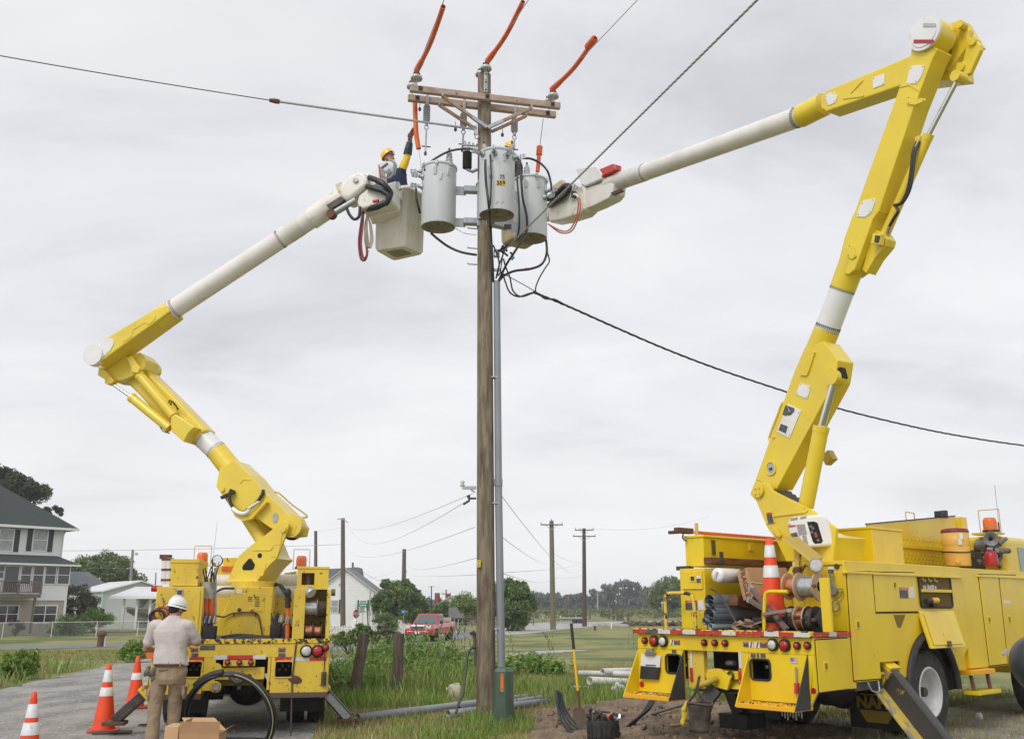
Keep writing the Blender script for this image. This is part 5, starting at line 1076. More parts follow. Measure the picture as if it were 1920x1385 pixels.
 pp(MB(B),B,.404,[(454,1065),(455,1060),(466,1047),(471,1046.5),(478,1058),(476,1065),(472,1068.5),(456,1068.5)],.01).build('hole_shade_plate',dark,trt)  # proud dark plate; the hole's shade is only its colour
 c=b(487,1041,.404);MB(B).cyl(c,c+Vector((0,-.01,0)),.042,n=16).build('hole_shade_plate',dark,trt)
 c=b(531.5,992,.41);MB(B).cyl(c-Vector((0,.9,0)),c+Vector((0,.03,0)),.05,n=18).build('pivot_pin',yelb,trt,bev=.008)
 m=MB(B);c=b(468,1029,.2)
 near=[(411.5,878),(405,912),(418,930),(436,957),(472,965),(505,988),(532,1004),(552,1002),(556,985),(543,966),(514,938),(497,923),(470,890),(440,862)]
 lb=MB(B);pp(lb,B,.30,near,.55);lbo=lb.build('lower_boom',yelb,t,bev=.012)
 for k in(.29,.05):
  c=b(545,985,k);MB(B).cyl(c,c-Vector((0,.2,0)),.2,n=24).build('boom_knuckle',yelb,lbo,bev=.01)
 for k in(.085,-.15):c=b(548,990,k);MB(B).cyl(c,c-Vector((0,.03,0)),.205,n=24).build('knuckle_gap',dark,lbo)
 c=b(516.5,970,.302);MB(B).prism([(c.x+x,c.y,c.z+y)for x,y in[(.052*math.cos(a),.085*math.sin(a))for a in np.linspace(0,6.28,18)[:-1]]],(0,.01,0)).build('inspection_hole',galv,lbo)
 for(x,y)in((417,917),(531,992)):c=b(x,y,.305);MB(B).cyl(c,c+Vector((0,.03,0)),.045,n=16).build('pin_boss',yelb,lbo,bev=.006)
 m=MB(B);pth=spl([b(434,917,.36),b(430,930,.38),b(434,946,.40),b(444,957,.42),b(458,960,.42),b(468,952,.40),b(480,943,.38),b(491,928,.34),b(494,918,.32)],5)
 m.tube(pth,[.03]*len(pth),8);m.beam(b(415,933,.36),b(440,921,.36),.06,.05);sd_=m.build('saddle',blackr,lbo)
 m=MB(B);p2=spl([b(436,953,.43),b(447,961,.45),b(460,962,.45),b(470,953,.44)],5);m.tube(p2,.04,8);m.beam(b(466,953,.45),b(486,940,.42),.10,.03);m.build('saddle_pad',white,sd_)
 pp(MB(B),B,.42,[(435,957),(470,964),(497,937),(500,941),(472,972),(455,977),(440,968)],.12).build('saddle_bracket',yelb,lbo,bev=.008)
 m=MB(B);m.tube(spl([b(515,922,.0),b(524,925,.0),b(548,946,.0),b(574,965,.0),b(571,970,.0),b(545,968,.1)],5),.014,6);m.build('hand_rail',M_('worn_rail',(.50,.38,.06),.6),lbo,fix=False)
 m=MB(B);pp(m,B,.312,[(448,903),(455,896),(468,898),(468,900),(456,899),(450,906)],.012);m.build('rib',yelb,lbo)
 k=.02;A0=b(438,885,k);A1=b(407,846,k);A2=b(381,821,k);A3=b(345,782,k);r=.188
 MB(B).cyl(A0,A1,r*1.04,r,32).build('boom_collar',yelb,lbo)
 ins=MB(B).cyl(A1,A2,r*.985,n=32).build('insulator_section',white,lbo);m=MB(B);d=(A2-A1).normalized();banding(m,A1+d*.012,A1+d*.05,r*.99);banding(m,A2-d*.05,A2-d*.012,r*.99);m.build('dash_band',M_('ink',(.03,.03,.03)),ins)
 MB(B).cyl(A2,A3,r*1.0,r*1.02,32).build('boom_collar',yelb,lbo)
 up=[(363,826),(348,818),(305,790),(262,742),(228,708),(224,693),(236,676),(252,668),(266,676),(270,688),(340,756),(388,806)]
 ub=MB(B);pp(ub,B,.20,up,.38);ub=ub.build('boom_head',yelb,lbo,bev=.05,seg=3)
 c=b(258,684,.21);MB(B).cyl(c+Vector((0,.03,0)),c-Vector((0,.55,0)),.16,n=24).build('elbow_hub',yelb,lbo,bev=.02)
 pp(MB(B),B,.44,[(320,782),(328,776),(364,800),(352,812),(344,828),(321,808)],.5).build('cylinder_bracket',yelb,lbo,bev=.01)
 def ram(p0,p1,p2,r,k,rr_=.028):
  a,m_,e=b(*p0,k),b(*p1,k),b(*p2,k);o=MB(B).cyl(a,m_,r,n=20).build('hydraulic_cylinder',yelb,t,bev=.01);MB(B).cyl(m_,e,rr_,n=14).build('rod',chrome,o)
  d=(m_-a).normalized();MB(B).cyl(m_-d*.05,m_+d*.012,r*1.07,n=20).build('gland',yelb,o,bev=.005);MB(B).cyl(e-Vector((0,.07,0)),e+Vector((0,.07,0)),.06,n=14).build('rod_eye',yelb,o,bev=.006);return o
 ram((452,952),(500,1026),(508,1040),.11,.10,.05);ram((476,946),(514,1012),(522,1030),.11,-.22,.05);ram((326,780),(262,704),(254,693),.088,.34);ram((318,803),(247,745),(206,716),.085,.38)
 pp(MB(B),B,.46,[(238,672),(246,666),(262,690),(258,699),(250,698)],.12).build('link',yelb,lbo,bev=.008)
 pp(MB(B),B,.46,[(185,690),(192,689),(200,697),(213,714),(207,720),(196,711),(183,703)],.14).build('link',yelb,lbo,bev=.008)
 m=MB(B);m.tube(spl([b(317,760,.33),b(318,750,.38),b(326,757,.4),b(335,767,.36)],5),.012,6);m.tube(spl([b(320,762,.33),b(322,752,.38),b(330,760,.4),b(333,768,.36)],5),.012,6);m.tube(spl([b(300,800,.4),b(306,808,.44),b(318,812,.42)],5),.010,6);m.build('hydraulic_hose',cable,lbo,fix=False)
 un=[(168,655),(186,641),(288,580),(313,572),(318,584),(292,603),(181,683),(172,676)]
 kk=.70;uo=MB(B);pp(uo,B,kk,un,.5);uo=uo.build('upper_boom',yelb,t,bev=.02)
 c=b(176,666,kk);d=MB(B).cyl(c-Vector((0,.1,0)),c+Vector((0,.05,0)),.195,n=32).build('elbow_cover',whitec,uo,bev=.012)
 pp(MB(B),B,.34,[(180,686),(200,684),(236,668),(262,660),(275,674),(270,692),(246,706),(226,714),(206,712),(192,700)],.45).build('elbow_bracket',yelb,uo,bev=.02)
 pp(MB(B),B,kk+.012,[(185,641),(204,634),(212,635),(214,641),(207,656),(186,676),(176,668)],.012).build('cover_plate',whitec,uo,bev=.003)
 pp(MB(B),B,kk+.008,[(229,639),(243,630),(246,614),(266,603),(288,590),(290,593),(268,607),(250,618),(246,632),(230,641.5)],.008).build('rib',yelb,uo)
 pp(MB(B),B,kk+.01,[(266,605),(268,599),(286,589),(291,590),(291,598),(279,608)],.01).build('cover_plate',yelb,uo,bev=.003)
 T0=b(296,598,kk-.21);T1=b(318,585,kk-.21);T2=b(612,392,kk-.21);rt=.178
 dd=(T2-T1).normalized()
 MB(B).cyl(T0,T1+dd*.05,rt*1.07,n=32).build('boom_collar',yelb,uo)
 tb=MB(B).cyl(T1+dd*.05,T2,rt,rt*.97,32).build('boom_tube',tubew,uo);m=MB(B);banding(m,T1+dd*.1,T1+dd*.15,rt*1.003);m.build('dash_band',M_('ink',(.03,.03,.03)),tb);m=MB(B)
 q=b(523,448,kk-.21);q=T1+dd*(q-T1).dot(dd);banding(m,q,q+dd*.05,rt*.985);m.build('dash_band',M_('ink',(.03,.03,.03)),tb)
 m=MB(B);m.cyl(q+dd*.2,q+dd*.48,rt*.99,n=32);m.build('sleeve',M_('greyed_sleeve',(.64,.62,.565),.5),tb)
 q0=T2-dd*.35;tip=MB(B).cyl(q0,b(644,370,kk-.21),rt*1.12,n=28).build('boom_tip',cream,uo,bev=.01)
 pp(MB(B),B,kk+.02,[(632,350),(655,327),(672,320),(686,324),(691,336),(690,345),(664,365),(648,376),(638,368)],.45).build('tip_head',cream,tip,bev=.07,seg=4)
 c=b(667,339,kk+.03);MB(B).cyl(c,c+Vector((0,.012,0)),.05,n=20).build('tip_recess',M_('grey_recess',(.35,.32,.27),.6),tip);c=b(668,338,kk+.05);MB(B).cyl(c-Vector((0,.02,0)),c+Vector((0,.012,0)),.03,n=16).build('tip_bolt',galv,tip)
 pp(MB(B),B,kk+.0,[(628,346),(640,341),(645,353),(634,361)],.02).build('access_cover',M_('tan_cover',(.62,.53,.36),.5),tip,bev=.004)
 pp(MB(B),B,kk-.02,[(610,384),(648,362),(652,368),(640,380),(620,392)],.3).build('tip_socket',darkm,tip,bev=.01)
 a_,b_=b(625,400,kk),b(667,375,kk);MB(B).cyl(a_,b_,.055,n=14).build('levelling_rod',galv,tip);MB(B).cyl(b(622,402,kk)-Vector((0,.06,0)),b(622,402,kk)+Vector((0,.06,0)),.085,n=14).build('levelling_eye',rust,tip)
 pp(MB(B),B,kk-.05,[(672,366),(684,356),(712,336),(735,350),(734,376),(700,386),(676,392),(668,384)],.5).build('platform_arm',cream,tip,bev=.04,seg=3)
 pp(MB(B),B,kk-.30,[(680,330),(711,309),(714,332),(716,350),(700,352)],.35).build('jib_housing',whitec,tip,bev=.02)
 m=MB(B);m.beam(b(710.5,309,kk-.1),b(713,334,kk-.1),.03,.02);m.build('red_edge',stkr,tip)
 pp(MB(B),B,kk-.12,[(713,306),(738,299),(740,304),(736,322),(726,326),(714,315)],.16).build('winch_plate',galv,tip,bev=.01)
 m=MB(B);m.beam(b(714,314,kk),b(726,305,kk),.09,.05);m.build('winch_bracket',galv,tip)
 m=MB(B);m.tube(spl([b(728,299,kk),b(739,306,kk),b(737,326,kk),b(728,334,kk),b(716,328,kk)],5),.018,6);m.build('winch_rope',M_('grey_rope',(.30,.29,.28),.8),tip,fix=False)
 m=MB(B)
 m.tube(spl([b(692,333,kk),b(706,338,kk+.05),b(722,348,kk+.08),b(732,362,kk),b(726,378,kk)],6),.052,8);m.tube(spl([b(688,350,kk),b(704,354,kk+.05),b(720,360,kk+.05),b(730,370,kk+.04),b(722,384,kk)],6),.050,8);m.tube(spl([b(690,392,kk-.2),b(706,388,kk),b(722,380,kk)],5),.06,8)
 m.tube(spl([b(650,390,kk),b(655,402,kk),b(664,411,kk),b(673,406,kk),b(675,388,kk)],6),.028,8);m.build('hydraulic_hose',cable,tip,fix=False)
 m=MB(B);m.tube(spl([b(692,334,kk+.03),b(700,333,kk+.05)],3),.016,6);m.tube(spl([b(700,378,kk+.03),b(710,376,kk+.05)],3),.03,6);m.build('red_marker',stkr,tip,fix=False)
 nc=at(759.5,460.6,16.45);zb2=nc.z;cor=[onp(x,y,Vector((0,0,zb2)),Vector((0,0,1)))for x,y in((701,469),(759.5,460.6),(795.5,477),(738,490))]
 zt2=at(753,348,16.45).z;cen=sum(cor,Vector())/4;mbk=MB()
 def bring(z,k,r=.07):
  o=[];n=5
  for i in range(4):
   p=cen+(cor[i]-cen)*k;a=(cor[i-1]-cor[i]).normalized();b2=(cor[(i+1)%4]-cor[i]).normalized()
   for j in range(n+1):
    s=j/n;q=p+a*r*(1-s)**2+b2*r*s**2;o.append(Vector((q.x,q.y,z)))
  return o
 mbk.loft([bring(zb2,.93,.09),bring(zb2+.05,1.0),bring(zt2-.06,1.03),bring(zt2-.06,1.10),bring(zt2,1.10),bring(zt2,.97),bring(zt2-.9,.93)],caps=True);bk=mbk.build('bucket',bucketm,t)
 m=MB();m.loft([bring(zb2-.004,.55,.06),bring(zb2+.004,.55,.06)]);m.build('bucket_floor_plate',tankb,bk)
 pl=lambda x,y,Y:at(x,y,Y)
 m=MB();m.prism([pl(*q,16.25)for q in((690,398),(733,382),(747,371),(750,384),(748,395),(712,406),(694,410))],(0,.3,0));m.build('bucket_bracket',cream,bk,bev=.02)
 m=MB();m.prism([pl(*q,16.3)for q in((725,344),(742,339),(754,352),(752,372),(736,372))],(0,.25,0));m.build('control_console',cream,bk,bev=.02)
 m=MB();m.prism([pl(*q,16.1)for q in((742,341),(748,340),(753,352),(749,356),(742,348))],(0,.08,0));m.build('console_lever',galv,bk,bev=.006)
 m=MB();m.tube(spl([pl(780,353,16.5),pl(781,372,16.45),pl(785,390,16.45),pl(788,400,16.5)],6),.022,8);m.build('safety_line',cable,bk,fix=False)
 m=MB()
 m.tube(spl([pl(680,396,16.1),pl(677,420,16.05),pl(673,452,16.05),pl(676,482,16.05),pl(683,488,16.05),pl(688,478,16.05),pl(687,460,16.1)],7),.022,8);m.tube(spl([pl(682,396,16.1),pl(680,425,16.0),pl(677,455,16.0),pl(680,480,16.0),pl(685,483,16.0),pl(690,470,16.0)],7),.018,8);o=m.build('tool_hose',M_('maroon_hose',(.22,.045,.055),.5),bk,fix=False)
 o=MB();
 for k in range(11):
  dx=random.uniform(-3,3);o.tube(spl([pl(688+dx*.4,405,16.1),pl(686+dx,425,16.05),pl(687+dx*1.6,452,16.0+.02*dx),pl(692+dx,465,16.02),pl(697+dx,450,16.1),pl(694+dx*.6,420,16.1),pl(689,406,16.1)],4),.011,5,caps=False)
 o=o.build('rope',M_('hand_line_rope',(.38,.34,.27),.85),loc=pl(688,405,16.1),fix=False);setp(o,'bundled tan hand line rope hanging beside the left bucket','rope')
 return t
LT=build_left_truck()
# right bucket truck
_rc=at(1523,1190,10.6)
_y=R(-48);TRo=_rc-1.22*Vector((math.cos(_y),math.sin(_y),0));TR=Frame((TRo.x,TRo.y,.19),_y)
BRc=TR.P(.05,1.75,0);BR=Frame(BRc,R(121))
def build_right_truck():
 f=TR;t=thing('bucket_truck','clean bright yellow bucket truck parked at an angle on the grass to the right','bucket truck',f.o,f.yaw)
 g=lambda x,y,v=0:f.on_v(x,y,v)
 S=lambda x,y,u=1.22:f.on_u(x,y,u)
 hw=1.22;zd=g(1523,1184.5).z;zl=g(1404,1223).z
 MB(f).bx((-hw+.04,.03,zd-.05),(hw-.04,3.4,zd)).build('deck',darkm,t)
 MB(f).bx((-hw-.03,-.05,zd-.06),(hw+.01,.03,zd+.006)).build('deck_edge',chip,t,bev=.006)
 n=13;cols=[tapr,stkk,tapw,tapr,tapw,tapr,tapr,tapw,tapr,tapr,tapw,tapr,tapw]
 for i,c in enumerate(cols):
  u0=-hw+2*hw*i/n;MB(f).bx((u0,-.055,zd-.052),(u0+2*hw/n,-.0505,zd-.006)).build('reflective_tape',c,t)
 MB(f).bx((-hw,0,zl),(hw,.06,zd-.061)).build('tailboard',yel,t,bev=.006)
 lz=[(1210.5,1200,.032,redl,'tail_light'),(1227.9,1201,.052,redl,'tail_light'),(1245,1201.7,.052,clearl,'reverse_light'),(1322,1204,.03,redl,'tail_light'),(1341.7,1204.6,.03,redl,'tail_light'),(1361,1205,.03,redl,'tail_light'),(1450.5,1208,.052,clearl,'reverse_light'),(1472.9,1209,.052,redl,'tail_light'),(1496,1210,.032,redl,'tail_light'),(1515.4,1209.6,.032,redl,'tail_light')]
 for x,y,r,m,nm in lz:lamp(t,f,x,y,r,0,m,nm)
 for x0,x1,y0,y1 in((1264,1275.5,1199,1208.5),(1393.6,1404,1202.5,1212.5),(1425,1438,1203,1214)):danger(t,f,x0,y0,x1,y1,0)
 for x0,x1,y0,y1 in((1256.5,1263.6,1199,1208.5),(1404.5,1412,1202.5,1213),(1415,1424.5,1203,1214)):
  sticker(t,f,x0,y0,x1,y1,0,stkw);c=g((x0+x1)/2,(y0+y1)/2,-.005);MB(f).beam(c+Vector((.012,0,.03)),c+Vector((-.008,0,-.03)),.016,.003,(0,1,0)).build('pictogram',stkk,t)
 def stepbox(pt,pb,hole,sh):
  """kick box: back panel, splayed cheek plates, tread shelf. pt, pb = panel px (left,right) at top and bottom"""
  a=g(*pt[0]);b=g(*pt[1]);c=g(*pb[1]);zb=c.z;u0,u1=a.x,b.x;h0=g(hole[0],hole[2]);h1=g(hole[1],hole[3])
  h0.z,h1.z=h0.z,h1.z
  m=MB(f);m.bx((u0,0,zb),(h0.x,.04,zl-.001));m.bx((h1.x,0,zb),(u1,.04,zl-.001));m.bx((h0.x,0,zb),(h1.x,.04,h1.z));m.bx((h0.x,0,h0.z),(h1.x,.04,zl-.001));bx=m.build('tail_box',yel,t)
  m=MB(f);m.tube([((h0.x+h1.x)/2+x,-.004,(h0.z+h1.z)/2+y)for x,y in rr(h1.x-h0.x,h0.z-h1.z,.045)],.012,6,closed=True);m.build('hole_seal',blackr,bx)
  m=MB(f);m.bx((h0.x-.05,.3,h1.z-.05),(h1.x+.05,.32,h0.z+.05)).bx((h0.x-.05,.045,h1.z-.06),(h1.x+.05,.3,h1.z-.05)).bx((h0.x-.05,.045,h0.z+.05),(h1.x+.05,.3,h0.z+.06)).bx((h0.x-.06,.045,h1.z-.06),(h0.x-.05,.3,h0.z+.06)).bx((h1.x+.05,.045,h1.z-.06),(h1.x+.06,.3,h0.z+.06));m.build('hole_back',dark,bx)  # liner coloured near black so the hole reads as shaded inside
  m=MB(f)
  for k in range(3):q=Vector((h0.x+(h1.x-h0.x)*(.4+.2*k),.28,h1.z+.13-.02*k));m.cyl(q,q+Vector((0,-.12,0)),.018,n=8)
  m.build('valve_stub',galv,bx)
  for s,u in((-1,u0),(1,u1)):
   m=MB(f);th=.012;m.prism([(u,-.001,zl-.02),(u+s*.0,-sh,zb-.05),(u,-.001,zb-.05)],(s*th,0,0));m.build('cheek_plate',yel if s<0 else M_('grip_black',(.05,.047,.045),.9,bump=.02,bs=200),bx)
  m=MB(f);m.bx((u0-.0,-sh,zb-.06),(u1-.0,.06,zb-.012));sho=m.build('step',ylw_step,bx,bev=.004)
  m=MB(f);nu=int((u1-u0)/.045)
  for i in range(nu):
   for j in range(6):q=Vector((u0+.02+i*.045+.02*(j%2),-sh+.03+j*sh/6.5,zb-.008));m.box(q,(.028,.010,.010),(0,0,.7 if(i+j)%2 else-.7))
  m.build('tread_grip',chip,sho);return bx,zb
 b1,z1=stepbox(((1197,1213),(1280,1219)),((1199,1290),(1282,1301)),(1248,1278,1226,1262),.30)
 b2,z2=stepbox(((1404,1223),(1512,1226)),((1409,1306),(1516,1320)),(1406.5,1446,1234.5,1275),.30)
 for c,bb in((g(1204,1282),b1),):MB(f).cyl(c,c+Vector((0,-.008,0)),.035,n=18).build('reflector',redl,bb)
 c=g(1524.5,1294);c.x=1.19;MB(f).cyl(c,c+Vector((0,-.008,0)),.03,n=18).build('reflector',redl,t)
 for x0,x1,y0,y1 in((1260,1268.5,1217,1224),(1407.5,1417,1224,1232),(1419,1423.5,1224,1232),(1426,1435.5,1224.5,1232.5)):sticker(t,f,x0,y0,x1,y1,-.001,stkk)
 a=g(1482,1232,0);b=g(1496,1244,0);fl=MB(f).bx((a.x,-.004,b.z),(b.x,-.001,a.z)).build('flag_decal',stkw,t)
 m=MB(f)
 for k in range(4):z=b.z+(a.z-b.z)*(k*2+.5)/7.5;m.bx((a.x,-.006,z),(b.x,-.0041,z+(a.z-b.z)/8))
 m.build('stripe',M_('faded_red',(.50,.16,.18),.5),fl);MB(f).bx((a.x,-.007,(a.z+b.z)/2),((a.x+b.x)/2,-.0061,a.z)).build('canton',M_('faded_blue',(.15,.18,.40),.5),fl)
 m=MB(f);p=g(1492,1250,-.02);q=g(1494,1286,-.02);m.cyl(p,q,.011,n=8);m.build('grease_gun',galv,t);q2=g(1493,1299,-.02);MB(f).cyl(q,q2,.026,n=10).cyl(q,q+Vector((0,0,.035)),.028,n=10).build('grease_barrel',stkr,t)
 MB(f).prism([(g(1513,1226).x+.014,0,zl-.001),(hw,0,zl-.001),(hw,0,z2+.12),(hw-.1,0,z2-.05),(g(1517,1320).x+.014,0,z2-.05)],(0,.04,0)).build('tail_post',yel,t)
 a,b=g(1282,1219).x+.02,g(1403,1223).x-.002
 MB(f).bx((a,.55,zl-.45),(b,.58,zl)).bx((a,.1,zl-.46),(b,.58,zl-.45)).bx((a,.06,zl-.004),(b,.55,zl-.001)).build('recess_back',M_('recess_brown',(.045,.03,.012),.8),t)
 MB(f).bx((a,.05,zl-.42),(a+.23,.12,zl-.001)).build('recess_cheek',yelo,t);x1=g(1301.5,1219).x
 tape(t,f,1293.5,1218,1300,1273,.045,(tapw,));tape(t,f,1293.5,1251,1300,1277,.043,(tapr,));tape(t,f,1384.5,1221,1391.5,1252,0,(tapw,));tape(t,f,1384.5,1252,1391.5,1283,0,(tapr,))
 MB(f).bx((g(1384,1222).x,.001,zl-.5),(b+.001,.04,zl-.001)).build('recess_cheek',yel,t)
 p=g(1301.5,1253,.1);q=g(1384,1274,.1);db=MB(f).bx((p.x,.1,q.z),(q.x,.3,p.z)).build('draw_bar',yel,t,bev=.012)
 for x in(1310,1369.5):c=g(x,1266,.08);m=MB(f);m.tube([c+Vector((.035*math.cos(k),0,.045*math.sin(k)))for k in np.linspace(0,6.28,15)[:-1]],.013,6,closed=True);m.build('chain_eye',darkm,db)
 c=g(1343,1268,.05);m=MB(f);m.prism([c+Vector(v)for v in((-.16,0,.02),(-.04,0,.09),(.05,0,.09),(.2,0,-.0),(.14,0,-.14),(-.12,0,-.10))],(0,.05,0));m.build('hitch_plate',yel,db,bev=.006)
 m=MB(f);m.tube(spl([c+Vector((.02,-.02,-.02)),c+Vector((-.03,-.14,-.06)),c+Vector((-.14,-.15,-.10)),c+Vector((-.2,-.10,-.12))],5),[.036]*11+[.034,.03,.028,.025,.02],8);m.build('pintle_hook',M_('greasy_yellow',(.46,.33,.04),.6),db)
 m=MB(f);m.beam(c+Vector((-.0,-.02,-.12)),c+Vector((-.22,-.12,-.42)),.17,.05,(0,1,0));m.build('hitch_plate',darkm,db)
 m=MB(f);m.beam(c+Vector((.2,.1,-.08)),c+Vector((.05,.9,-.3)),.12,.1);m.build('draw_bar_strut',yel,db)
 c=g(1313,1245,.15);MB(f).box(c,(.07,.05,.11)).build('trailer_plug',M_('plug_red',(.4,.1,.09),.5),t,bev=.01);m=MB(f);m.tube(spl([g(1320,1224,.1),g(1322,1240,.12),g(1314,1254,.14)],5),.022,6);m.build('plug_cord',M_('olive_cord',(.22,.17,.03),.6),t,fix=False)
 c=g(1372,1246,.1);MB(f).lathe([(.07,0),(.075,.03),(.05,.05),(0,.055)],c,n=16).build('trailer_socket',darkm,t)
 for s in(-1,1):MB(f).bx((s*.43-.05,.6,.62),(s*.43+.05,7.5,.88)).build('frame_rail',darkm,t)
 wc=S(1744,1299,1.17);wv=wc.y;wr=.515
 MB(f).ell((0,wv,.52),(.32,.28,.28),18,12).cyl((-1,wv,.52),(1,wv,.52),.1,n=12).build('rear_axle',darkm,t)
 for s in(-1,1):
  wheel(t,f,s*1.04,wv,wr,.28,s,rimr=.305,rimm=M_('white_steel_rim',(.62,.61,.59),.4,c3=(.2,.16,.12),sc3=6,lo3=.58,hi3=.75));wheel(t,f,s*.72,wv,wr,.28,s);wheel(t,f,s*1.0,6.4,wr,.28,s)
  x0,x1=(.5,1.2)if s>0 else(-1.2,-.5);fl=MB(f).bx((x0,wv-.75,.12),(x1,wv-.73,.75)).build('mud_flap',blackr,t)
  if s>0:
   MB(f).prism([((x0+x1)/2+.27*math.cos(R(60*k)),wv-.752,.40+.24*math.sin(R(60*k)))for k in range(6)],(0,-.004,0)).build('emblem',M_('emblem_yellow',(.42,.30,.02),.6),fl)
   MB(f).bx(((x0+x1)/2-.29,wv-.760,.33),((x0+x1)/2+.29,wv-.7565,.50)).build('emblem_bar',M_('emblem_dark',(.02,.02,.02),.6),fl);m=MB(f);m.text('NAPA',.19,((x0+x1)/2,wv-.7625,.415),(1,0,0),(0,0,1),bold=.008);m.build('lettering',M_('emblem_yellow',(.42,.30,.02)),fl,fix=False)
 A=lambda x,y:(lambda p:(p.y,p.z))(S(x,y))
 vt=A(1584,1065)[0];zt=A(1584,1053)[1];zb=A(1600,1279)[1];v_end=A(1800,1066)[0];zarch=A(1690,1268)[1]
 vo0,vo1=A(1650,1275)[0],A(1690,1268)[0];zo=A(1650,1241)[1];wA=wr+.17
 arch=[(wv+(wA)*math.cos(a),wr+wA*1.02*math.sin(a))for a in np.linspace(math.pi*.95,.05,22)]
 arch=[(y,z)for y,z in arch if z>zb-.02]
 prof=[(vt,zb),(vo0,zb),(vo0,zo),(vo1,zo),(vo1,zb+.02)]+[(y,z)for y,z in arch if y>vo1+.02]+[(v_end,zb+.3),(v_end,zt),(vt,zt)]
 MB(f).prism([(hw,y,z)for y,z in prof],(-.03,0,0)).build('side_panel',yel,t)
 MB(f).bx((hw-.55,vt,zb+.05),(hw-.035,wv-wA,zb+.08)).bx((hw-.6,vt,zd),(hw-.56,v_end,zt)).build('locker_liner',yel,t)
 MB(f).bx((hw-.6,vt+.001,zt-.03),(hw-.001,v_end,zt+.02)).build('body_top',yel,t,bev=.008)
 MB(f).bx((hw-.03,vt-.03,zt-.13),(hw+.035,v_end-.02,zt-.10)).build('drip_rail',yel,t,bev=.006)
 panel_door(t,f,hw,[A(1586.5,1072),A(1633,1072),A(1650.5,1271),A(1600.5,1275)],latch=A(1606,1170),name='locker_door')
 panel_door(t,f,hw,[A(1635.5,1072.5),A(1713.5,1074),A(1722,1145.5),A(1641.5,1146.5)],latch=A(1675,1096),name='locker_door')
 a,b=A(1684,1100),A(1713,1121)
 def side_decal(x0,y0,x1,y1,m,o=.0145,name='decal'):
  p,q=A(x0,y0),A(x1,y1);return MB(f).bx((hw+o-.002,p[0],q[1]),(hw+o+.002,q[0],p[1])).build(name,m,t)
 side_decal(1684,1106,1701,1121,stkk);side_decal(1684,1100,1701,1106,stkr);side_decal(1701.5,1100,1713,1120.5,stkw)
 p=A(1692,1103);m=MB(f);m.text('DANGER',.045,(hw+.0175,p[0],p[1]),(0,1,0),(0,0,1));m.build('lettering',stkw,t,fix=False)
 tri=[A(1675,1152),A(1697.5,1152),A(1688.5,1176),A(1683,1176)];MB(f).prism([(hw-.02,y,z)for y,z in tri],(.0225,0,0)).build('fuel_recess',M_('recess_ochre',(.20,.13,.012),.7),t)
 g1=MB(f);m=[A(1640,1149),A(1723,1147.5)];g1.bx((hw+.0,m[0][0],m[0][1]-.004),(hw+.002,m[1][0],m[0][1]+.004));g1.build('seam',dark,t)
 oc=[A(1718.5,1076.6),A(1780,1078),A(1785,1136),A(1725,1141)];ys=[p[0]for p in oc];zs=[p[1]for p in oc];y0,y1,z0,z1_=min(ys)+.02,max(ys)-.02,min(zs)+.02,max(zs)-.02
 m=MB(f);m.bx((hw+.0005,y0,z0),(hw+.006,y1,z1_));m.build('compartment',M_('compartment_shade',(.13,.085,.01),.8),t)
 m=MB(f);m.tube([(hw+.01,(y0+y1)/2+a,(z0+z1_)/2+b)for a,b in rr(y1-y0,z1_-z0,.04)],.015,6,closed=True);m.build('compartment_seal',blackr,t)
 zz=z0+(z1_-z0)*.48;MB(f).bx((hw+.004,y0+.02,zz),(hw+.035,y1-.03,zz+.035)).build('shelf',yel,t)
 m=MB(f)
 for k in range(5):m.box((hw+.02,y0+.12+k*.07,zz+.055),(.02,.05,.05+.02*(k%2)),(0,0,k))
 m.build('parts_bag',M_('clear_bag',(.42,.42,.42),.3),t)
 m=MB(f)
 for k in range(3):m.tube(spl([(hw+.01,y0+.1+k*.16,z1_-.03),(hw+.03,y0+.1+k*.16,z1_-.07),(hw+.03,y0+.15+k*.16,z1_-.06)],4),.01,5)
 m.build('hook',M_('brass',(.5,.38,.12),.4,metal=.7),t)
 c=Vector((hw+.04,y0+.22,z0+.06));d=thing('cordless_drill','yellow and black cordless drill lying in the open side compartment','drill',f.M@c,f.yaw)
 MB(f).cyl(c+Vector((0,-.13,.01)),c+Vector((0,.0,.02)),.035,n=12).build('chuck',blackr,d);MB(f).cyl(c+Vector((0,.0,.02)),c+Vector((0,.17,.025)),.036,n=12).build('motor',M_('tool_yellow',(.80,.42,.02),.45),d);MB(f).box(c+Vector((.0,.06,-.03)),(.05,.10,.05)).build('handle',blackr,d,bev=.01)
 hl,hr=S(1726.5,1145.6,hw+.02),S(1792.4,1143.6,hw+.02);bl,br=S(1745,1216,hw+.13),S(1807.5,1212,hw+.13)
 hl.z=hr.z=(hl.z+hr.z)/2;bl.z=br.z=(bl.z+br.z)/2;y0,y1=(hl.y+bl.y)/2,(hr.y+br.y)/2
 q=[Vector((hl.x,y0,hl.z)),Vector((hl.x,y1,hl.z)),Vector((bl.x,y1,bl.z)),Vector((bl.x,y0,bl.z))];dr=MB(f).prism(q,(-.035,0,.004)).build('drop_door',yel,t,bev=.006)
 n_=Vector((1,0,.17)).normalized();ins=[sum(q,Vector())/4+(p-sum(q,Vector())/4)*.84+n_*.003 for p in q];MB(f).prism(ins,n_*.012).build('inner_panel',yel,dr,bev=.006)
 c=(q[2]+q[3])/2+(q[0]-q[3])*.10+n_*.018;MB(f).box(c,(.01,.10,.07),(0,R(-9),0)).build('latch',darkm,dr);MB(f).box(c+(q[0]-q[3])*.17,(.008,.15,.11),(0,R(-9),0)).build('handle',yel,dr,bev=.003)
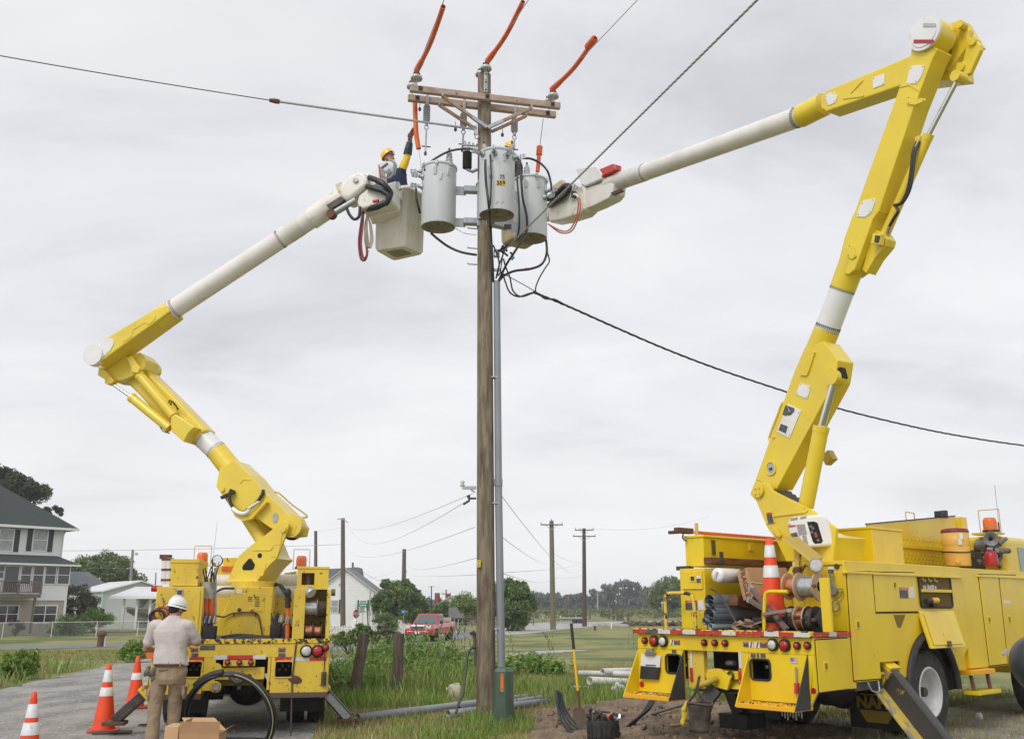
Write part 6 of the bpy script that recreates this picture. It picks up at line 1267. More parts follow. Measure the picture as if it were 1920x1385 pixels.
 m=MB(f);m.tube([(hw+.012,y,z)for y,z in[(wv+(wA-.03)*math.cos(a),wr+wA*math.sin(a))for a in np.linspace(math.pi*.98,.02,26)]],.05,8);m.build('fender_flare',blackr,t,fix=False)
 m=MB(f);m.tube([(hw-.32,y,z)for y,z in[(wv+(wA+.01)*math.cos(a),wr+(wA+.01)*math.sin(a))for a in np.linspace(math.pi,0,22)]],.3,6);m.build('wheel_arch',dark,t,fix=False)
 vA=v_end+.001;vB=A(1910,1078)[0]+.25;zt2=A(1833,1066)[1];zbt=A(1853.6,1250)[1]
 MB(f).bx((hw-.55,vA,zbt),(hw,vB,zt2)).build('front_locker',yel,t,bev=.008);MB(f).bx((hw-.02,A(1831,1073)[0],zt2-.11),(hw+.03,vB,zt2-.08)).build('drip_rail',yel,t,bev=.005)
 panel_door(t,f,hw,[A(1834,1077),A(1870,1077.6),A(1888,1243.5),A(1855,1247)],latch=A(1852,1161),name='locker_door');panel_door(t,f,hw,[A(1872,1077.6),A(1904,1078.5),A(1921,1240),A(1890,1243.2)],latch=A(1890,1160),name='locker_door')
 side_decal(1880,1125,1893,1131,stkw)
 a,b=A(1806,1248),A(1852,1256);st=MB(f).bx((hw-.3,a[0],b[1]-.03),(hw+.10,b[0],b[1]+.03)).build('platform_step',ylw_step,t,bev=.006)
 MB(f).bx((hw-.3,a[0]-.1,b[1]+.031),(hw-.05,a[0]+.35,b[1]+.35)).build('step_box',yel,t)
 p0,p1=S(1804,1298,hw+.1),S(1852,1300,hw+.1)
 for y in(a[0]+.08,b[0]-.15):MB(f).cyl((hw+.05,y,b[1]-.03),(hw+.07,y,p0.z),.025,n=10).build('step_hanger',rust,st)
 MB(f).bx((hw-.03,a[0]+.0,p0.z-.05),(hw+.17,b[0]-.05,p0.z)).build('lower_step',yel,st,bev=.006)
 z_c=A(1871,998)[1];vc=S(1884,1040,1.05).y
 cb=MB(f);cb.prism([(-1.05,vc,.75),(-1.05,vc,z_c),(-1.05,vc+1.55,z_c),(-1.05,vc+2.2,1.62),(-1.05,vc+3.3,1.5),(-1.05,vc+3.35,.6),(-1.05,vc,.6)],(2.1,0,0));cb=cb.build('cab',yel,t,bev=.10,seg=4)
 MB(f).prism([(1.05,vc+.55,1.5),(1.05,vc+.5,z_c-.16),(1.05,vc+1.45,z_c-.16),(1.05,vc+1.95,1.5)],(.012,0,0)).build('side_window',M_('cab_glass',(.20,.30,.30),.08,spec=.8),cb)
 MB(f).prism([(-1.05,vc+.55,1.5),(-1.05,vc+.5,z_c-.16),(-1.05,vc+1.45,z_c-.16),(-1.05,vc+1.95,1.5)],(-.012,0,0)).build('side_window',glassd,cb)
 MB(f).bx((-.75,vc-.012,1.5),(.75,vc-.001,z_c-.2)).build('rear_window',glassd,cb);MB(f).bx((1.05,vc+.12,.8),(1.062,vc+1.6,1.45)).build('door',yel,cb,bev=.005)
 c=Vector((1.064,vc+.85,1.28));MB(f).cyl(c,c+Vector((.006,0,0)),.09,n=18).build('door_emblem',M_('emblem_blue',(.03,.25,.55),.4),cb)
 bc_=f.on_v(1858,998,vc-.1);beacon(t,f,bc_,.10,.22)
 bk=MB(f).bx((bc_.x-.25,vc-.2,bc_.z-.03),(bc_.x+.12,vc+.1,bc_.z)).build('beacon_shelf',yel,t)
 Q=lambda x,y,o=.3:f.on_v(x,y,vc-o)
 c=Q(1858,1010,.42);sp=MB(f).lathe([(.03,.16),(.035,.1),(.06,.04),(.105,0),(.108,-.006),(.095,0),(.03,.05)],c,(-.45,.8,.1),22).build('loudspeaker',M_('speaker_grey',(.22,.23,.24),.45),t);MB(f).lathe([(0,.03),(.028,.045)],c,(-.45,.8,.1),14).build('horn_throat',dark,sp)
 m=MB(f);rr2=random.Random(3)
 for k in range(14):
  p=Q(rr2.uniform(1832,1884),rr2.uniform(1018,1060),.25);m.tube([p,p+Vector((rr2.uniform(-.1,.1),rr2.uniform(-.25,.25),rr2.uniform(-.16,.16)))],rr2.uniform(.012,.04),7)
 for k in range(8):p=Q(rr2.uniform(1836,1880),rr2.uniform(1020,1058),.3);m.ell(p,(.05,.06,.045),8,6)
 m.cyl(Q(1830,1022),Q(1852,1026),.085,n=14);m.build('tool_clutter',M_('clutter_grey',(.10,.10,.10),.5,metal=.4,c2=(.25,.25,.25),sc=9),t)
 c=Q(1860,1061,.5);ex=thing('fire_extinguisher','red fire extinguisher standing beside the yellow drink cooler','extinguisher',f.M@c,f.yaw);MB(f).lathe([(.0,0),(.085,0),(.09,.02),(.09,.16),(.06,.21),(.02,.23),(0,.23)],c,n=18).build('cylinder',M_('extinguisher_red',(.45,.02,.03),.3),ex);MB(f).box(c+Vector((0,0,.25)),(.04,.12,.04)).build('valve',galv,ex)
 p=Q(1874,996,0);m=MB(f);m.tube([p,p+Vector((.0,.03,.7))],.003,4);m.tube([p,p+Vector((0,0,.14))],.012,6);m.build('aerial',darkm,t,fix=False)
 ul=.25;L=lambda x,y:f.on_u(x,y,ul);q=[L(1627,983),L(1790.5,967.5),L(1797,1072),L(1640,1066)]
 zt_=min(q[0].z,q[1].z);zt2_=q[1].z;y0,y1=q[0].y,q[1].y;lid=MB(f).prism([(ul,y0,zd+.3),(ul,y1,zd+.3),(ul,y1,q[1].z),(ul,y0,q[0].z)],(-.03,0,0)).build('standing_lid',yel,t)
 zm=L(1715,1021).z;MB(f).bx((ul,y0,zm-.06),(ul+.03,y1,zm)).build('lid_rail',yel,lid,bev=.004);MB(f).beam((ul-.012,y0-.01,q[0].z+.008),(ul-.012,y1+.01,q[1].z+.008),.045,.015).build('lid_seal',blackr,lid)
 m=MB(f);y=y0+.05;k=0
 while y<y1-.05:
  z=zd+.35
  while z<zt_-.09:
   if not(zm-.09<z<zm+.02):m.box((ul+.002,y+.03*(k%2),z),(.006,.055,.012),(R(45 if k%2 else-45),0,0))
   z+=.055;k+=1
  y+=.06
 m.build('tread_pattern',yel,lid)
 c=L(1767,966)-Vector((0,0,.045));m=MB(f);m.prism([c+Vector((-.06,-.16,.01)),c+Vector((-.06,-.15,.11)),c+Vector((-.06,-.04,.05)),c+Vector((-.06,.06,.13)),c+Vector((-.06,.12,.13)),c+Vector((-.06,.12,.01))],(.1,0,0));o=m.build('gloves',blackr,loc=f.M@c,bev=.01);setp(o,'crumpled black glove lying on top of the standing lid','glove')
 c=L(1707,972);m=MB(f);m.tube([c+Vector((0,-.13,-.03)),c+Vector((0,-.14,.09)),c+Vector((0,.13,.09)),c+Vector((0,.14,-.03))],.009,6);m.build('beacon_guard',M_('guard_wire',(.70,.42,.12)),t)
 MB(f).box(L(1803,985),(.1,.2,.26)).build('lid_stop',yel,t)
 ub=.72;K=lambda x,y:f.on_u(x,y,ub);a=K(1634,991);b=K(1696,1052);r0=f.on_v(1568,1050,a.y)
 tb=MB(f).bx((r0.x,a.y,zt+.021),(ub,b.y,a.z)).build('top_box',yel,t,bev=.008);MB(f).bx((r0.x-.01,a.y-.012,a.z),(ub+.012,b.y+.01,a.z+.03)).build('lid',yel,tb,bev=.006)
 wv_=vt+.02;a0=f.on_v(1482,1052,wv_);MB(f).prism([(a0.x,wv_,zd),(a0.x-.12,wv_,zd+.3),(a0.x-.12,wv_,zd+.55),(a0.x,wv_,zt-.03),(hw-.031,wv_,zt-.03),(hw-.031,wv_,zd)],(0,.04,0)).build('rear_wall',yel,t)
 sticker(t,f,1552.7,1057,1563.5,1061,wv_,stkr);sticker(t,f,1552.7,1061,1563.5,1067,wv_,stkw);sticker(t,f,1552.7,1067,1563.5,1074.5,wv_,stkk);sticker(t,f,1486,1053,1493,1063,wv_,stkw)
 c=f.on_v(1568,1061,wv_-.02);MB(f).cyl(c,c+Vector((0,.04,0)),.03,n=12).build('socket',darkm,t)
 m=MB(f);w_=lambda x,y,o=.04:f.on_v(x,y,wv_-o)
 m.tube(spl([w_(1556,1072),w_(1557,1088),w_(1561,1102),w_(1566,1112)],5),.01,6);m.tube(spl([w_(1563,1074),w_(1562,1086),w_(1567,1100),w_(1569,1108)],5),.01,6)
 for k in range(5):m.tube(spl([w_(1557+k,1098),w_(1553+2*k,1106),w_(1562+k,1114),w_(1569-k,1104),w_(1561,1095)],5),.013,6)
 m.tube(spl([w_(1569,1105),w_(1579,1104),w_(1576,1116),w_(1567,1124)],5)+spl([w_(1567+7*math.sin(k),1135-11*math.cos(k))for k in np.linspace(0,11,22)],2),.008,6)
 o=m.build('hanging_cord',M_('grey_cord',(.20,.21,.17),.6),loc=f.M@w_(1560,1100),fix=False);setp(o,'tangled grey cord with a loop hanging on the yellow wall behind the reels','cord')
 q=[A(1528,1200),A(1588,1196),A(1592.5,1290),A(1535.5,1297)];v1=A(1592,1200)[0];zlb=A(1530,1298)[1]
 MB(f).bx((.95,.045,zlb),(hw,vt+.05,zd-.062)).build('rear_locker',yel,t,bev=.006);panel_door(t,f,hw,q,latch=A(1546,1248),name='locker_door');tape(t,Frame(f.P(hw+.012,0,0),f.yaw+R(90)),1526,1184,1588,1193,0,(tapr,tapw,tapr))if False else None
 p,q2=A(1524,1184),A(1586,1193)
 for i,cc in enumerate((tapr,tapr,tapw,tapr,tapr)):u0=vt*i/5;MB(f).bx((hw-.01,u0,zd-.052),(hw+.015,u0+vt/5,zd-.004)).build('reflective_tape',cc,t)
 MB(f).bx((.35,vt+.05,zb-.1),(hw-.02,vo0+.1,zb+.04)).build('under_tray',darkm,t,bev=.01)
 m=MB(f);m.tube(spl([(hw+.01,vo0-.3,zb-.01),(hw+.03,vo0-.26,zb-.1),(hw+.03,vo0-.1,zb-.12),(hw+.01,vo0-.06,zb-.01)],5),.01,6);m.build('grab_hook',galv,t,fix=False)
 MB(f).ell((.62,vt+.55,zb-.12),(.28,.4,.2),14,8).build('air_tank',blackr,t)
 MB(f).bx((-hw,1.9,.62),(-hw+.5,v_end,zd+.2)).build('side_panel',yel,t,bev=.01)
 A_=f.on_v(1664,1271,vo0+.3);B_=f.on_v(1790,1432,vo0+.3);d=(B_-A_).normalized()
 og=MB(f).beam(A_-d*.1,B_,.30,.16,(0,1,0)).build('outrigger',M_('worn_black_paint',(.045,.042,.04),.5,c3=(.50,.36,.03),sc3=7,lo3=.62,hi3=.68),t,bev=.02)
 m=MB(f);s_=d.cross(Vector((0,1,0)));
 m.beam(A_+d*.05+Vector((0,-.16,0))-s_*.085,B_+Vector((0,-.16,0))-s_*.085,.30,.02,s_);m.build('wear_edge',M_('worn_yellow_edge',(.62,.46,.08),.5,c3=(.25,.23,.20),sc3=6,lo3=.48,hi3=.6),og)
 MB(f).beam(A_-d*.25+Vector((0,0,-.1)),A_+d*.03,.36,.24,(0,1,0)).build('sleeve',yel,og,bev=.01)
 MB(f).box(A_+Vector((0,-.02,.09)),(.2,.2,.1),(0,.6,0)).build('cap',M_('grimy_step',(.35,.25,.10),.7),og,bev=.01)
 c=g(1392,1349,.9);og2=MB(f).box(c,(.4,.4,.17)).build('outrigger_foot',blackr,t,bev=.01);MB(f).beam(c+Vector((0,0,.08)),(-.6,.9,.8),.15,.18,(0,1,0)).build('outrigger_leg',darkm,og2)
 m=MB(f)
 for k in range(8):p=g(1466+k*5.2,1331,.1);m.cyl(p,p-Vector((0,0,.06+.02*(k%3))),.008,n=5)
 m.build('chain_end',galv,t)
 rail=M_('worn_rail_yellow',(.72,.49,.06),.45,c3=(.04,.035,.03),sc3=9,lo3=.52,hi3=.56)
 def hr(pts,v,r=.022,m=rail):
  mm=MB(f);P=[g(x,y,v)for x,y in pts];mm.tube(spl(P,5),r,8);return mm.build('hand_rail',m,t,fix=False)
 hr([(1249.5,1180),(1248,1150),(1247.5,1122),(1251,1113),(1262,1111.5),(1285,1111.5),(1295,1115),(1300,1125),(1303,1150),(1305,1181)],.12)
 hr([(1433,1184),(1433,1146),(1435,1116),(1440,1109.5),(1452,1108.5),(1477,1109)],.12,m=yel)
 vb=.30;a=g(1274,1066,vb);b=g(1322,1182,vb);ui=g(1324,1150,vb).x
 lo=MB(f).bx((a.x,vb,zd),(ui,3.2,a.z)).build('tool_bin',yel,t,bev=.008)
 p,q=g(1280,1071,vb),g(1319,1104,vb);MB(f).bx((p.x,vb-.02,q.z),(q.x,vb-.001,p.z)).build('door',yel,lo,bev=.006);c=g(1299,1084,vb-.02);MB(f).box(c,(.1,.014,.09)).build('handle',yel,lo,bev=.004);MB(f).box(c+Vector((0,-.009,0)),(.05,.006,.05)).build('latch',darkm,lo);sticker(lo,f,1306,1079,1314,1092,vb-.021,stkk);sticker(lo,f,1306,1079,1314,1084,vb-.0225,stkw)
 danger(lo,f,1285,1125,1308,1143,vb);sticker(lo,f,1309,1125,1320,1143,vb,stkw)
 vu=.42;a=g(1284,1009,vu);b=g(1320.5,1061,vu);uo=MB(f).bx((a.x,vu,b.z),(b.x,3.6,a.z)).build('tool_bin',yel,t,bev=.008)
 MB(f).bx((a.x-.01,vu-.012,a.z),(b.x+.02,3.61,a.z+.03)).build('lid',yel,uo,bev=.006)
 bx_=b.x;W=lambda x,y,o=0:f.on_u(x,y,bx_+o)
 p,q=W(1336,1012),W(1340,1040);MB(f).bx((bx_+.001,p.y-.03,q.z),(bx_+.02,p.y+.03,p.z)).build('strap',M_('brown_strap',(.10,.075,.03),.7),uo);p2=W(1436,1020);MB(f).bx((bx_+.001,p2.y-.03,q.z),(bx_+.02,p2.y+.03,p.z)).build('strap',M_('brown_strap',(.10,.075,.03)),uo)
 p=W(1407,1025);MB(f).box(p+Vector((.01,0,0)),(.02,.1,.1)).build('handle',yel,uo,bev=.006);c=g(1290,1061.5,vu);MB(f).box(c+Vector((-.05,0,-.02)),(.2,.1,.05)).build('marker_light',darkm,uo)
 p=W(1335,1006.5);m=MB(f);m.bx((bx_-.25,p.y-.02,a.z+.02),(bx_-.22,p.y+.02,a.z+.2));m.build('bin_stop',M_('pale_strap',(.72,.50,.15),.5),uo)
 zz=W(1340,1048,.07).z;z0=W(1340,1054.5,.07).z;y0=W(1325,1048,.07).y
 o=MB(f).bx((bx_+.022,y0,z0-.02),(bx_+.13,y0+2.3,zz+.02)).build('timber_beam',woodbr,loc=f.P(bx_+.07,y0,z0),bev=.006);setp(o,'long brown timber beam strapped along the upper left bin','timber');m=MB(f);c=W(1353,1047,.135);m.box(c,(.012,.07,.17));m.build('strap_plate',darkm,uo)
 p0=g(1272,1002,.3);p0.z=a.z+.085;hs=thing('hot_stick','long red orange hot stick lying along the top of the upper left bin','hot stick',f.M@p0,f.yaw);MB(f).cyl(p0+Vector((.02,.32,0)),p0+Vector((.1,3.3,0)),.022,n=10).build('shaft',orange,hs);m=MB(f);m.box(p0+Vector((.01,.1,.01)),(.09,.3,.07));m.tube([p0+Vector((-.05,-.12,-.02)),p0+Vector((0,.1,0))],.025,6);m.build('head',rust,hs,bev=.01);m=MB(f);m.tube(spl([p0+Vector((0,.1,-.02)),p0+Vector((.03,.05,-.09)),p0+Vector((.05,.1,-.12))],4),.01,5);m.build('hook',darkm,hs)
 def pipe(c0,L_,r,m,label,name='conduit',group=None,wall=.008,dy=Vector((0,1,0)),cap=None):
  A0=Vector(c0);A1=A0+dy.normalized()*L_
  th=thing(name,label,'pipe',f.M@A0,f.yaw,group)if cap else None
  mm=MB(f);mm.lathe([(r-wall,L_),(r,L_),(r,0),(r-wall,0),(r-wall,L_)],A0,dy,24)
  if cap:
   mm.build('tube',m,th);MB(f).lathe([(0,-.03),(r*.6,-.03),(r*1.02,-.015),(r*1.06,0),(r*1.06,.32),(r,.33)],A0,dy,28).build('cap',cap,th);c=A0-dy.normalized()*.035;MB(f).box(c,(.03,.02,.09),(0,.5,0)).build('cap_grip',M_('cap_grey',(.5,.5,.5),.5),th);return
  o=mm.build(name,m,loc=f.M@A0);setp(o,label,'pipe',group)
 dyv=Vector((.0,1,0))
 pipe(g(1346,1078,.35),2.6,.083,M_('grey_tube',(.42,.43,.44),.4),'fat grey tube with a white end cap lying under the timber beam','storage_tube',cap=white)
 k=0
 for x,y,r,lab in((1330,1126,.075,'wide grey conduit on top of the bundle on the right truck deck'),(1331,1135,.075,'wide grey conduit second from the top of the deck bundle'),(1333,1145,.085,'wide grey conduit third from the top of the deck bundle'),(1329,1153,.08,'wide grey conduit near the bottom of the deck bundle'),(1321.5,1164,.043,'narrow dark conduit below the wide ones, leftmost'),(1334,1164,.043,'narrow dark conduit below the wide ones, second'),(1332,1178.5,.036,'slim pale conduit lying on the deck under the bundle')):
  c=g(x,y,.12+.02*(k%3));c.z=max(c.z,zd+r+.002);pipe(c,1.25 if r>.05 else 1.5,r,dpvc if k<6 else gpvc,lab,group='conduits bundled on the right truck deck',wall=.006,dy=Vector((.05+.02*(k%2),1,0)));k+=1
 def timber(p0,p1,w_,h_,label,m=woodbr,v0=.4,v1=.5,nm='timber_block'):
  a_,b_=g(*p0,v0),g(*p1,v1);o=MB(f).beam(a_,b_,w_,h_).build(nm,m,loc=f.M@a_,bev=.006);setp(o,label,'timber')
 timber((1374,1124),(1412,1136),.12,.13,'short reddish brown timber block wedged beside the cardboard box',v0=.4,v1=.95)
 a_,b_,c_=g(1381,1072,.55),g(1399.5,1063.5,.55),g(1394,1126,.5);d_=c_+(b_-a_)*1.12;e_=g(1440,1066,1.1)-b_
 m=MB(f);q=[a_,b_,d_,c_];e_=Vector((.1,.8,.02))*.9
 o=m.prism(q,e_).build('cardboard_box',card,loc=f.M@c_,bev=.004);setp(o,'tall tilted cardboard box stamped FRAGILE between tube and cone','cardboard box')
 xd=(c_-a_).normalized();yd=(b_-a_).normalized();n_=xd.cross(yd).normalized();n_=n_ if n_.y<0 else-n_;ctr=(a_+b_+c_+d_)/4+n_*.004
 m=MB(f);m.text('FRAGILE',.098,ctr-xd*.015,xd,yd,bold=.002);tx=m.build('lettering',M_('box_print',(.16,.045,.03),.7),o,fix=False)
 m=MB(f);s0=b_.lerp(d_,.52);s1=s0+e_;m.tube(spl([s0+Vector((.004,0,0)),s0.lerp(s1,.3)+Vector((.012,0,-.02)),s1+Vector((.005,0,0))],5),.006,5);m.build('tie',stkw,o,fix=False)
 def brace(p0,p1,v0,v1,label,m=M_('brown_brace',(.17,.12,.095),.6),w_=.05):
  a_,b_=g(*p0,v0),g(*p1,v1);t2=thing('crossarm_brace',label,'brace',f.M@a_,f.yaw,'loose braces on the right truck deck');MB(f).beam(a_,b_,w_,w_).build('bar',m,t2,bev=.004);d_=(a_-b_).normalized();MB(f).beam(a_,a_+d_*.05,w_*1.1,w_*1.1).build('end_fitting',galv,t2)
 brace((1410,1105),(1476,1180),.3,.12,'brown brace with pale end sloping down from the box to the deck edge');brace((1408,1126),(1462,1158),.25,.1,'lower brown brace with a white end under the cardboard box');brace((1478,1144),(1430,1151),.09,.09,'grey brace tied across the yellow hand rail',M_('grey_brace',(.22,.20,.17),.6),.035)
 m=MB(f)
 for k in range(4):c=g(1413+k*2,1160+5*k,.2);m.beam(c,c+Vector((.7,.1*k,.02)),.05,.035)
 o=m.build('conduit_stack',M_('black_pipe',(.03,.03,.034),.5),loc=f.M@g(1430,1178,.2));setp(o,'dark stack of black bars lying on the deck behind the braces','bars',kind='stuff')
 m=MB(f);c=g(1395,1174,.1);[m.box(c+Vector((random.uniform(-.09,.17),random.uniform(-.03,.06),random.uniform(.0,.05))),(.13,.10,.012),(random.uniform(-.8,.8),random.uniform(-.8,.8),random.random()*3))for _ in range(9)];o=m.build('paper_scraps',M_('kraft_paper',(.30,.20,.15),.8),loc=f.M@c,fix=False);setp(o,'crumpled brown packing paper on the deck below the conduits','paper')
 m=MB(f);m.tube(spl([g(1332,1103,.18),g(1345,1110,.15),g(1358,1126,.12),g(1372,1152,.09),g(1388,1180,.07)],6),.012,6);o=m.build('cable_tie',M_('dark_tie',(.06,.05,.045),.6),loc=f.M@g(1332,1103,.18),fix=False);setp(o,'thin dark strap hanging over the conduit bundle','strap')
 B_=g(1450.5,1146,.35);top=g(1445.2,1009,.35);cone('tall orange cone with two white collars standing on the right truck deck',f.M@Vector((B_.x,B_.y,zd)),(top-B_).z+(B_.z-zd),lean=0)
 ax=(1,0,0);va=.30;U=lambda x,y:g(x,y,va)
 def rl(xc,yc,ry,xw,core,mw,mf,lab,ft=.018):c=U(xc,yc);w_=U(xc+xw/2,yc).x-U(xc-xw/2,yc).x;reel(f,c,ax,ry*10.6/1800,w_,ry*10.6/1800*core,mw,mf,lab,'wire reels in the right truck rack',ft)
 rl(1489,1099,25,21,.72,copper,plyw,'copper wire reel with wooden flanges in the upper right truck rack');rl(1518,1099.5,26.5,35,.70,alw,plyw,'bright aluminium wire reel with wooden flanges in the upper right truck rack')
 rl(1491,1160,24,13,.78,brownw,blackr,'brown wire reel with black flanges, lower rack far left');rl(1507,1160,24,17,.82,copper,plyw,'copper wire reel in the middle of the lower right truck rack');rl(1523.5,1160.5,24,14,.78,brownw,blackr,'brown wire reel right of the copper one in the lower rack');rl(1539.5,1161,24.5,16,.45,blackr,blackr,'empty black reel at the right end of the lower rack')
 rk=MB(f);x0,x1=U(1537,1100).x+.03,U(1549,1100).x;
 p,q=g(1537,1083,.16),g(1550,1183,.16);rk.bx((p.x,.14,zd),(p.x+.11,.18,p.z));rk=rk.build('reel_post',yel,t,bev=.004);p,q=g(1481,1120,.5),g(1487,1183,.5);MB(f).bx((p.x,.42,zd),(p.x+.07,.46,g(1487,1086,.42).z)).build('reel_post',yel,t,bev=.004)
 for y in(1099,1160.5):MB(f).cyl((U(1478,y).x-.05,va,U(1515,y).z),(U(1551,y).x,va,U(1515,y).z),.018,n=10).build('axle',darkm,rk);c=Vector((U(1544,y).x,.13,U(1515,y).z));MB(f).cyl(c,c+Vector((0,-.05,0)),.02,n=6).build('bolt',rust,rk)
 m=MB(f);m.prism([g(1468,1012,.32),g(1494,1010,.6),g(1541,1049,.6),g(1523,1056,.32)],(0,.03,.03));m.build('tilted_shelf',M_('dull_yellow',(.46,.33,.06),.6),t,bev=.004)  # one even yellow, duller than the truck paint
 MB(f).beam(g(1496,1076,.5),g(1496,1026,.5),.06,.06,(0,1,0)).build('lamp_post',M_('worn_rail_yellow',(.72,.49,.06)),t);MB(f).box(g(1496,1071,.49),(.08,.07,.1)).build('post_socket',rust,t)
 c=g(1530,1059,.2);l_=MB(f).lathe([(0,.12),(.045,.10),(.072,.035),(.077,0),(.07,-.006)],c,(-.35,.9,.05),22).build('work_lamp',galv,t);MB(f).lathe([(0,-.0),(.04,-.006),(.07,.002)],c,(-.35,.9,.05),22).build('lens',clearl,l_)
 m=MB(f);m.tube(spl([g(1486,1068,.5),g(1489,1074,.5),g(1495,1074,.5)],4),.008,5);m.tube([g(1505,1070,.5),g(1510,1058,.5)],.01,5);m.build('hook',darkm,t,fix=False)
 c=S(1797,1062,.72);c.z=zt2+.001 if False else S(1797,1061,.72).z;r=.185;h_=S(1797,993,.72).z-c.z
 cl=thing('drink_cooler','round yellow drink cooler with a maroon lid on the service body','cooler',f.M@c,f.yaw);MB(f).lathe([(0,0),(r*.93,0),(r*.95,.02),(r*.98,h_*.3),(r,h_*.5),(r*.985,h_*.5+.01),(r,h_*.5+.02),(r*1.02,h_*.9),(0,h_*.9)],c,n=30).build('body',M_('cooler_yellow',(.80,.47,.10),.45,c2=(.74,.42,.09),sc=4),cl)
 MB(f).lathe([(r*1.03,h_*.9),(r*1.04,h_*.93),(r*.98,h_),(r*.5,h_*1.03),(0,h_*1.035)],c,n=30).build('lid',M_('maroon_lid',(.20,.025,.05),.45),cl);m=MB(f);m.tube([c+Vector((r*1.012*math.cos(k),r*1.012*math.sin(k),h_*.37+.008*math.sin(k*2)))for k in np.linspace(0,6.28,31)[:-1]],.009,6,closed=True);m.build('bungee',blackr,cl)
 for s in(-1,1):MB(f).box(c+Vector((s*r*.75,-s*r*.72,h_*.78)),(.05,.05,.09),(0,0,R(45))).build('handle',white,cl,bev=.01)
 dcm=(f.I.to_3x3()@(CAM-f.M@c));dcm.z=0;dcm.normalize();sd_=Vector((-dcm.y,dcm.x,0))
 p=c+dcm*(r*.99)+Vector((0,0,h_*.14));MB(f).cyl(p,p+dcm*.035,.04,n=16).build('tap',M_('cooler_yellow',(.8,.47,.1)),cl);p=c+(dcm*.95+sd_*.3).normalized()*(r*1.012)+Vector((0,0,h_*.63));MB(f).box(p,(.05,.05,.08),(0,0,math.atan2(dcm.y,dcm.x))).build('label_plate',stkw,cl)
 c=g(1219,1248,-.03);cb_=thing('clipboard','clipboard with white sheet and black lower pocket on the left kick box','clipboard',f.M@c,f.yaw)
 pq=lambda pts,v:[g(x,y,v)for x,y in pts]
 MB(f).prism(pq(((1202.5,1225),(1238.5,1228.5),(1236.5,1251),(1201,1247.5)),-.03),(0,.012,0)).build('sheet',stkw,cb_);MB(f).prism(pq(((1201,1247.5),(1236,1250.5),(1232.5,1273.5),(1199,1271.5)),-.045),(0,.03,0)).build('pocket',blackr,cb_,bev=.006);c=g(1219,1224.5,-.04);MB(f).box(c,(.16,.03,.05)).box(c+Vector((.02,-.02,.03)),(.1,.06,.05)).build('clip',steel,cb_,bev=.008)
 m=MB(f);p=g(1213,1246,-.032);m.text('DANGER',.035,p+Vector((.06,-.002,0)),(1,0,-.02),(0,0,1))if False else m.box(p+Vector((.06,0,0)),(.16,.004,.014));m.build('print',stkk,cb_)
 B=BR;b=lambda x,y,k=0:B.on_v(x,y,k)
 z0=f.M@Vector((0,0,zd))
 cz=f.P(.05,1.75,zd);MB().cyl(cz,cz+Vector((0,0,.55)),.42,n=32).build('pedestal',yel,t);MB().cyl(cz+Vector((0,0,.55)),cz+Vector((0,0,.66)),.46,n=36).build('slew_ring',yel,t,bev=.01)
 nearp=[(1419,903),(1406,926),(1418,939),(1439,990),(1453,1008),(1474,1052),(1560,1052),(1568,990),(1523,957),(1447,919),(1438,905)]
 tm=MB(B);pp(tm,B,.36,nearp,.05);pp(tm,B,-.24,nearp,.05);tr=tm.build('turret',yelbr,t,bev=.008)
 pp(MB(B),B,.31,[(1440,985),(1455,1006),(1476,1050),(1558,1050),(1566,1006),(1530,1000),(1480,985)],.55).build('turret_web',yelbr,tr,bev=.01)
 pp(MB(B),B,.375,[(1434,962),(1437,963),(1450,965),(1508,958),(1511,953),(1505,949),(1512,951),(1514,957),(1509,961),(1450,968.5),(1436,966)],.012).build('rib',yelbr,tr)
 pp(MB(B),B,.372,[(1432,957),(1447,956),(1453,979),(1436,983)],.01).build('decal_frame',yelbr,tr,bev=.003);pp(MB(B),B,.377,[(1436.5,961),(1446,960),(1450.5,979.5),(1440,981)],.004).build('warning_decal',stkk,tr);pp(MB(B),B,.3785,[(1436.5,961),(1446,960),(1446.8,963.5),(1437.3,964.5)],.003).build('header',stkr,tr)
 pp(MB(B),B,.40,[(1449,990),(1454,989),(1463,1002),(1462,1007),(1455,1006),(1448,995)],.03).build('sensor',yelbr,tr,bev=.008)
 c=b(1423.5,920,.37);MB(B).cyl(c,c+Vector((0,.03,0)),.085,n=22).build('pivot_pin',yelbr,tr,bev=.01);m=MB(B)
 for k in range(4):q=c+Vector((.05*math.cos(R(45+90*k)),.03,.05*math.sin(R(45+90*k))));m.cyl(q,q+Vector((0,.015,0)),.014,n=6)
 m.build('bolt',yelbr,tr)
 near=[(1416,899),(1441,829),(1474,738),(1489,696),(1508,652),(1545,640),(1571,675),(1565,714),(1559,726),(1456,917)]
 lb=MB(B);pp(lb,B,.16,near,.30);lb=lb.build('lower_boom',yelbr,t,bev=.012)
 pp(MB(B),B,.155,[(1416,899),(1406,925),(1419,938),(1446,922),(1454,914)],.28).build('boom_foot',yelbr,lb,bev=.012)
 def plate(pts,k,m,name='cover_plate',th=.01):
  o=pp(MB(B),B,k+th,pts,th).build(name,m,lb,bev=.002);P=[b(x,y,k+th)for x,y in pts];cc=sum(P,Vector())/len(P);mm=MB(B)
  if m in(whitec,white)and name=='cover_plate':
   for p in P[::max(1,len(P)//4)]:q=cc+(p-cc)*.80;mm.cyl(q,q+Vector((0,.006,0)),.0055,n=6)
   mm.build('screw',darkm,o)
  return o
 plate([(1500,717.5),(1520,725),(1513,748),(1492,739)],.16,whitec)
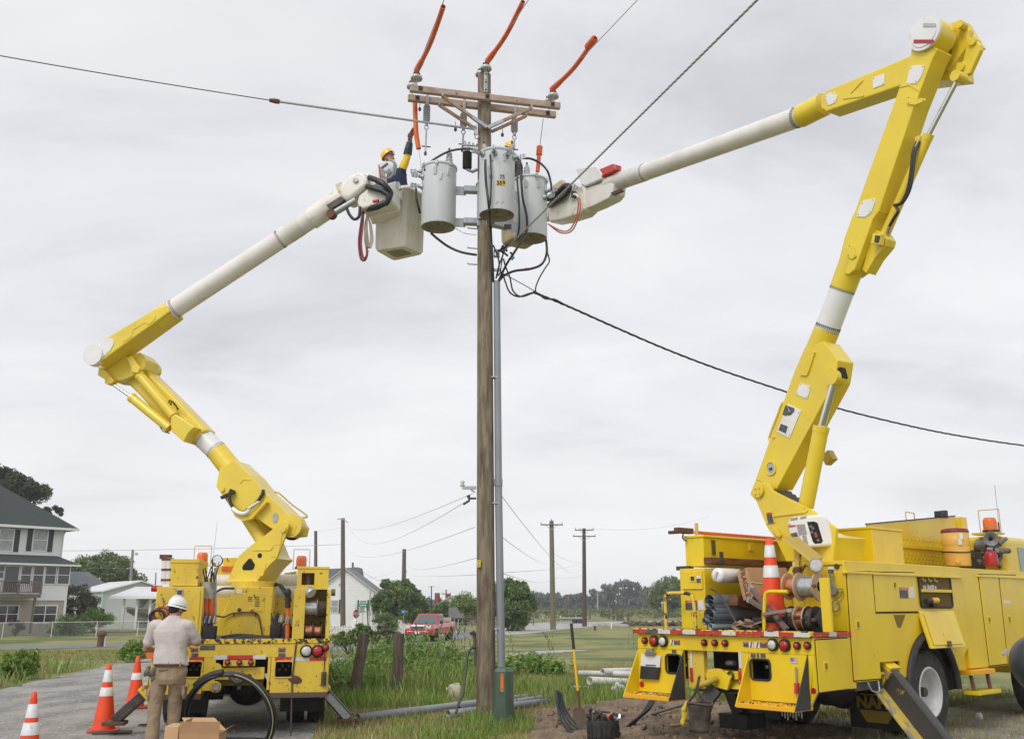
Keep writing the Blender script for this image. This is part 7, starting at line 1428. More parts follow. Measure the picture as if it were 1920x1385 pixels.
 pl=plate([(1477,757),(1502,769),(1480,821),(1456,809)],.16,whitec);pp(MB(B),B,.176,[(1464,794),(1476.5,799),(1473,812),(1460,806)],.004).build('rating_plate',stkk,pl);pp(MB(B),B,.176,[(1473,759),(1489,765),(1489,771),(1482,778),(1471,779),(1467,776)],.004).build('angle_gauge',stkk,pl);pp(MB(B),B,.179,[(1475,759),(1482,771),(1480,773)],.003).build('gauge_needle',galv,pl)
 c=b(1446,878,.165);m=MB(B);m.prism([c+Vector((x,0,y))for x,y in rr(.14,.16,.06)],(0,.006,0));ho=m.build('inspection_hole',M_('pale_grey_hole',(.42,.42,.42),.5),lb);m=MB(B);m.tube([c+Vector((x,.006,y))for x,y in rr(.15,.17,.065)],.01,6,closed=True);m.build('hole_rim',yelbr,ho);MB(B).box(c+Vector((.0,.012,-.005)),(.05,.01,.03)).build('hole_latch',darkm,ho)
 c=b(1553.5,693.5,.165);MB(B).cyl(c,c+Vector((0,.025,0)),.05,n=20).build('pin_boss',yelbr,lb,bev=.006)
 plate([(1499,703),(1512,704),(1517,692),(1527,660),(1512,655),(1503,682)],.16,yelbr,'stiffener',.025)
 m=MB(B);m.tube(spl([b(1474,752,.12),b(1466,757,.14),b(1458,778,.14),b(1444,815,.14),b(1443,824,.14),b(1448,827,.14),b(1453,818,.16)],6),.018,6);m.build('hand_rail',yelbr,lb,fix=False)
 pp(MB(B),B,.165,[(1571,690),(1575,688),(1580,707),(1573,712),(1566,717)],.1).build('rod_slot',dark,lb)
 k=0;A0,A1,A2,A3=b(1520,690,k),b(1551,618,k),b(1580,541,k),b(1607,470,k);r=.158
 MB(B).cyl(A0,A1,r*1.08,r*1.05,36).build('boom_collar',yelbr,lb);it=MB(B).cyl(A1,A2,r,n=36).build('insulator_section',white,lb);MB(B).cyl(A2,A3,r*1.05,r*1.08,36).build('boom_collar',yelbr,lb)
 m=MB(B);d=(A2-A1).normalized()
 for s,w_ in((.02,.05),(.94,.05)):q=A1.lerp(A2,s);banding(m,q,q+d*w_,r*1.003,36)
 m.build('dash_band',M_('ink',(.03,.03,.03)),it,fix=False);m=MB(B);m.tube([A1.lerp(A2,.085)+(d.orthogonal().normalized()*math.cos(k2)+d.cross(d.orthogonal().normalized())*math.sin(k2))*r for k2 in np.linspace(0,6.28,37)[:-1]],.004,4,closed=True);m.build('dash_band',M_('ink',(.03,.03,.03)),it,fix=False)
 upn=[(1566,507),(1570,498),(1582.5,447),(1598,404),(1601.5,399),(1665,223),(1689,157),(1707,105),(1709,88),(1738,78),(1758,92),(1748,111),(1725,171),(1714,198),(1648,396),(1636,412),(1612,480),(1602,506),(1590,515)]
 ub=MB(B);pp(ub,B,.15,upn,.28);ub=ub.build('boom_head',yelbr,lb,bev=.012)
 c=b(1737,64,.15);dk=MB(B).cyl(c+Vector((0,.012,0)),c+Vector((0,.05,0)),.215,n=40).build('elbow_cover',whitec,ub,bev=.008);MB(B).cyl(c-Vector((0,.28,0)),c+Vector((0,.011,0)),.208,n=40).build('elbow_drum',yelbr,ub,bev=.01)
 MB(B).cyl(c+Vector((0,.05,0)),c+Vector((0,.06,0)),.175,n=36).build('cover_disc',whitec,dk,bev=.004)
 pp(MB(B),B,.2185,[(1713,74.5),(1750,74.5),(1752,80.5),(1712.5,81)],.006).build('red_band',M_('red_band',(.40,.03,.045),.5),dk);pp(MB(B),B,.2185,[(1731,43.5),(1754,44),(1754.5,50),(1730.5,50.5)],.006).build('grey_band',M_('grey_band',(.45,.45,.46),.5),dk)
 lb_=lb
 def plate2(pts,k,m,name='cover_plate',th=.01):
  o=pp(MB(B),B,k+th,pts,th).build(name,m,ub,bev=.002);P=[b(x,y,k+th)for x,y in pts];cc=sum(P,Vector())/len(P);mm=MB(B)
  for p in P[::2]:q=cc+(p-cc)*.80;mm.cyl(q,q+Vector((0,.006,0)),.0055,n=6)
  mm.build('screw',darkm,o);return o
 plate2([(1706,126),(1711,123),(1733,122),(1728,142),(1718,157),(1699,157)],.15,whitec);plate2([(1615,379),(1620,375),(1640,372),(1640.5,378),(1633,399),(1621,407),(1606,406),(1609,394)],.15,whitec)
 plate2([(1700,182),(1711,178),(1724,184),(1734,185),(1735,189),(1715,197),(1700,195)],.15,yelbr,'stiffener',.02);plate2([(1592,458),(1599,460),(1605,480),(1597,486),(1589,480)],.15,yelbr,'stiffener',.02)
 pp(MB(B),B,.16,[(1686,164),(1705,160),(1722,171),(1722,168),(1706,157),(1687,161)],.012).build('rib',yelbr,ub)
 pp(MB(B),B,.05,[(1634,440),(1641,430),(1655,436),(1663,448),(1660,460),(1640,484),(1624,512),(1616,506)],.18).build('cylinder_bracket',yelbr,lb,bev=.008);pp(MB(B),B,.16,[(1636,437),(1652,438),(1649,459),(1632,457)],.08).build('hinge_block',yelbr,lb,bev=.008);pp(MB(B),B,.17,[(1641,441),(1650,442),(1647,455),(1639,454)],.01).build('hinge_recess',darkm,lb)
 def ram(p0,p1,p2,r,k,rod):
  a,m_,e=b(*p0,k),b(*p1,k),b(*p2,k);o=MB(B).cyl(a,m_,r,n=28).build('hydraulic_cylinder',yelbr,t,bev=.01);MB(B).cyl(m_,e,rod,n=16).build('rod',chrome,o);d=(m_-a).normalized()
  MB(B).cyl(m_-d*.06,m_+d*.015,r*1.06,n=28).build('gland',yelbr,o,bev=.006);MB(B).cyl(e-Vector((0,.08,0)),e+Vector((0,.08,0)),rod*2.2,n=16).build('rod_eye',yelbr,o,bev=.006);return o
 ram((1511,950),(1540,801),(1566,708),.098,.17,.045);ram((1656,448),(1741,254),(1798,145),.062,-.02,.03)
 m=MB(B)
 for dx in(0,4):m.tube(spl([b(1719+dx,266,.06),b(1712+dx,286,.1),b(1708+dx,320,.12),b(1702+dx,355,.12),b(1690+dx*.5,380,.12),b(1676,385,.12)],7),.019,8)
 m.tube(spl([b(1680,388,.12),b(1684,396,.14),b(1676,410,.12),b(1668,424,.08)],6),.019,8);m.build('hydraulic_hose',cable,ub,fix=False);m=MB(B);m.cyl(b(1723,262,.06),b(1717,276,.08),.02,n=8);m.cyl(b(1668,424,.08),b(1664,438,.06),.02,n=8);m.build('hose_fitting',steel,ub);m=MB(B);m.box(b(1725,263,.0),(.06,.1,.08));m.build('valve',yelbr,ub)
 c=b(1752,72,-.10);eh=MB(B).cyl(c,c-Vector((0,.5,0)),.2,n=32).build('elbow_hub',yelbr,ub,bev=.012);m=MB(B)
 for k in range(7):
  a_=R(60-22*k);q=b(1752,72,-.16)+Vector((-.185*math.cos(a_),.0,.185*math.sin(a_)));m.box(q,(.03,.05,.03))
 m.build('bolt',darkm,eh)
 pp(MB(B),B,-.22,[(1758,60),(1770,46),(1800,38),(1812,42),(1817,56),(1814,86),(1788,122),(1778,134),(1768,132),(1784,96),(1776,72)],.10).build('elbow_plate',yelbr,eh,bev=.01);pp(MB(B),B,-.46,[(1758,60),(1770,46),(1800,38),(1812,42),(1840,88),(1826,98),(1788,126),(1768,132)],.10).build('elbow_plate',yelbr,eh,bev=.01)
 ln=MB(B);pp(ln,B,-.14,[(1815,70),(1826,70),(1838,84),(1838,94),(1818,138),(1806,142),(1795,138),(1794,126),(1806,112)],.07);ln=ln.build('link',yelbr,eh,bev=.012)
 for x,y in((1800,46),(1824,78),(1802,126)):c=b(x,y,-.13);MB(B).cyl(c-Vector((0,.09,0)),c+Vector((0,.02,0)),.05,n=18).build('pin',yelbr,eh,bev=.006)
 kb=-.24;un=[(1795,108),(1707,104),(1549,169.6),(1538,184.7),(1538,203),(1549,209.5),(1688,161),(1800,146)]
 uo=MB(B);pp(uo,B,kb,un,.30);uo=uo.build('upper_boom',yelbr,t,bev=.02)
 def pl3(pts):
  o=pp(MB(B),B,kb+.01,pts,.01).build('cover_plate',whitec,uo,bev=.002);P=[b(x,y,kb+.01)for x,y in pts];cc=sum(P,Vector())/len(P);mm=MB(B)
  for p in P[::2]:q=cc+(p-cc)*.80;mm.cyl(q,q+Vector((0,.006,0)),.0055,n=6)
  mm.build('screw',darkm,o)
 pl3([(1635.5,146),(1658,138),(1658,158),(1637,166)]);pl3([(1546,181),(1554,174),(1563,173),(1570,181),(1566,192),(1553,198)])
 pp(MB(B),B,kb+.012,[(1579,183),(1592,173),(1617,148),(1618,151),(1594,176),(1619,178),(1618,181),(1580,186)],.012).build('rib',yelbr,uo)
 T0,T1,T2=b(1545,196,kb-.15),b(1502,218,kb-.15),b(1140,348,kb-.15);d=(T2-T1).normalized();rt=.152
 MB(B).cyl(T0,T1,rt*1.1,n=36).build('boom_collar',yelbr,uo);tb=MB(B).cyl(T1,T2,rt,n=36).build('boom_tube',tubew,uo);m=MB(B);banding(m,T1+d*.03,T1+d*.09,rt*1.004,36);m.build('dash_band',M_('ink',(.03,.03,.03)),tb);m=MB(B);q=T1+d*((b(1212,322,kb-.15)-T1).dot(d));banding(m,q,q+d*.05,rt*1.004,30);m.build('dash_band',M_('ink',(.03,.03,.03)),tb)
 MB(B).cyl(q+d*.1,b(1142,347,kb-.15),rt*1.03,n=36).build('sleeve',M_('worn_white_sleeve',(.68,.665,.64),.45,c2=(.56,.54,.51),sc=6),tb)
 kt=kb;tip=pp(MB(B),B,kt,[(1150,345),(1139,339),(1098,352),(1097,392),(1112,386),(1140,372),(1148,362)],.30).build('boom_tip',tubew,uo,bev=.02)
 pp(MB(B),B,kt+.02,[(1145,361),(1162,354),(1166,358),(1148,366)],.06).build('tip_decal',darkm,tip)
 pp(MB(B),B,kt+.06,[(1079,316),(1118,311),(1128,326),(1126,336),(1096,349),(1089,345)],.26).build('jib_housing',whitec,tip,bev=.02)
 jb=pp(MB(B),B,kt+.04,[(1118,320),(1149,307),(1155,309),(1155,318),(1130,329),(1127,336),(1119,331)],.12).build('jib_socket',M_('red_jib',(.55,.05,.025),.4),tip,bev=.006);pp(MB(B),B,kt+.045,[(1149.5,308),(1154.5,310),(1154.5,317),(1150,314)],.1).build('socket_mouth',tankb,jb)
 pp(MB(B),B,kt+.05,[(1026,368),(1040,352),(1066,340),(1090,345),(1097,352),(1096,392),(1085,402),(1050,413),(1028,417)],.34).build('platform_arm',cream,tip,bev=.05,seg=3)
 c=b(1056,366,kt+.08);
 m=MB(B);m.tube(spl([b(1026,374,kt+.1),b(1044,362,kt+.12),b(1060,348,kt+.12),b(1068,352,kt+.12),b(1060,366,kt+.12),b(1042,378,kt+.12),b(1028,386,kt+.1)],6),.05,8);m.build('hydraulic_hose',cable,tip,fix=False)
 pp(MB(B),B,kt+.12,[(1030,352),(1052,337),(1056,344),(1046,354),(1030,361)],.1).build('console_bracket',M_('tan_cover',(.62,.53,.36)),tip,bev=.008)
 m=MB(B);m.tube([b(1068,376,kt+.1),b(1078,345,kt+.1),b(1090,352,kt+.1)],.02,6);m.tube(spl([b(1072,370,kt+.1),b(1078,364,kt+.13),b(1085,370,kt+.1)],4),.022,6);m.build('hose_bracket',white,tip,fix=False);MB(B).box(b(1076,365,kt+.1),(.05,.1,.12)).build('valve_block',darkm,tip)
 m=MB(B)
 for o_ in(0,4):m.tube(spl([b(1083+o_,372,kt+.12),b(1084+o_,390,kt+.12),b(1078+o_,415,kt+.12),b(1066+o_,432+o_*.6,kt+.12),b(1050,432+o_,kt+.1),b(1028,420,kt+.1)],7),.014,6)
 m.build('orange_hose',M_('orange_tool_hose',(.55,.13,.06),.5),tip,fix=False)
 c0=b(1040,395,kt-.2);W0=B.M@c0;bc=at(962,440,W0.y+.05);bcz=bc.z+.02
 bcx=at(965,400,W0.y+.2);cen=Vector((bcx.x+.12,bcx.y+.35,bcz));m=MB();top=at(965,372,cen.y).z
 fr=Frame(cen,R(30));
 def ring(z,s):return[fr.M@Vector((x*s,y*s,z-cen.z))for x,y in rr(.62,.62,.08)]
 m.loft([ring(bcz,.92),ring(bcz+.06,1),ring(top-.05,1.04),ring(top-.05,1.12),ring(top,1.12),ring(top,.98),ring(top-.85,.94)]);m.build('bucket',M_('tan_bucket',(.44,.37,.20),.5,c2=(.36,.29,.14),sc=3),t)
 m=MB();m.beam(cen+Vector((.25,0,top-cen.z-.45)),W0+Vector((-.05,0,-.05)),.22,.25);m.build('bucket_arm',cream,t,bev=.02)
 global RB;RB=(cen,top)
 cb_=[b(1479,978,.62),b(1486,966,.62)]
 F2c=at(1521,996,(B.M@b(1520,996,.5)).y-.05);F2=Frame(F2c,R(-10));e=lambda x,y,v=0:F2.on_v(x,y,v)
 outl=[(1478,980),(1486,968.5),(1540,963.5),(1552,969),(1566,1007),(1566,1018),(1560,1023),(1514,1026),(1507,1022)]
 cv=MB(F2);cv.prism([e(x,y)for x,y in outl],(0,.3,0));cv=cv.build('control_cover',whitec,t,bev=.035,seg=4)
 MB(F2).prism([e(x,y,-.002)for x,y in((1513,978),(1527,977),(1533,980),(1543,1014),(1540,1018),(1528,1019),(1524,1015))],(0,.004,0)).build('control_opening',dark,cv);m=MB(F2)
 for x,y in((1520,986),(1524,990),(1522,997),(1529,1000),(1534,1012)):c=e(x,y,-.006);m.cyl(c,c+Vector((0,.01,0)),.018,n=10)
 m.build('control_knob',M_('knob_grey',(.16,.14,.13),.5),cv);c=e(1530.5,1004.5,-.012);MB(F2).cyl(c,c+Vector((0,.01,0)),.02,n=12).build('stop_button',redl,cv)
 def dq(pts,m,o=-.003,nm='decal'):MB(F2).prism([e(x,y,o)for x,y in pts],(0,.003,0)).build(nm,m,cv)
 dq([(1478.5,985),(1491.5,983.5),(1492,987),(1479.5,988.5)],stkr);dq([(1479.5,989),(1492,987.5),(1494,997),(1482,999)],stkw);dq([(1482,1000),(1494,998),(1497,1012),(1486,1010)],stkk);dq([(1493,983),(1509,982),(1513,1002),(1498,1003)],M_('decal_grey',(.28,.25,.24),.5,c2=(.40,.37,.36),sc=120,st=(.3,.3,1)));dq([(1504,1003.5),(1511.5,1003),(1515.5,1019),(1508,1020)],M_('decal_grey',(.28,.25,.24)))
 dq([(1484,971),(1497,968.5),(1495,974),(1481,976)],M_('decal_grey',(.28,.25,.24)),nm='top_decal');dq([(1501,968.5),(1513,966.5),(1511,971.5),(1499,973)],M_('decal_grey',(.28,.25,.24)),nm='top_decal')
 c=b(1555,858,-.2);m=MB(B);m.box(c,(.14,.1,.14),(0,.5,0));m.beam(c,b(1500,846,-.1),.05,.05);m.build('valve_block',M_('dull_yellow',(.46,.33,.06)),lb)
 m=MB(B);
 for k in range(4):c=b(1470+k*8,925+k*6,.05);m.box(c,(.06,.25,.05),(0,.6,0))
 m.build('valve_bank',darkm,tr)
 return t
def cone(label,p,H,lean=0,w=.24,collars=True,group=None,tilt=None):
 p=Vector(p);t=thing('traffic_cone',label,'traffic cone',p,0,group);ax=Vector(tilt)if tilt else Vector((0,0,1));ax.normalize()
 k=H/.71;R0=.135*min(k,1.2);r1=.027*k
 rad=lambda h:R0+(r1-R0)*(h/H)
 MB().lathe([(rad(.03),.03)]+[(rad(h),h)for h in np.linspace(.05,H,9)]+[(r1*.7,H+.003),(r1*.6,H-.03)],p,ax,30).build('body',conem,t)
 m=MB(Matrix.Translation(p)@Vector((0,0,1)).rotation_difference(ax).to_matrix().to_4x4()@Matrix.Rotation(R(20),4,'Z'));m.prism([(x,y,0)for x,y in rr(R0*2.6,R0*2.6,.05)],(0,0,.035));m.build('base',M_('cone_base',(.50,.06,.03),.6,c2=(.2,.06,.04),sc=9),t,bev=.008)
 if collars:
  for a,b_ in(((.57,.70),(.79,.925))if collars is True else collars):
   MB().lathe([(rad(H*a)+.004,H*a),(rad(H*b_)+.004,H*b_),(rad(H*b_)-.002,H*b_+.002)],p,ax,30).build('collar',conew,t)
 return t
RT=build_right_truck()
# the big utility pole
PB=gnd(911.5,1346);PY=PB.y
def pax(py):return at(911.5+(908-911.5)*(1346-py)/(1346-140),py,PY)
def build_pole():
 T=pax(141);t=thing('utility_pole','big wooden utility pole in the middle carrying three transformers and two crossarms','utility pole',PB)
 ax=(T-PB);n=40;rb,rt=.157,.122
 mb=MB();mb.tube([PB-Vector((0,0,.3))]+[PB+ax*(k/n)for k in range(1,n+1)],[rb*1.03]+[rb+(rt-rb)*k/n for k in range(1,n+1)],28);mb.build('shaft',woodp,t,bev=.01)
 yaw=R(13);X=Frame(Vector((PB.x,PY,0)),yaw);X.o.x=pax(185).x;X=Frame(X.o,yaw)
 a=lambda x,y,v:X.on_v(x,y,v)
 def arm(v,L,Rr):
  p,q=a(*L,v),a(*Rr,v);z=(p.z+q.z)/2;o=MB(X).bx((p.x,v-.048,z-.06),(q.x,v+.048,z+.06)).build('crossarm',wooda,t,bev=.008);return p.x,q.x,z,o
 fv,bv=-.185,.185
 l1,r1,z1,o1=arm(fv,(768.5,166),(1050,200));l2,r2,z2,o2=arm(bv,(765,184),(1042,216))
 def bolt(x,v,z):m=MB(X);m.box((x,v-.05,z),(.075,.012,.085));m.cyl((x,v-.12,z),(x,v-.04,z),.012,n=8);m.build('bolt',darkm,t)
 for px in(788,913,1035):bolt(a(px,165+(px-768)*.12,fv).x,fv,z1)
 for px in(782,1026):bolt(a(px,186+(px-765)*.116,bv).x,bv,z2)
 for px,py in((855,178),(968,190)):c=a(px,py,fv);MB(X).cyl((c.x,fv-.055,z1-.02),(c.x,fv-.049,z1-.02),.012,n=8).build('bolt_hole',dark,o1)
 def brace(p,q,v,v2):
  A,B=a(*p,v-.06),a(*q,v2);o=MB(X).beam(A,B,.05,.055).build('brace',woodb,t,bev=.005);d=(B-A).normalized()
  MB(X).box(A+Vector((0,-.03,.01)),(.03,.06,.07)).build('brace_bracket',galv,o);return o,A,B,d
 for p in((829,180),(996,203)):
  o,A,B,d=brace(p,(913 if p[0]<900 else 914.5,239.5),fv,-.175);m=MB(X);m.beam(B-d*.32,B,.056,.06);m.build('brace_tip',galv,o)
 brace((823,197),(893,243),bv,.05);brace((986,218),(921.5,247),bv,.12)
 def insul(px,py,v,k=1.0,par=t,base=None):
  c=a(px,py,v);pr=[(0,.13),(.035,.13),(.05,.12),(.045,.095),(.06,.085),(.10,.06),(.112,.03),(.108,0),(.085,.0),(.08,.02),(.066,.02),(.064,-.005),(.045,-.005),(.042,.02),(.022,.02),(.02,-.02)]
  o=MB(X).lathe([(r*k,h*k)for r,h in pr],c,n=28).build('insulator',porc,par);zb=base if base is not None else z1+.06
  MB(X).cyl((c.x,c.y,zb),(c.x,c.y,c.z),.016,n=10).build('pin',galv,o);m=MB(X);m.tube([c+Vector((.055*math.cos(q),.055*math.sin(q),.115))for q in np.linspace(0,6.28,15)[:-1]],.012,5,closed=True);m.build('tie_wire',darkm,o);return c
 iL=insul(781,149,fv);iR=insul(1037,183,fv);insul(773,165,bv,.95,base=z2+.06);insul(1030,193,bv,.95,base=z2+.06)
 iC=insul(911,131,-.16,base=a(911,150,-.16).z);insul(902,142,.1,base=a(902,150,.1).z)
 p,q=a(911,132,-.16),a(911,173,-.16);MB(X).bx((p.x-.035,-.165,q.z),(p.x+.035,-.14,p.z)).build('ridge_pin',galv,t,bev=.004);m=MB(X)
 for s in(.2,.55,.9):m.cyl((p.x,-.18,p.z+(q.z-p.z)*s),(p.x,-.16,p.z+(q.z-p.z)*s),.014,n=8)
 m.build('bolt',darkm,t)
 def hose(p,q,Yq,label,name='line_hose',r=.043,horn=True,bend=.06):
  A,B=p,at(*q,Yq);o=thing(name,label,'line hose',A,0,'orange line hoses on the conductors');P=spl([A,A.lerp(B,.5)+Vector((.02,0,-bend)),B],8);MB().tube(P,r,14).build('hose',orange,o)
  d=(B-A).normalized()
  if horn:MB().tube(P[:5],[r*1.3,r*1.3,r*1.3,r*1.25,r*1.05],16).build('end_bell',orange,o);MB().cyl(B,B+d*.004,r*.7,n=14).build('opening',dark,o)
  m=MB();u=d.cross(Vector((1,0,0))).normalized();m.tube([p_+u*r*1.12 for p_ in P],.009,6);m.build('lip',M_('hose_lip',(.60,.08,.02),.5),o);return A,B,d
 X_=lambda c:X.M@c
 ends=[]
 for c,q,Yq,lab in((X_(iL)+Vector((0,-.03,.16)),(831,13),13.5,'orange line hose rising from the left end of the crossarm'),(X_(iC)+Vector((.03,-.03,.16)),(980.5,4),14.3,'orange line hose rising from the pole top, in the middle'),(X_(iR)+Vector((-.02,-.03,.15)),(1116,72),14.7,'orange line hose with a bell end rising from the right end of the crossarm')):
  A,B,d=hose(c,q,Yq,lab);ends.append((A,B,d))
  o=MB().tube(sag(A,B+Vector((d.x,d.y,-.02))*14,.1,14),.007,6,caps=False).build('power_line',wirem,loc=A,fix=False);setp(o,'bare conductor running out over the camera from the '+('left hose','middle hose','right hose')[len(ends)-1],'wire')
 A,B,d=ends[2];MB().tube([B-d*.28,B-d*.02],.066,14).build('bell_end',orange,[o for o in COL.objects if o.name.startswith('line_hose')and o.type=='EMPTY'][-1])
 Yb=PY+.1
 pA,pB=at(778,186,Yb),at(785,279,Yb);o=MB().tube(spl([pA,at(779,225,Yb),at(781,255,Yb),pB],6),.046,14).build('line_hose',orange,loc=pA);setp(o,'orange line hose hanging straight down from the left crossarm end by the raised hand','line hose','orange line hoses on the conductors')
 o=MB().tube([pB,at(790,318,Yb-.1),at(792,324,Yb-.2)],.006,5,caps=False).build('jumper_wire',wirem,loc=pB,fix=False);setp(o,'thin wire dropping from the hanging hose to the left transformer','wire')
 Yr=PY+.75;pA,pB=at(1012,277,Yr),at(1008,322,Yr);o=thing('line_hose','short orange line hose hanging behind the right transformer','line hose',pA,0,'orange line hoses on the conductors');MB().tube([pA,pB],.04,14).build('hose',orange,o);MB().tube([pA+Vector((0,0,.02)),pA.lerp(pB,.3)],.06,14).build('end_bell',orange,o)
 o=MB().tube([at(1018.5,223,PY+.3),pA],.007,5,caps=False).build('jumper_wire',wirem,loc=pA,fix=False);setp(o,'thin wire from the right crossarm end down to the short orange hose','wire')
 def cutout(px,y0,y1,v,rod,label,strap):
  c=a(px,(y0+y1)/2,v);h=a(px,y0,v).z-a(px,y1,v).z;o=thing('fused_cutout',label,'cutout',X_(c),X.yaw,'grey cutouts hanging under the crossarms')
  MB(X).prism([c+Vector((x,-.03,y))for x,y in rr(.125,h,.06)],(0,.06,0)).build('body',polym,o,bev=.012);m=MB(X)
  for k in range(7):m.prism([c+Vector((x,-.036,y))for x,y in[(xx,-h*.36+k*h*.12+yy)for xx,yy in((-.05,-.008),(.05,-.008),(.05,.008),(-.05,.008))]],(0,.07,0))
  m.build('rib',polym,o);s0,s1=a(px+1.5,strap,v),c+Vector((0,0,h/2));MB(X).bx((s0.x-.025,v-.02,s1.z-.03),(s0.x+.025,v-.0,s0.z)).build('strap',galv,o,bev=.003)
  b0=c-Vector((0,0,h/2));MB(X).ell(b0+Vector((0,-.01,-.02)),(.03,.03,.045)).build('lower_fitting',galv,o);m=MB(X);r0=a(px-1,rod[0],v);r1=a(px-2.5,rod[1],v);m.tube([b0+Vector((.035*math.sin(q),0,-.085-.045*math.cos(q)))for q in np.linspace(0,6.28,13)[:-1]],.011,6,closed=True);m.tube([b0-Vector((0,0,.12)),r1],.017,8);m.build('rod',galv,o)
  MB(X).cyl(r1.lerp(r0,.35)-Vector((.07,0,0)),r1.lerp(r0,.35)+Vector((.09,0,0)),.013,n=8).build('clamp',rust,o);MB(X).cyl(r1,r1+Vector((0,0,.06)),.025,n=8).build('rod_tip',rust,o)
 cutout(800,196,231,bv-.07,(245,291),'grey cutout hanging left under the crossarm next to the orange hose',178)
 cutout(869,211,240,bv-.07,(246,284),'grey cutout half hidden behind the left crossarm braces',187);cutout(964.5,222,250,bv-.05,(258,292),'grey cutout hanging behind the right crossarm brace',199)
 for px,py,lab in((787,205,'small dark clamp dangling beside the left cutout'),(854,243,'small dark clamp dangling left of the middle brace'),(942,253,'small dark clamp hanging under the right brace')):
  c=at(px,py,PY+.1);m=MB();m.tube([c+Vector((0,0,.16)),c],.006,5);m.ell(c,(.03,.03,.045),8,6);o=m.build('clamp',darkm,loc=c,fix=False);setp(o,lab,'clamp')
 c=at(876,300,PY-.05);o=thing('surge_arrester','black ribbed surge arrester bracketed left of the pole below the crossarms','arrester',c);pr=[]
 for k in range(8):h=-.17+k*.042;pr+=[(.055,h),(.088,h+.012),(.088,h+.018),(.055,h+.034)]
 MB().lathe([(0,-.18)]+pr+[(.03,.18),(0,.18)],c,n=20).build('ribs',blackr,o);MB().cyl(c+Vector((0,0,.17)),c+Vector((0,0,.24)),.05,n=14).build('cap',galv,o);m=MB();m.tube([c-Vector((0,0,.19)),at(886,322,PY-.05),at(905,313,PY-.02)],.03,7);m.build('bracket',galv,o)
 c=at(884,274,PY-.02);m=MB()
 for k in range(4):m.tube([c+Vector((-.12+.075*k+.02*math.cos(q),.03*math.sin(q*2),.10*math.sin(q)-.02*k))for q in np.linspace(0,6.28,15)[:-1]],.008,5,closed=True)
 m.tube([c+Vector((-.18,0,.02)),c+Vector((.2,0,.0))],.018,6);o=m.build('wire_bundle',galv,loc=c,fix=False);setp(o,'bundle of looped grey wire tied left of the pole above the transformers','wire')
 for y in(467,497,430):c=pax(y);m=MB();m.tube([c+Vector((-.12,-.02,0)),c+Vector((-.30,-.03,.01)),c+Vector((-.305,-.03,.03))],.012,6);m.build('step_bolt',galv,t)
 c=at(893,914,PY);m=MB();m.beam(c+Vector((0,0,-.0)),c+Vector((-.235,0,0)),.05,.05);m.beam(c+Vector((-.02,0,-.08)),c+Vector((-.1,0,-.02)),.02,.03);m.build('bracket',galv,t)
 m=MB();e=c+Vector((-.235,0,.02));m.lathe([(.03,0),(.045,.02),(.025,.05),(.045,.08),(.02,.1)],e,n=10);m.build('spool_insulator',porc,t);m=MB();c=at(893,934,PY);m.tube([c,c+Vector((-.13,0,0)),c+Vector((-.15,0,.05))],.018,6);m.tube([c+Vector((-.12,0,.06)),c+Vector((-.12,-.0,-.04)),c+Vector((-.22,0,-.10))],.02,6);m.build('wire_clamp',darkm,t)
 c=at(898,1056,PY-.165);MB().box(c+Vector((0,.01,0)),(.07,.01,.115),(0,0,R(-38))).build('tag',M_('tag_yellow',(.78,.52,.02),.5),t);m=MB();q=Vector((math.cos(R(-38)),math.sin(R(-38)),0));
 for k,ch in enumerate('8B'):m.text(ch,.055,c+Vector((-.005,.002,.027-.055*k)),q,(0,0,1))
 m.build('lettering',stkk,t,fix=False)
 p0,p1=at(941,1276,PY-.02),at(931.5,527,PY-.02);pj=at(934.5,900,PY-.02);cd=thing('conduit','tall grey plastic riser conduit strapped to the right side of the big pole','conduit',p0)
 MB().tube([p0-Vector((0,0,.3)),pj,p1],[.066,.062,.06],18).build('pipe',gpvc,cd);MB().tube([pj-Vector((0,0,.1)),pj+Vector((0,0,.02))],.071,18).build('coupling',gpvc,cd);m=MB()
 for s in(.12,.42,.74):q=p0.lerp(p1,s);MB().box(q+Vector((-.06,0,0)),(.12,.135,.02)).build('strap',galv,cd);MB().cyl(p1-Vector((0,0,.02)),p1+Vector((0,0,.002)),.05,n=16).build('mouth',dark,cd)
 j0,j1,j2=at(893,243,PY-.05),at(524,191,15.1),at(505,188,15.03);o=thing('guy_strain_rod','grey fibreglass strain rod and guy wire running left from the pole','guy wire',j0);MB().tube(sag(j0,j1,.0,8),.02,10).build('rod',galv,o);m=MB();m.tube([j1,j1.lerp(j2,.4),j2],[.04,.045,.03],10);m.build('end_fitting',rust,o);dd=(j2-j1).normalized()
 far=at(0,99.5,13.7);MB().tube(sag(j2,far+(far-j2)*.8,.05,12),.009,6,caps=False).build('wire',darkm,o,fix=False);c=at(891,245,PY-.08);m=MB();m.box(c,(.05,.08,.16));m.tube([c+Vector((.03+.03*math.sin(q),-.04,-.14+.05*math.cos(q)))for q in np.linspace(0,6.28,12)[:-1]],.012,5,closed=True);m.build('shackle',galv,o)
 mE=at(945,470,PY-.25);mS=at(1420,0,8.9);ex=mS+(mS-mE)*1.6;P=[mE,at(1010,410,PY-1.0),at(1130,291,13.4),at(1280,141,11.0),mS,ex]
 P=sag(mE,ex,.0,40);m=MB();L=(ex-mE).length;d=(ex-mE).normalized();u=d.orthogonal().normalized();w_=d.cross(u);nn=520
 for k in range(3):m.tube([mE.lerp(ex,i/nn)+(u*math.cos(i*.9+2.09*k)+w_*math.sin(i*.9+2.09*k))*.007 for i in range(nn+1)],.0082,5,caps=False)
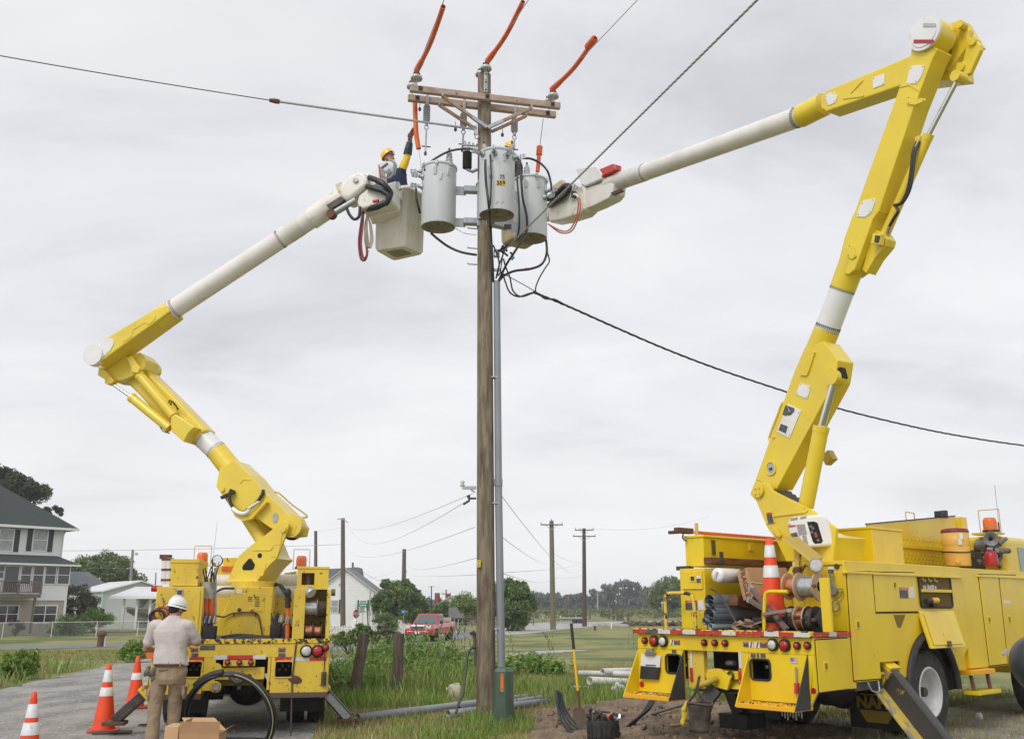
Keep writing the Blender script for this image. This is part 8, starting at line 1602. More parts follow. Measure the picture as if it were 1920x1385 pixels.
 o=m.build('messenger_cable',M_('messenger_grey',(.36,.36,.365),.5,metal=.3),loc=mE,fix=False);setp(o,'thick twisted bare messenger cable slanting from the transformers to the upper right','cable')
 pts=[(1000,548),(1060,572),(1150,612),(1250,655),(1350,693),(1470,733),(1570,765),(1700,797),(1800,817),(1920,835),(2100,856),(2350,868),(2700,860)]
 P=spl([at(x,y,16.1+(x-1000)/920*12.5)for x,y in pts],24);m=MB()
 for k in range(3):
  q=[]
  for i,p in enumerate(P):dd=(P[min(i+1,len(P)-1)]-P[max(i-1,0)]).normalized();u=Vector((0,0,1));w_=dd.cross(u);q.append(p+(u*math.cos(i*.55+2.09*k)+w_*math.sin(i*.55+2.09*k))*(.0115+.00002*i))
  m.tube(q,.0115,5,caps=False)
 o=m.build('service_drop',cable,loc=P[0],fix=False);setp(o,'long black twisted service cable sagging away to the right behind the yellow boom','cable')
 TK={}
 for key,bx,by,ty,lab in(('l',821.8,423.3,319,'grey can transformer left of the pole next to the manned bucket'),('m',931.5,400.8,291,'grey can transformer in front of the pole, numbered 75 and 359'),('r',994.8,444.6,341,'grey can transformer right of the pole crossed by the messenger cable')):
  zb=8.37;d=ray(bx,by);c=CAM+d*((zb-CAMH)/d.z);H=1.11;r=.312;o=thing('transformer',lab,'transformer',c,0,'can transformers on the big pole');TK[key]=c
  MB().lathe([(r*.97,-.03),(r,0),(r,H-.04),(r*.99,H)],c,n=48).build('tank',tankm,o)
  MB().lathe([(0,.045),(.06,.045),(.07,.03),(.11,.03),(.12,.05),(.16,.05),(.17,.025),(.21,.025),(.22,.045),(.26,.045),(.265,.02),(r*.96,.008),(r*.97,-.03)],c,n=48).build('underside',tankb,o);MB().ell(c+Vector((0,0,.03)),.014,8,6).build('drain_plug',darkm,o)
  lid=MB().lathe([(r*1.0,H-.03),(r*1.045,H-.025),(r*1.05,H+.012),(r*.98,H+.02),(r*.6,H+.03),(0,H+.035)],c,n=48).build('lid',tankm,o)
  for k in range(3):m=MB();q=R({'l':215,'m':260,'r':240}[key]+50*k);p=c+Vector((r*1.04*math.cos(q),r*1.04*math.sin(q),H-.02));m.box(p,(.05,.05,.07),(0,0,q));m.cyl(p+Vector((0,0,-.08)),p+Vector((0,0,.06)),.014,n=8);m.build('lid_clamp',galv,lid)
  for q in((-100,-60)if key!='l' else(-95,-50)):
   p=c+Vector((math.cos(R(q))*r,math.sin(R(q))*r,H-.2));m=MB();e=Vector((math.cos(R(q)),math.sin(R(q)),0));m.prism([p+Vector((0,0,.07)),p+e*.05+Vector((0,0,.07)),p+e*.015+Vector((0,0,-.05)),p+Vector((0,0,-.05))],e.cross(Vector((0,0,1)))*.05);m.build('lifting_lug',tankm,o)
 Lc,Mc,Rc=TK['l'],TK['m'],TK['r'];r=.312;H=1.11
 tk=[o for o in COL.objects if o.type=='EMPTY' and o.name.startswith('transformer')]
 def bushing(par,p,h,k=1.0,ax=(0,0,1),m=porcw):
  pr=[];n=5
  for i in range(n):q=h*i/n;pr+=[(.05*k,q),(.082*k*(1-.08*i),q+h/n*.35),(.05*k,q+h/n*.8)]
  b=MB().lathe(pr+[(.03*k,h),(.03*k,h+.03),(0,h+.03)],p,ax,18).build('bushing',m,par);A=Vector(ax).normalized();e=Vector(p)+A*(h+.03);MB().cyl(e,e+A*.06,.018,n=8).build('terminal',darkm,b);return e+A*.05
 topz=Lc.z+H+.04
 bl=bushing(tk[0],at(842,314,Lc.y),.29);br=bushing(tk[2],at(988,338,Rc.y-.1),.27);bm=bushing(tk[1],at(910,290,Mc.y+.12),.17,.95,(-.12,0,1));bushing(tk[1],at(960,283,Mc.y+.16),.1,.6)
 bushing(tk[2],at(976,340,Rc.y-.12),.30,.85,m=blackr)
 def lv(par,c,ang,dz,name='terminal_paddle',flip=1):
  e=Vector((math.cos(R(ang)),math.sin(R(ang)),0));p=c+e*r+Vector((0,0,H+dz));b=MB().lathe([(.055,0),(.06,.02),(.035,.03),(.035,.07)],p,e,14).build('low_bushing',galv,par);s=Vector((-e.y,e.x,0));q=p+e*.16;pd=MB().prism([q+e*x+Vector((0,0,y))for x,y in rr(.13,.09,.025)],s*.012).build(name,galv,b,bev=.002);m=MB()
  for x in(-.03,.03):
   for y in(-.022,.022):m.cyl(q+e*x+Vector((0,0,y))-s*.004,q+e*x+Vector((0,0,y))+s*.016,.010,n=8)
  m.build('paddle_hole',dark,pd);MB().cyl(p+e*.06,p+e*.1,.022,n=8).build('stud',galv,b);return q
 q1=lv(tk[0],Lc,205,-.22);q2=lv(tk[0],Lc,200,-.40);lv(tk[0],Lc,180,-.05);q5=lv(tk[2],Rc,-25,-.25);q6=lv(tk[2],Rc,-35,-.40);lv(tk[1],Mc,-98,-.12);q3=lv(tk[1],Mc,-20,-.10);lv(tk[1],Mc,-140,-.08);lv(tk[1],Mc,-60,-.15)
 m=MB();p=at(826,331,Lc.y-.33);m.prism([p+Vector((-.03,0,.09)),p+Vector((.03,0,.09)),p+Vector((.01,0,-.04)),p+Vector((-.02,0,-.04))],(0,.05,0));m.build('lifting_lug',tankm,tk[0])
 def onT(c,px,py,out=.005):
  d=ray(px,py);f0=Vector((d.x,d.y));e=CAM.xy-c.xy;A_=f0.dot(f0);B_=2*f0.dot(e);C_=e.dot(e)-(r+out)**2;s=(-B_-math.sqrt(max(0,B_*B_-4*A_*C_)))/(2*A_);return CAM+d*s
 def tsticker(c,x0,x1,y0,y1,m,par,txt,tm,size):
  p,q=onT(c,x0,y0),onT(c,x1,y1);xs=Vector((q.x-p.x,q.y-p.y,0));P=[onT(c,x0+(x1-x0)*k/6,(y0+y1)/2)for k in range(7)];z0,z1=q.z,p.z;mb=MB()
  for a_,b_ in zip(P,P[1:]):mb.quad((a_.x,a_.y,z0),(b_.x,b_.y,z0),(b_.x,b_.y,z1),(a_.x,a_.y,z1))
  o=mb.build('number_plate',m,par,fix=False)
  for k,ch in enumerate(txt):u=x0+(x1-x0)*(k+.5)/len(txt);g_=onT(c,u,(y0+y1)/2,.012);n_=(g_-c);n_.z=0;n_.normalize();MB().text(ch,size,g_,Vector((-n_.y,n_.x,0)),(0,0,1),bold=.003).build('digit',tm,o,fix=False)
 ink=M_('ink',(.03,.03,.03));tsticker(Mc,936.5,947,327,336.5,stkw,tk[1],'75',ink,.10);tsticker(Mc,931,947.6,337,349,M_('tag_yellow',(.78,.52,.02)),tk[1],'359',ink,.105)
 for x in(931.5,941.5):p=onT(Mc,x,379);n_=(p-Mc);n_.z=0;n_.normalize();MB().beam(p+Vector((-.02,0,-.03)),p+Vector((.025,0,.02)),.014,.004,n_).build('paint_mark',M_('pink_mark',(.55,.30,.36),.6),tk[1])
 p=onT(Mc,920,330,.02);MB().box(p,(.05,.02,.05)).build('tape_mark',M_('blue_tape',(.05,.3,.6),.5),tk[1])
 mt=[]
 def mount(c,par):
  e=(PB.xy-c.xy);e=Vector((e.x,e.y,0));e.normalize();s=Vector((-e.y,e.x,0));p=c+e*(r-.01);L=(Vector((pax(400).x,PY,0))-Vector((c.x,c.y,0))).length-r-.10
  for z in(.10,.72):
   a_=p+Vector((0,0,z));b_=a_+e*L;MB().beam(a_+s*.06,a_+s*.06+e*L*.45+Vector((0,0,.0)),.012,.17,(0,0,1)).build('bracket_plate',galv,par);MB().beam(a_+e*L*.35+Vector((0,0,-.0)),b_,.15,.11).build('bracket_arm',galv,par,bev=.008)
  MB().beam(p+e*L+Vector((0,0,-.0)),p+e*L+Vector((0,0,.9)),.16,.06,e).build('bracket_rail',galv,par,bev=.006)
 mount(Lc,tk[0]);mount(Mc,tk[1]);mount(Rc,tk[2]);m=MB()
 for z in(8.5,9.2):m.tube([Vector((pax(400).x,PY,z))+Vector((.155*math.cos(q),.155*math.sin(q),0))for q in np.linspace(0,6.28,25)[:-1]],.016,6,closed=True)
 m.build('pole_band',galv,t)
 p=at(952,425,Mc.y+.45);MB().box(p,(.13,.02,.085)).build('rating_plate',stkk,tk[2])
 def cab(pts,r_,label,m=cable,n=7,nm='cable'):
  P=spl([at(*q)for q in pts],n);o=MB().tube(P,r_,8).build(nm,m,loc=P[0],fix=False);setp(o,label,'cable')
 Ym=Mc.y-r-.04;Yl,Yr_=Lc.y-.1,Rc.y-.25
 cab([(797,320,Yl-.1),(803,308,Yl),(820,295,Yl),(845,283,Yl),(875,279,Yl-.1),(898,283,Mc.y-.1),(912,291,Mc.y-.15)],.021,'black jumper cable arching from the left transformer to the middle one')
 cab([(980,297,Mc.y),(996,298,Mc.y+.1),(1014,307,Mc.y+.3),(1027,322,Rc.y-.3),(1033,344,Rc.y-.35),(1034,357,Rc.y-.36)],.02,'black jumper cable arching from the middle transformer to the right one')
 cab([(910,300,Ym),(910,318,Ym-.02),(912,350,Ym-.02),(917,390,Ym),(920,430,PY-.25),(923,480,PY-.2),(925,529,PY-.05)],.022,'black cable hanging down the left of the middle tank into the riser')
 cab([(919,290,Ym),(921,330,Ym-.02),(920,370,Ym-.02),(917,395,Ym)],.015,'thinner black lead beside the left edge of the middle tank')
 cab([(971,300,Mc.y-.2),(970,340,Mc.y-.25),(973,380,Mc.y-.25),(973,430,Mc.y-.1),(965,450,PY-.25),(950,462,PY-.22)],.017,'black lead falling between the middle and right tanks')
 cab([(976,318,Rc.y-.4),(980,370,Rc.y-.45),(988,410,Rc.y-.45),(985,440,Rc.y-.45),(965,472,PY-.25),(950,495,PY-.2),(938,520,PY-.06),(932,531,PY-.03)],.022,'black cable looping down across the right tank to the riser')
 cab([(1024,450,Rc.y-.25),(1025,475,Rc.y-.3),(1016,495,PY),(995,504,PY-.1),(965,508,PY-.1),(945,517,PY-.08),(933,530,PY-.04)],.022,'black cable with a red band from the right tank to the riser');c=at(988,505,PY-.1);o=MB().cyl(c-Vector((.035,0,0)),c+Vector((.035,0,.004)),.026,n=10).build('red_band',stkr,loc=c);setp(o,'red tape band on the cable below the right transformer','tape');c=at(961,484,PY-.24);o=MB().cyl(c-Vector((.02,0,.025)),c+Vector((.02,0,.025)),.026,n=10).build('blue_band',M_('blue_tape',(.05,.3,.6)),loc=c);setp(o,'blue tape band on the cable right of the pole','tape')
 cab([(1023,452,Rc.y-.25),(1027,475,Rc.y-.25),(1030,490,Rc.y-.2),(1022,503,PY),(1012,520,PY),(1005,537,PY),(1004,549,PY)],.013,'thin black lead dropping from the right tank to the service cable')
 cab([(934,517,PY-.15),(941,510,PY-.15),(948,530,PY-.1),(956,548,PY-.1),(972,556,PY),(990,551,PY),(1004,547,16.1)],.015,'black service lead looping from the pole to the twisted cable')
 cab([(944,485,PY-.15),(948,500,PY-.12),(956,520,PY-.1),(962,545,PY),(978,556,PY),(1004,549,16.1),(1022,560,16.2),(1040,561,16.5),(1062,573,16.9)],.014,'second black service lead joining the twisted cable')
 cab([(942,512,PY-.1),(975,530,PY),(1005,547,16.1),(1030,560,16.3)],.008,'thin straight neutral wire down to the twisted cable')
 cab([(808,437,Lc.y),(822,449,Lc.y),(842,463,Lc.y+.05),(866,473,PY-.1),(894,478,PY-.12)],.022,'black cable sagging from the left tank base to the pole')
 cab([(854,428,Lc.y),(868,436,PY-.2),(880,439,PY-.15),(893,440,PY-.12)],.006,'thin grey wire from the left tank to the pole',galv)
 cab([(936,470,PY-.2),(948,462,PY-.2),(962,452,PY-.25),(978,442,PY-.2)],.02,'short black lead under the tan bucket bottom');cab([(925,460,PY-.18),(931,475,PY-.2),(936,495,PY-.16),(931,520,PY-.05)],.014,'black lead running close along the right side of the pole')
 cab([(945,465,PY-.25),(943,478,PY-.22),(936,497,PY-.2),(930,522,PY-.06)],.014,'black lead beside the pole just right of the first');cab([(943,477,PY-.2),(940,497,PY-.2),(938,512,PY-.15)],.01,'short thin lead at the cable junction')
 m=MB();rr3=random.Random(4)
 for k in range(11):p=at(rr3.uniform(938,958),rr3.uniform(459,476),PY-.24);m.cyl(p,p+Vector((rr3.uniform(-.1,.1),rr3.uniform(-.05,.05),rr3.uniform(-.08,.08))),.019,n=8)
 o=m.build('splice_cluster',blackr,loc=at(948,468,PY-.24));setp(o,'cluster of black splice connectors right of the pole below the tanks','connectors',kind='stuff')
 m=MB();c=at(932,470,PY-.1);m.box(c,(.1,.06,.03)).box(c+Vector((0,0,-.11)),(.1,.06,.03)).box(c+Vector((-.05,0,-.055)),(.02,.06,.12));m.ell(c+Vector((.02,0,-.055)),(.03,.03,.03));m.box(at(932,506,PY-.1),(.15,.05,.04));m.build('secondary_rack',galv,t)
 cab([(932,1196,PY-.16),(920,1216,PY-.2)],.01,'x')if False else None
 p=[(893,1213,PY-.1),(884,1215,PY-.15),(877,1226,PY-.2),(873,1260,PY-.3),(868,1300,PY-.45),(860,1318,PY-.6),(855,1336,PY-.7)];P=spl([at(*q)for q in p],6);o=MB().tube(P,.022,8).build('ground_hose',M_('olive_hose',(.05,.065,.04),.5),loc=P[-1],fix=False);setp(o,'dark olive hose curving from the pole down into the grass','hose')
 o=MB().tube([at(889,1185,PY+.05),at(893,1250,PY+.05)],.03,8).build('conduit_stub',M_('dark_stub',(.12,.11,.10),.6),t)
 c=at(886,1186,PY+.03);MB().box(c,(.09,.06,.05),(0,-.4,0)).build('valve_handle',darkm,t)
build_pole()
# people
def flesh(name,prims,m,parent,voxel=.011,it=8,disp=0,dsz=.09):
 """closed overlapping solids -> one continuous skin (voxel union, smoothed)"""
 mb=MB()
 for p in prims:
  if p[0]=='c':
   _,a,b_,r0,r1=p;a,b_=Vector(a),Vector(b_);mb.ell(a,r0,14,9);mb.ell(b_,r1,14,9)
   if(b_-a).length>1e-4:mb.cyl(a,b_,r0,r1,16)
  elif p[0]=='e':mb.ell(p[1],p[2],18,12,p[3]if len(p)>3 else None)
  elif p[0]=='l':mb.loft(p[1])
 o=mb.build(name,m,parent)
 r=o.modifiers.new('skin','REMESH');r.mode='VOXEL';r.voxel_size=voxel;r.use_smooth_shade=True
 s=o.modifiers.new('smooth','SMOOTH');s.factor=.5;s.iterations=it
 if disp:
  tx=bpy.data.textures.get('folds%.3f'%dsz)or bpy.data.textures.new('folds%.3f'%dsz,'CLOUDS');tx.noise_scale=dsz;tx.noise_depth=2
  d=o.modifiers.new('folds','DISPLACE');d.texture=tx;d.strength=disp;d.mid_level=.5
 return o
def fingers(w,d,n,curl=.5,side=1,L=1.0):
 """palm and five bent fingers. w wrist point, d hand direction, n palm normal"""
 d,n=Vector(d).normalized(),Vector(n).normalized();s=d.cross(n).normalized()*side;P=[];k=L
 palm=Vector(w)+d*.055*k;rot=Matrix((s,d,n)).transposed();P.append(('e',palm,(.043*k,.058*k,.018*k),rot))
 for i,(o,l)in enumerate(((-.031,.068),(-.010,.08),(.011,.075),(.031,.058))):
  a=Vector(w)+d*.10*k+s*o*k;q=a;ang=0
  for j,f in enumerate((.45,.32,.23)):
   ang+=curl*(.8+.12*i);e=q+(d*math.cos(ang)+n*math.sin(ang))*l*f*1.35*k;P.append(('c',q,e,.0098*k-.0008*j,.009*k-.0008*j));q=e
 a=Vector(w)+d*.035*k-s*.038*k;b_=a+(d*.6-s*.75+n*.25)*.04*k;c=b_+(d*.85-s*.1+n*.5)*.035*k;P+=[('c',a,b_,.013*k,.011*k),('c',b_,c,.011*k,.009*k)]
 return P
def head_prims(c,f,up=(0,0,1),k=1.0):
 """c centre of skull, f facing direction"""
 f,up=Vector(f).normalized(),Vector(up).normalized();s=f.cross(up).normalized();up=s.cross(f);rot=Matrix((s,f,up)).transposed();c=Vector(c);q=lambda x,y,z:c+(s*x+f*y+up*z)*k
 P=[('e',c,(.076*k,.096*k,.098*k),rot),('e',q(0,.030,-.075),(.056*k,.062*k,.052*k),rot),('e',q(0,.065,-.112),(.026*k,.024*k,.02*k),rot),('c',q(0,.092,.005),q(0,.112,-.032),.011*k,.015*k),('e',q(0,.085,.022),(.05*k,.018*k,.012*k),rot),('e',q(0,.088,-.066),(.026*k,.012*k,.007*k),rot),('e',q(0,.086,-.078),(.022*k,.012*k,.008*k),rot)]
 for e in(-1,1):P+=[('e',q(e*.078,-.005,-.02),(.012*k,.02*k,.032*k),rot),('e',q(e*.04,.068,-.032),(.02*k,.02*k,.018*k),rot)]
 return P,q,rot
def hard_hat(par,q,rot,m,full=True):
 mb=MB();R3=rot;c=q(0,0,.028);M=Matrix.Translation(c)@R3.to_4x4();mb.M=M;n=30;rings=[]
 for h,s in((0,1.0),(.03,.99),(.06,.94),(.09,.82),(.112,.6),(.124,.32),(.127,.02)):rings.append([Vector((.108*s*math.cos(a),.132*s*math.sin(a),h))for a in np.linspace(0,6.283,n+1)[:-1]])
 br=[]
 for s,z in((1.0,0),(1.22 if full else 1.04,-.022 if full else-.004),(1.22 if full else 1.04,-.028 if full else-.01),(.97,-.008)):br.append([Vector((.108*s*math.cos(a),.132*(s+(.14 if(not full and math.sin(a)>.3)else 0))*math.sin(a)+.0,z-(.012 if full else 0)*abs(math.cos(a))))for a in np.linspace(0,6.283,n+1)[:-1]])
 mb.loft(rings,caps=False);mb.loft(br,caps=False);o=mb.build('hard_hat',m,par)
 m2=MB(M);m2.tube([Vector((0,-.122+.012,.045)),Vector((0,-.10,.098)),Vector((0,-.05,.128)),Vector((0,.02,.134)),Vector((0,.08,.115)),Vector((0,.118,.06))],.016,8);m2.build('crown_ridge',m,o,fix=False);return o
hatw=M_('white_hard_hat',(.80,.80,.78),.3,coat=.5);haty=M_('yellow_hard_hat',(.86,.52,.02),.3,coat=.5)
teem=M_('pale_tee_shirt',(.60,.545,.52),.85,c2=(.52,.465,.44),sc=6,c3=(.42,.37,.34),sc3=5,lo3=.62,hi3=.8);khaki=M_('khaki_cotton',(.34,.25,.16),.9,c2=(.28,.20,.125),sc=7)
def build_ground_man():
 Y=13.05;J=lambda x,y,dy=0:at(x,y,Y+dy)
 hip=J(318,1252);lf=gnd(286,1392);t=thing('person','man in white hard hat, pale tee shirt and khaki trousers standing behind the left truck','person',(hip.x,Y,0))
 hipL,hipR=J(302,1258),J(335,1258);kL,kR=J(290,1325,.02),J(328,1318,.12);aL,aR=J(285,1383,-.02),J(322,1372,.18);aL.z=max(.09,.09);aR.z=.09;kL.z=.52;kR.z=.52
 sh=[J(290,1172),J(353,1172)];el=[J(274,1216,.08),J(370,1205,.14)];wr=[J(292,1218,.36),J(357,1203,.40)];nk=J(328,1156);hd=J(331,1140,.05);ch=J(322,1185);wa=J(320,1228)
 face=Vector((.45,.88,-.22));hp,q,rot=head_prims(hd+Vector((0,0,.0)),face)
 P=list(hp)+[('c',nk-Vector((0,0,.06)),hd-Vector((0,.015,.06)),.068,.062)]
 P+=[('e',ch,(.19,.115,.22)),('e',wa,(.165,.11,.16)),('e',hip,(.165,.12,.13))]
 for k in range(2):
  s=(-1,1)[k];P+=[('c',sh[k],el[k],.056,.046),('c',el[k],wr[k],.046,.031)]+fingers(wr[k],(wr[k]-el[k])*1.0+Vector((0,.1,-.05)),Vector((-s*.8,.1,-.5)),.35,side=-s)
 P+=[('c',hipL,kL,.085,.058),('c',kL,aL,.056,.042),('c',hipR,kR,.085,.058),('c',kR,aR,.056,.042)]
 flesh('body',P,skin,t,.0075,4)
 def ring(c,rx,ry,n=28,tilt=0):return[Vector((c.x+rx*math.cos(a)*(1-.06*math.cos(2*a)),c.y+ry*math.sin(a),c.z+tilt*math.sin(a)))for a in np.linspace(0,6.283,n+1)[:-1]]
 zc=lambda y:J(320,y).z
 secs=[(321,1247,.232,.158),(320,1243,.24,.165),(319,1232,.228,.158),(320,1215,.212,.142),(321,1198,.236,.146),(322,1184,.242,.146),(323,1174,.226,.128),(325,1165,.165,.102),(327,1157,.095,.08),(328,1153,.078,.07)]
 S=[('l',[ring(J(x,y),rx,ry)for x,y,rx,ry in secs])]
 for k in range(2):d=(el[k]-sh[k]);e=sh[k]+d*(.66 if k==0 else.74);S+=[('c',sh[k]+Vector(((.05,-.05)[k],0,-.0)),sh[k],.085,.074),('c',sh[k],e,.074,.074),('c',e,e+d*.02,.074,.078)]
 flesh('tee_shirt',S,teem,t,.009,7,.018,.13)
 B=[('l',[ring(J(320,1242),.185,.135),ring(J(319,1256),.20,.15),ring(J(318,1272),.195,.15),ring(J(317,1282),.165,.13)])]
 for h,kk,a in((hipL,kL,aL),(hipR,kR,aR)):m_=kk.lerp(a,.55);e=a+Vector((0,0,-.02));B+=[('c',h,h.lerp(kk,.5),.112,.104),('c',h.lerp(kk,.5),kk,.104,.09),('c',kk,m_,.09,.082),('c',m_,e,.082,.086)]
 for c in(J(281,1300,-.02),J(346,1296,.04)):B.append(('e',c,(.03,.075,.10)))
 tr=flesh('trousers',B,khaki,t,.009,6,.022,.09)
 m=MB();m.tube([p+Vector((0,0,.0))for p in ring(J(320,1244.5),.215,.158,30)],.018,6,closed=True);m.build('belt',M_('brown_belt',(.10,.055,.035),.6),t,fix=False)
 for c,w_,rt in((J(341,1255,-.155),.12,.06),(J(305,1255,-.152),.12,-.06)):MB().box(c,(w_,.012,.018),(0,rt,0)).build('pocket_welt',M_('khaki_seam',(.20,.145,.09),.9),tr)
 for c,rt in((J(277,1287,-.02),-.5),(J(349.5,1283,.04),.5)):MB().box(c,(.05,.15,.05),(0,0,rt)).build('pocket_flap',khaki,tr,bev=.012)
 for nm,a in(('boot',aL),('boot',aR)):
  mb=MB();f=Vector((-.12 if a is aL else.12,1,0)).normalized();s=Vector((f.y,-f.x,0));rg=[]
  for d,w_,h in((-.085,.03,.10),(-.07,.043,.12),(.0,.045,.12),(.06,.046,.085),(.13,.05,.062),(.18,.04,.05),(.20,.015,.03)):rg.append([Vector((a.x,a.y,0))+f*d+s*w_*math.cos(q_)+Vector((0,0,h/2+h/2*math.sin(q_)))for q_ in np.linspace(0,6.283,13)[:-1]])
  mb.loft(rg);mb.build(nm,M_('tan_boot',(.16,.10,.06),.7),t)
 hard_hat(t,q,rot,hatw)
 flesh('hair',[('e',q(0,-.018,.0),(.082,.088,.088),rot),('e',q(0,-.055,-.035),(.07,.048,.045),rot)],hair,t,.008,3)
 m=MB();m.tube([q(-.083,.0,.012),q(-.078,.07,.015),q(-.05,.105,.01),q(.05,.105,.01),q(.078,.07,.015),q(.083,.0,.012)],.006,6);m.box(q(.045,.098,-.002),(.055,.01,.035),rot).box(q(-.045,.098,-.002),(.055,.01,.035),rot);m.build('safety_glasses',blackr,t)
 m=MB();rg=random.Random(2);g0=J(282,1254,-.10)
 G=[('e',g0+Vector((rg.uniform(-.05,.05),rg.uniform(-.02,.02),rg.uniform(-.12,.05))),(.03,.025,.055),Euler((rg.random(),rg.random(),0)).to_matrix())for _ in range(9)]
 o=flesh('work_gloves',G,M_('grey_work_glove',(.20,.18,.155),.9,c2=(.12,.11,.10),sc=20),None,.008,3);setp(o,'grey work gloves tucked in the back left pocket of the ground man','gloves')
 for x in(316,338):MB().box(J(x,1244.5,-.155),(.014,.02,.06)).build('belt_loop',khaki,tr)
build_ground_man()
def build_bucket_man():
 Y=16.62;J=lambda x,y,dy=0:at(x,y,Y+dy);hd=J(728,294.5,-.04);t=thing('person','lineman in yellow hard hat and navy vest reaching up out of the left bucket','person',(J(742,400).x,Y,J(742,470).z))
 hp,q,rot=head_prims(hd,(.62,-.42,.42),(-.45,.05,.9))
 shR,shL=J(755,318,.02),J(731,322,.1);el,wr=J(763,296,-.02),J(768,268,-.08);nk=J(736,314,.05);ch=J(744,337,.05);wa=J(748,362,.05);hip=J(750,388,.08);elL,wrL=J(728,345,.15),J(735,357,-.08)
 gl=fingers(wr+(wr-el).normalized()*.05,(wr-el),(.6,-.4,.1),.42,side=1,L=1.25)
 P=list(hp)+[('c',nk-Vector((0,0,.05)),hd+Vector((-.0,0,-.05)),.062,.058),('e',ch,(.165,.11,.2)),('e',wa,(.15,.1,.16)),('e',hip,(.155,.11,.13)),('c',shR,el,.052,.044),('c',el,wr,.043,.03),('c',shL,elL,.052,.044),('c',elL,wrL,.043,.03)]+fingers(wrL,wrL-elL,(0,-1,0),.4,side=-1)
 zf=J(745,470).z+.12;
 for s in(-.09,.09):h=hip+Vector((s,0,-.05));k=h+Vector((0,-.03,-.33));a=Vector((k.x,k.y+.05,min(k.z-.3,zf+.05)));P+=[('c',h,k,.08,.056),('c',k,a,.054,.042)]
 P+=fingers(wr,(wr-el),(.6,-.4,.1),.42,side=1)
 flesh('body',P,skin,t,.0075,3)
 def ring(c,rx,ry,n=24):return[Vector((c.x+rx*math.cos(a),c.y+ry*math.sin(a),c.z))for a in np.linspace(0,6.283,n+1)[:-1]]
 V=[('l',[ring(wa+Vector((0,0,-.16)),.18,.13),ring(wa,.178,.125),ring(ch,.19,.13),ring(ch+Vector((0,0,.13)),.18,.115),ring(nk-Vector((0,0,.02)),.09,.08)]),('c',shR-Vector((.02,0,.03)),shR,.085,.075)]
 flesh('navy_vest',V,M_('navy_vest',(.012,.02,.055),.8,c2=(.02,.03,.07),sc=8),t,.010,5,.018,.07)
 flesh('trousers',[('l',[ring(hip+Vector((0,0,.08)),.16,.12),ring(hip-Vector((0,0,.1)),.17,.125)]),('c',hip+Vector((-.09,0,-.08)),hip+Vector((-.09,0,-.5)),.1,.08),('c',hip+Vector((.09,0,-.08)),hip+Vector((.09,0,-.5)),.1,.08)],M_('navy_vest',(.012,.02,.055)),t,.012,5)
 ym=M_('yellow_sleeve_rubber',(.80,.54,.01),.5,c2=(.74,.48,.01),sc=6)
 flesh('rubber_sleeve',[('c',shR-Vector((.01,0,.0)),shR.lerp(el,.6),.082,.074),('c',shR.lerp(el,.6),el,.074,.066),('c',el,el.lerp(wr,.3),.066,.06)],ym,t,.008,5,.012,.05)
 a0,a1,a2=el.lerp(wr,.22),el.lerp(wr,.62),el.lerp(wr,1.0)
 d=(wr-el).normalized();MB().cyl(a0,a1,.082,.074,20).build('black_cuff',M_('glove_black',(.02,.025,.03),.6),t,bev=.01);MB().cyl(a1,a2,.073,.062,20).build('green_cuff',M_('glove_green',(.008,.075,.06),.6),t,bev=.01)
 sde=Vector((-.9,-.35,0));MB().beam(a1.lerp(a2,.05)+sde*.062,a2+sde*.052,.035,.03,sde).build('orange_cuff',M_('glove_orange',(.85,.22,.02),.6),t,bev=.01)
 flesh('leather_glove',[('c',wr,wr+d*.05,.05,.042)]+fingers(wr+d*.03,d,(.6,-.4,.1),.42,side=1,L=1.3),M_('leather_glove',(.24,.19,.13),.85,c2=(.15,.12,.08),sc=14),t,.008,2)
 hard_hat(t,q,rot,haty,full=False)
 m=MB();m.tube([q(-.083,.0,.008),q(-.078,.075,.008),q(.078,.075,.008),q(.083,.0,.008)],.006,6);m.box(q(.036,.1,-.004),(.062,.022,.04),rot).box(q(-.036,.1,-.004),(.062,.022,.04),rot);m.build('sunglasses',M_('mirror_shade',(.10,.11,.14),.12,spec=.9),t)
 m=MB();m.tube(spl([q(-.08,-.01,.0),q(-.06,.03,-.1),q(0,.06,-.135),q(.06,.03,-.1),q(.08,-.01,0)],4),.008,5);m.build('chin_strap',haty,t,fix=False)
build_bucket_man()
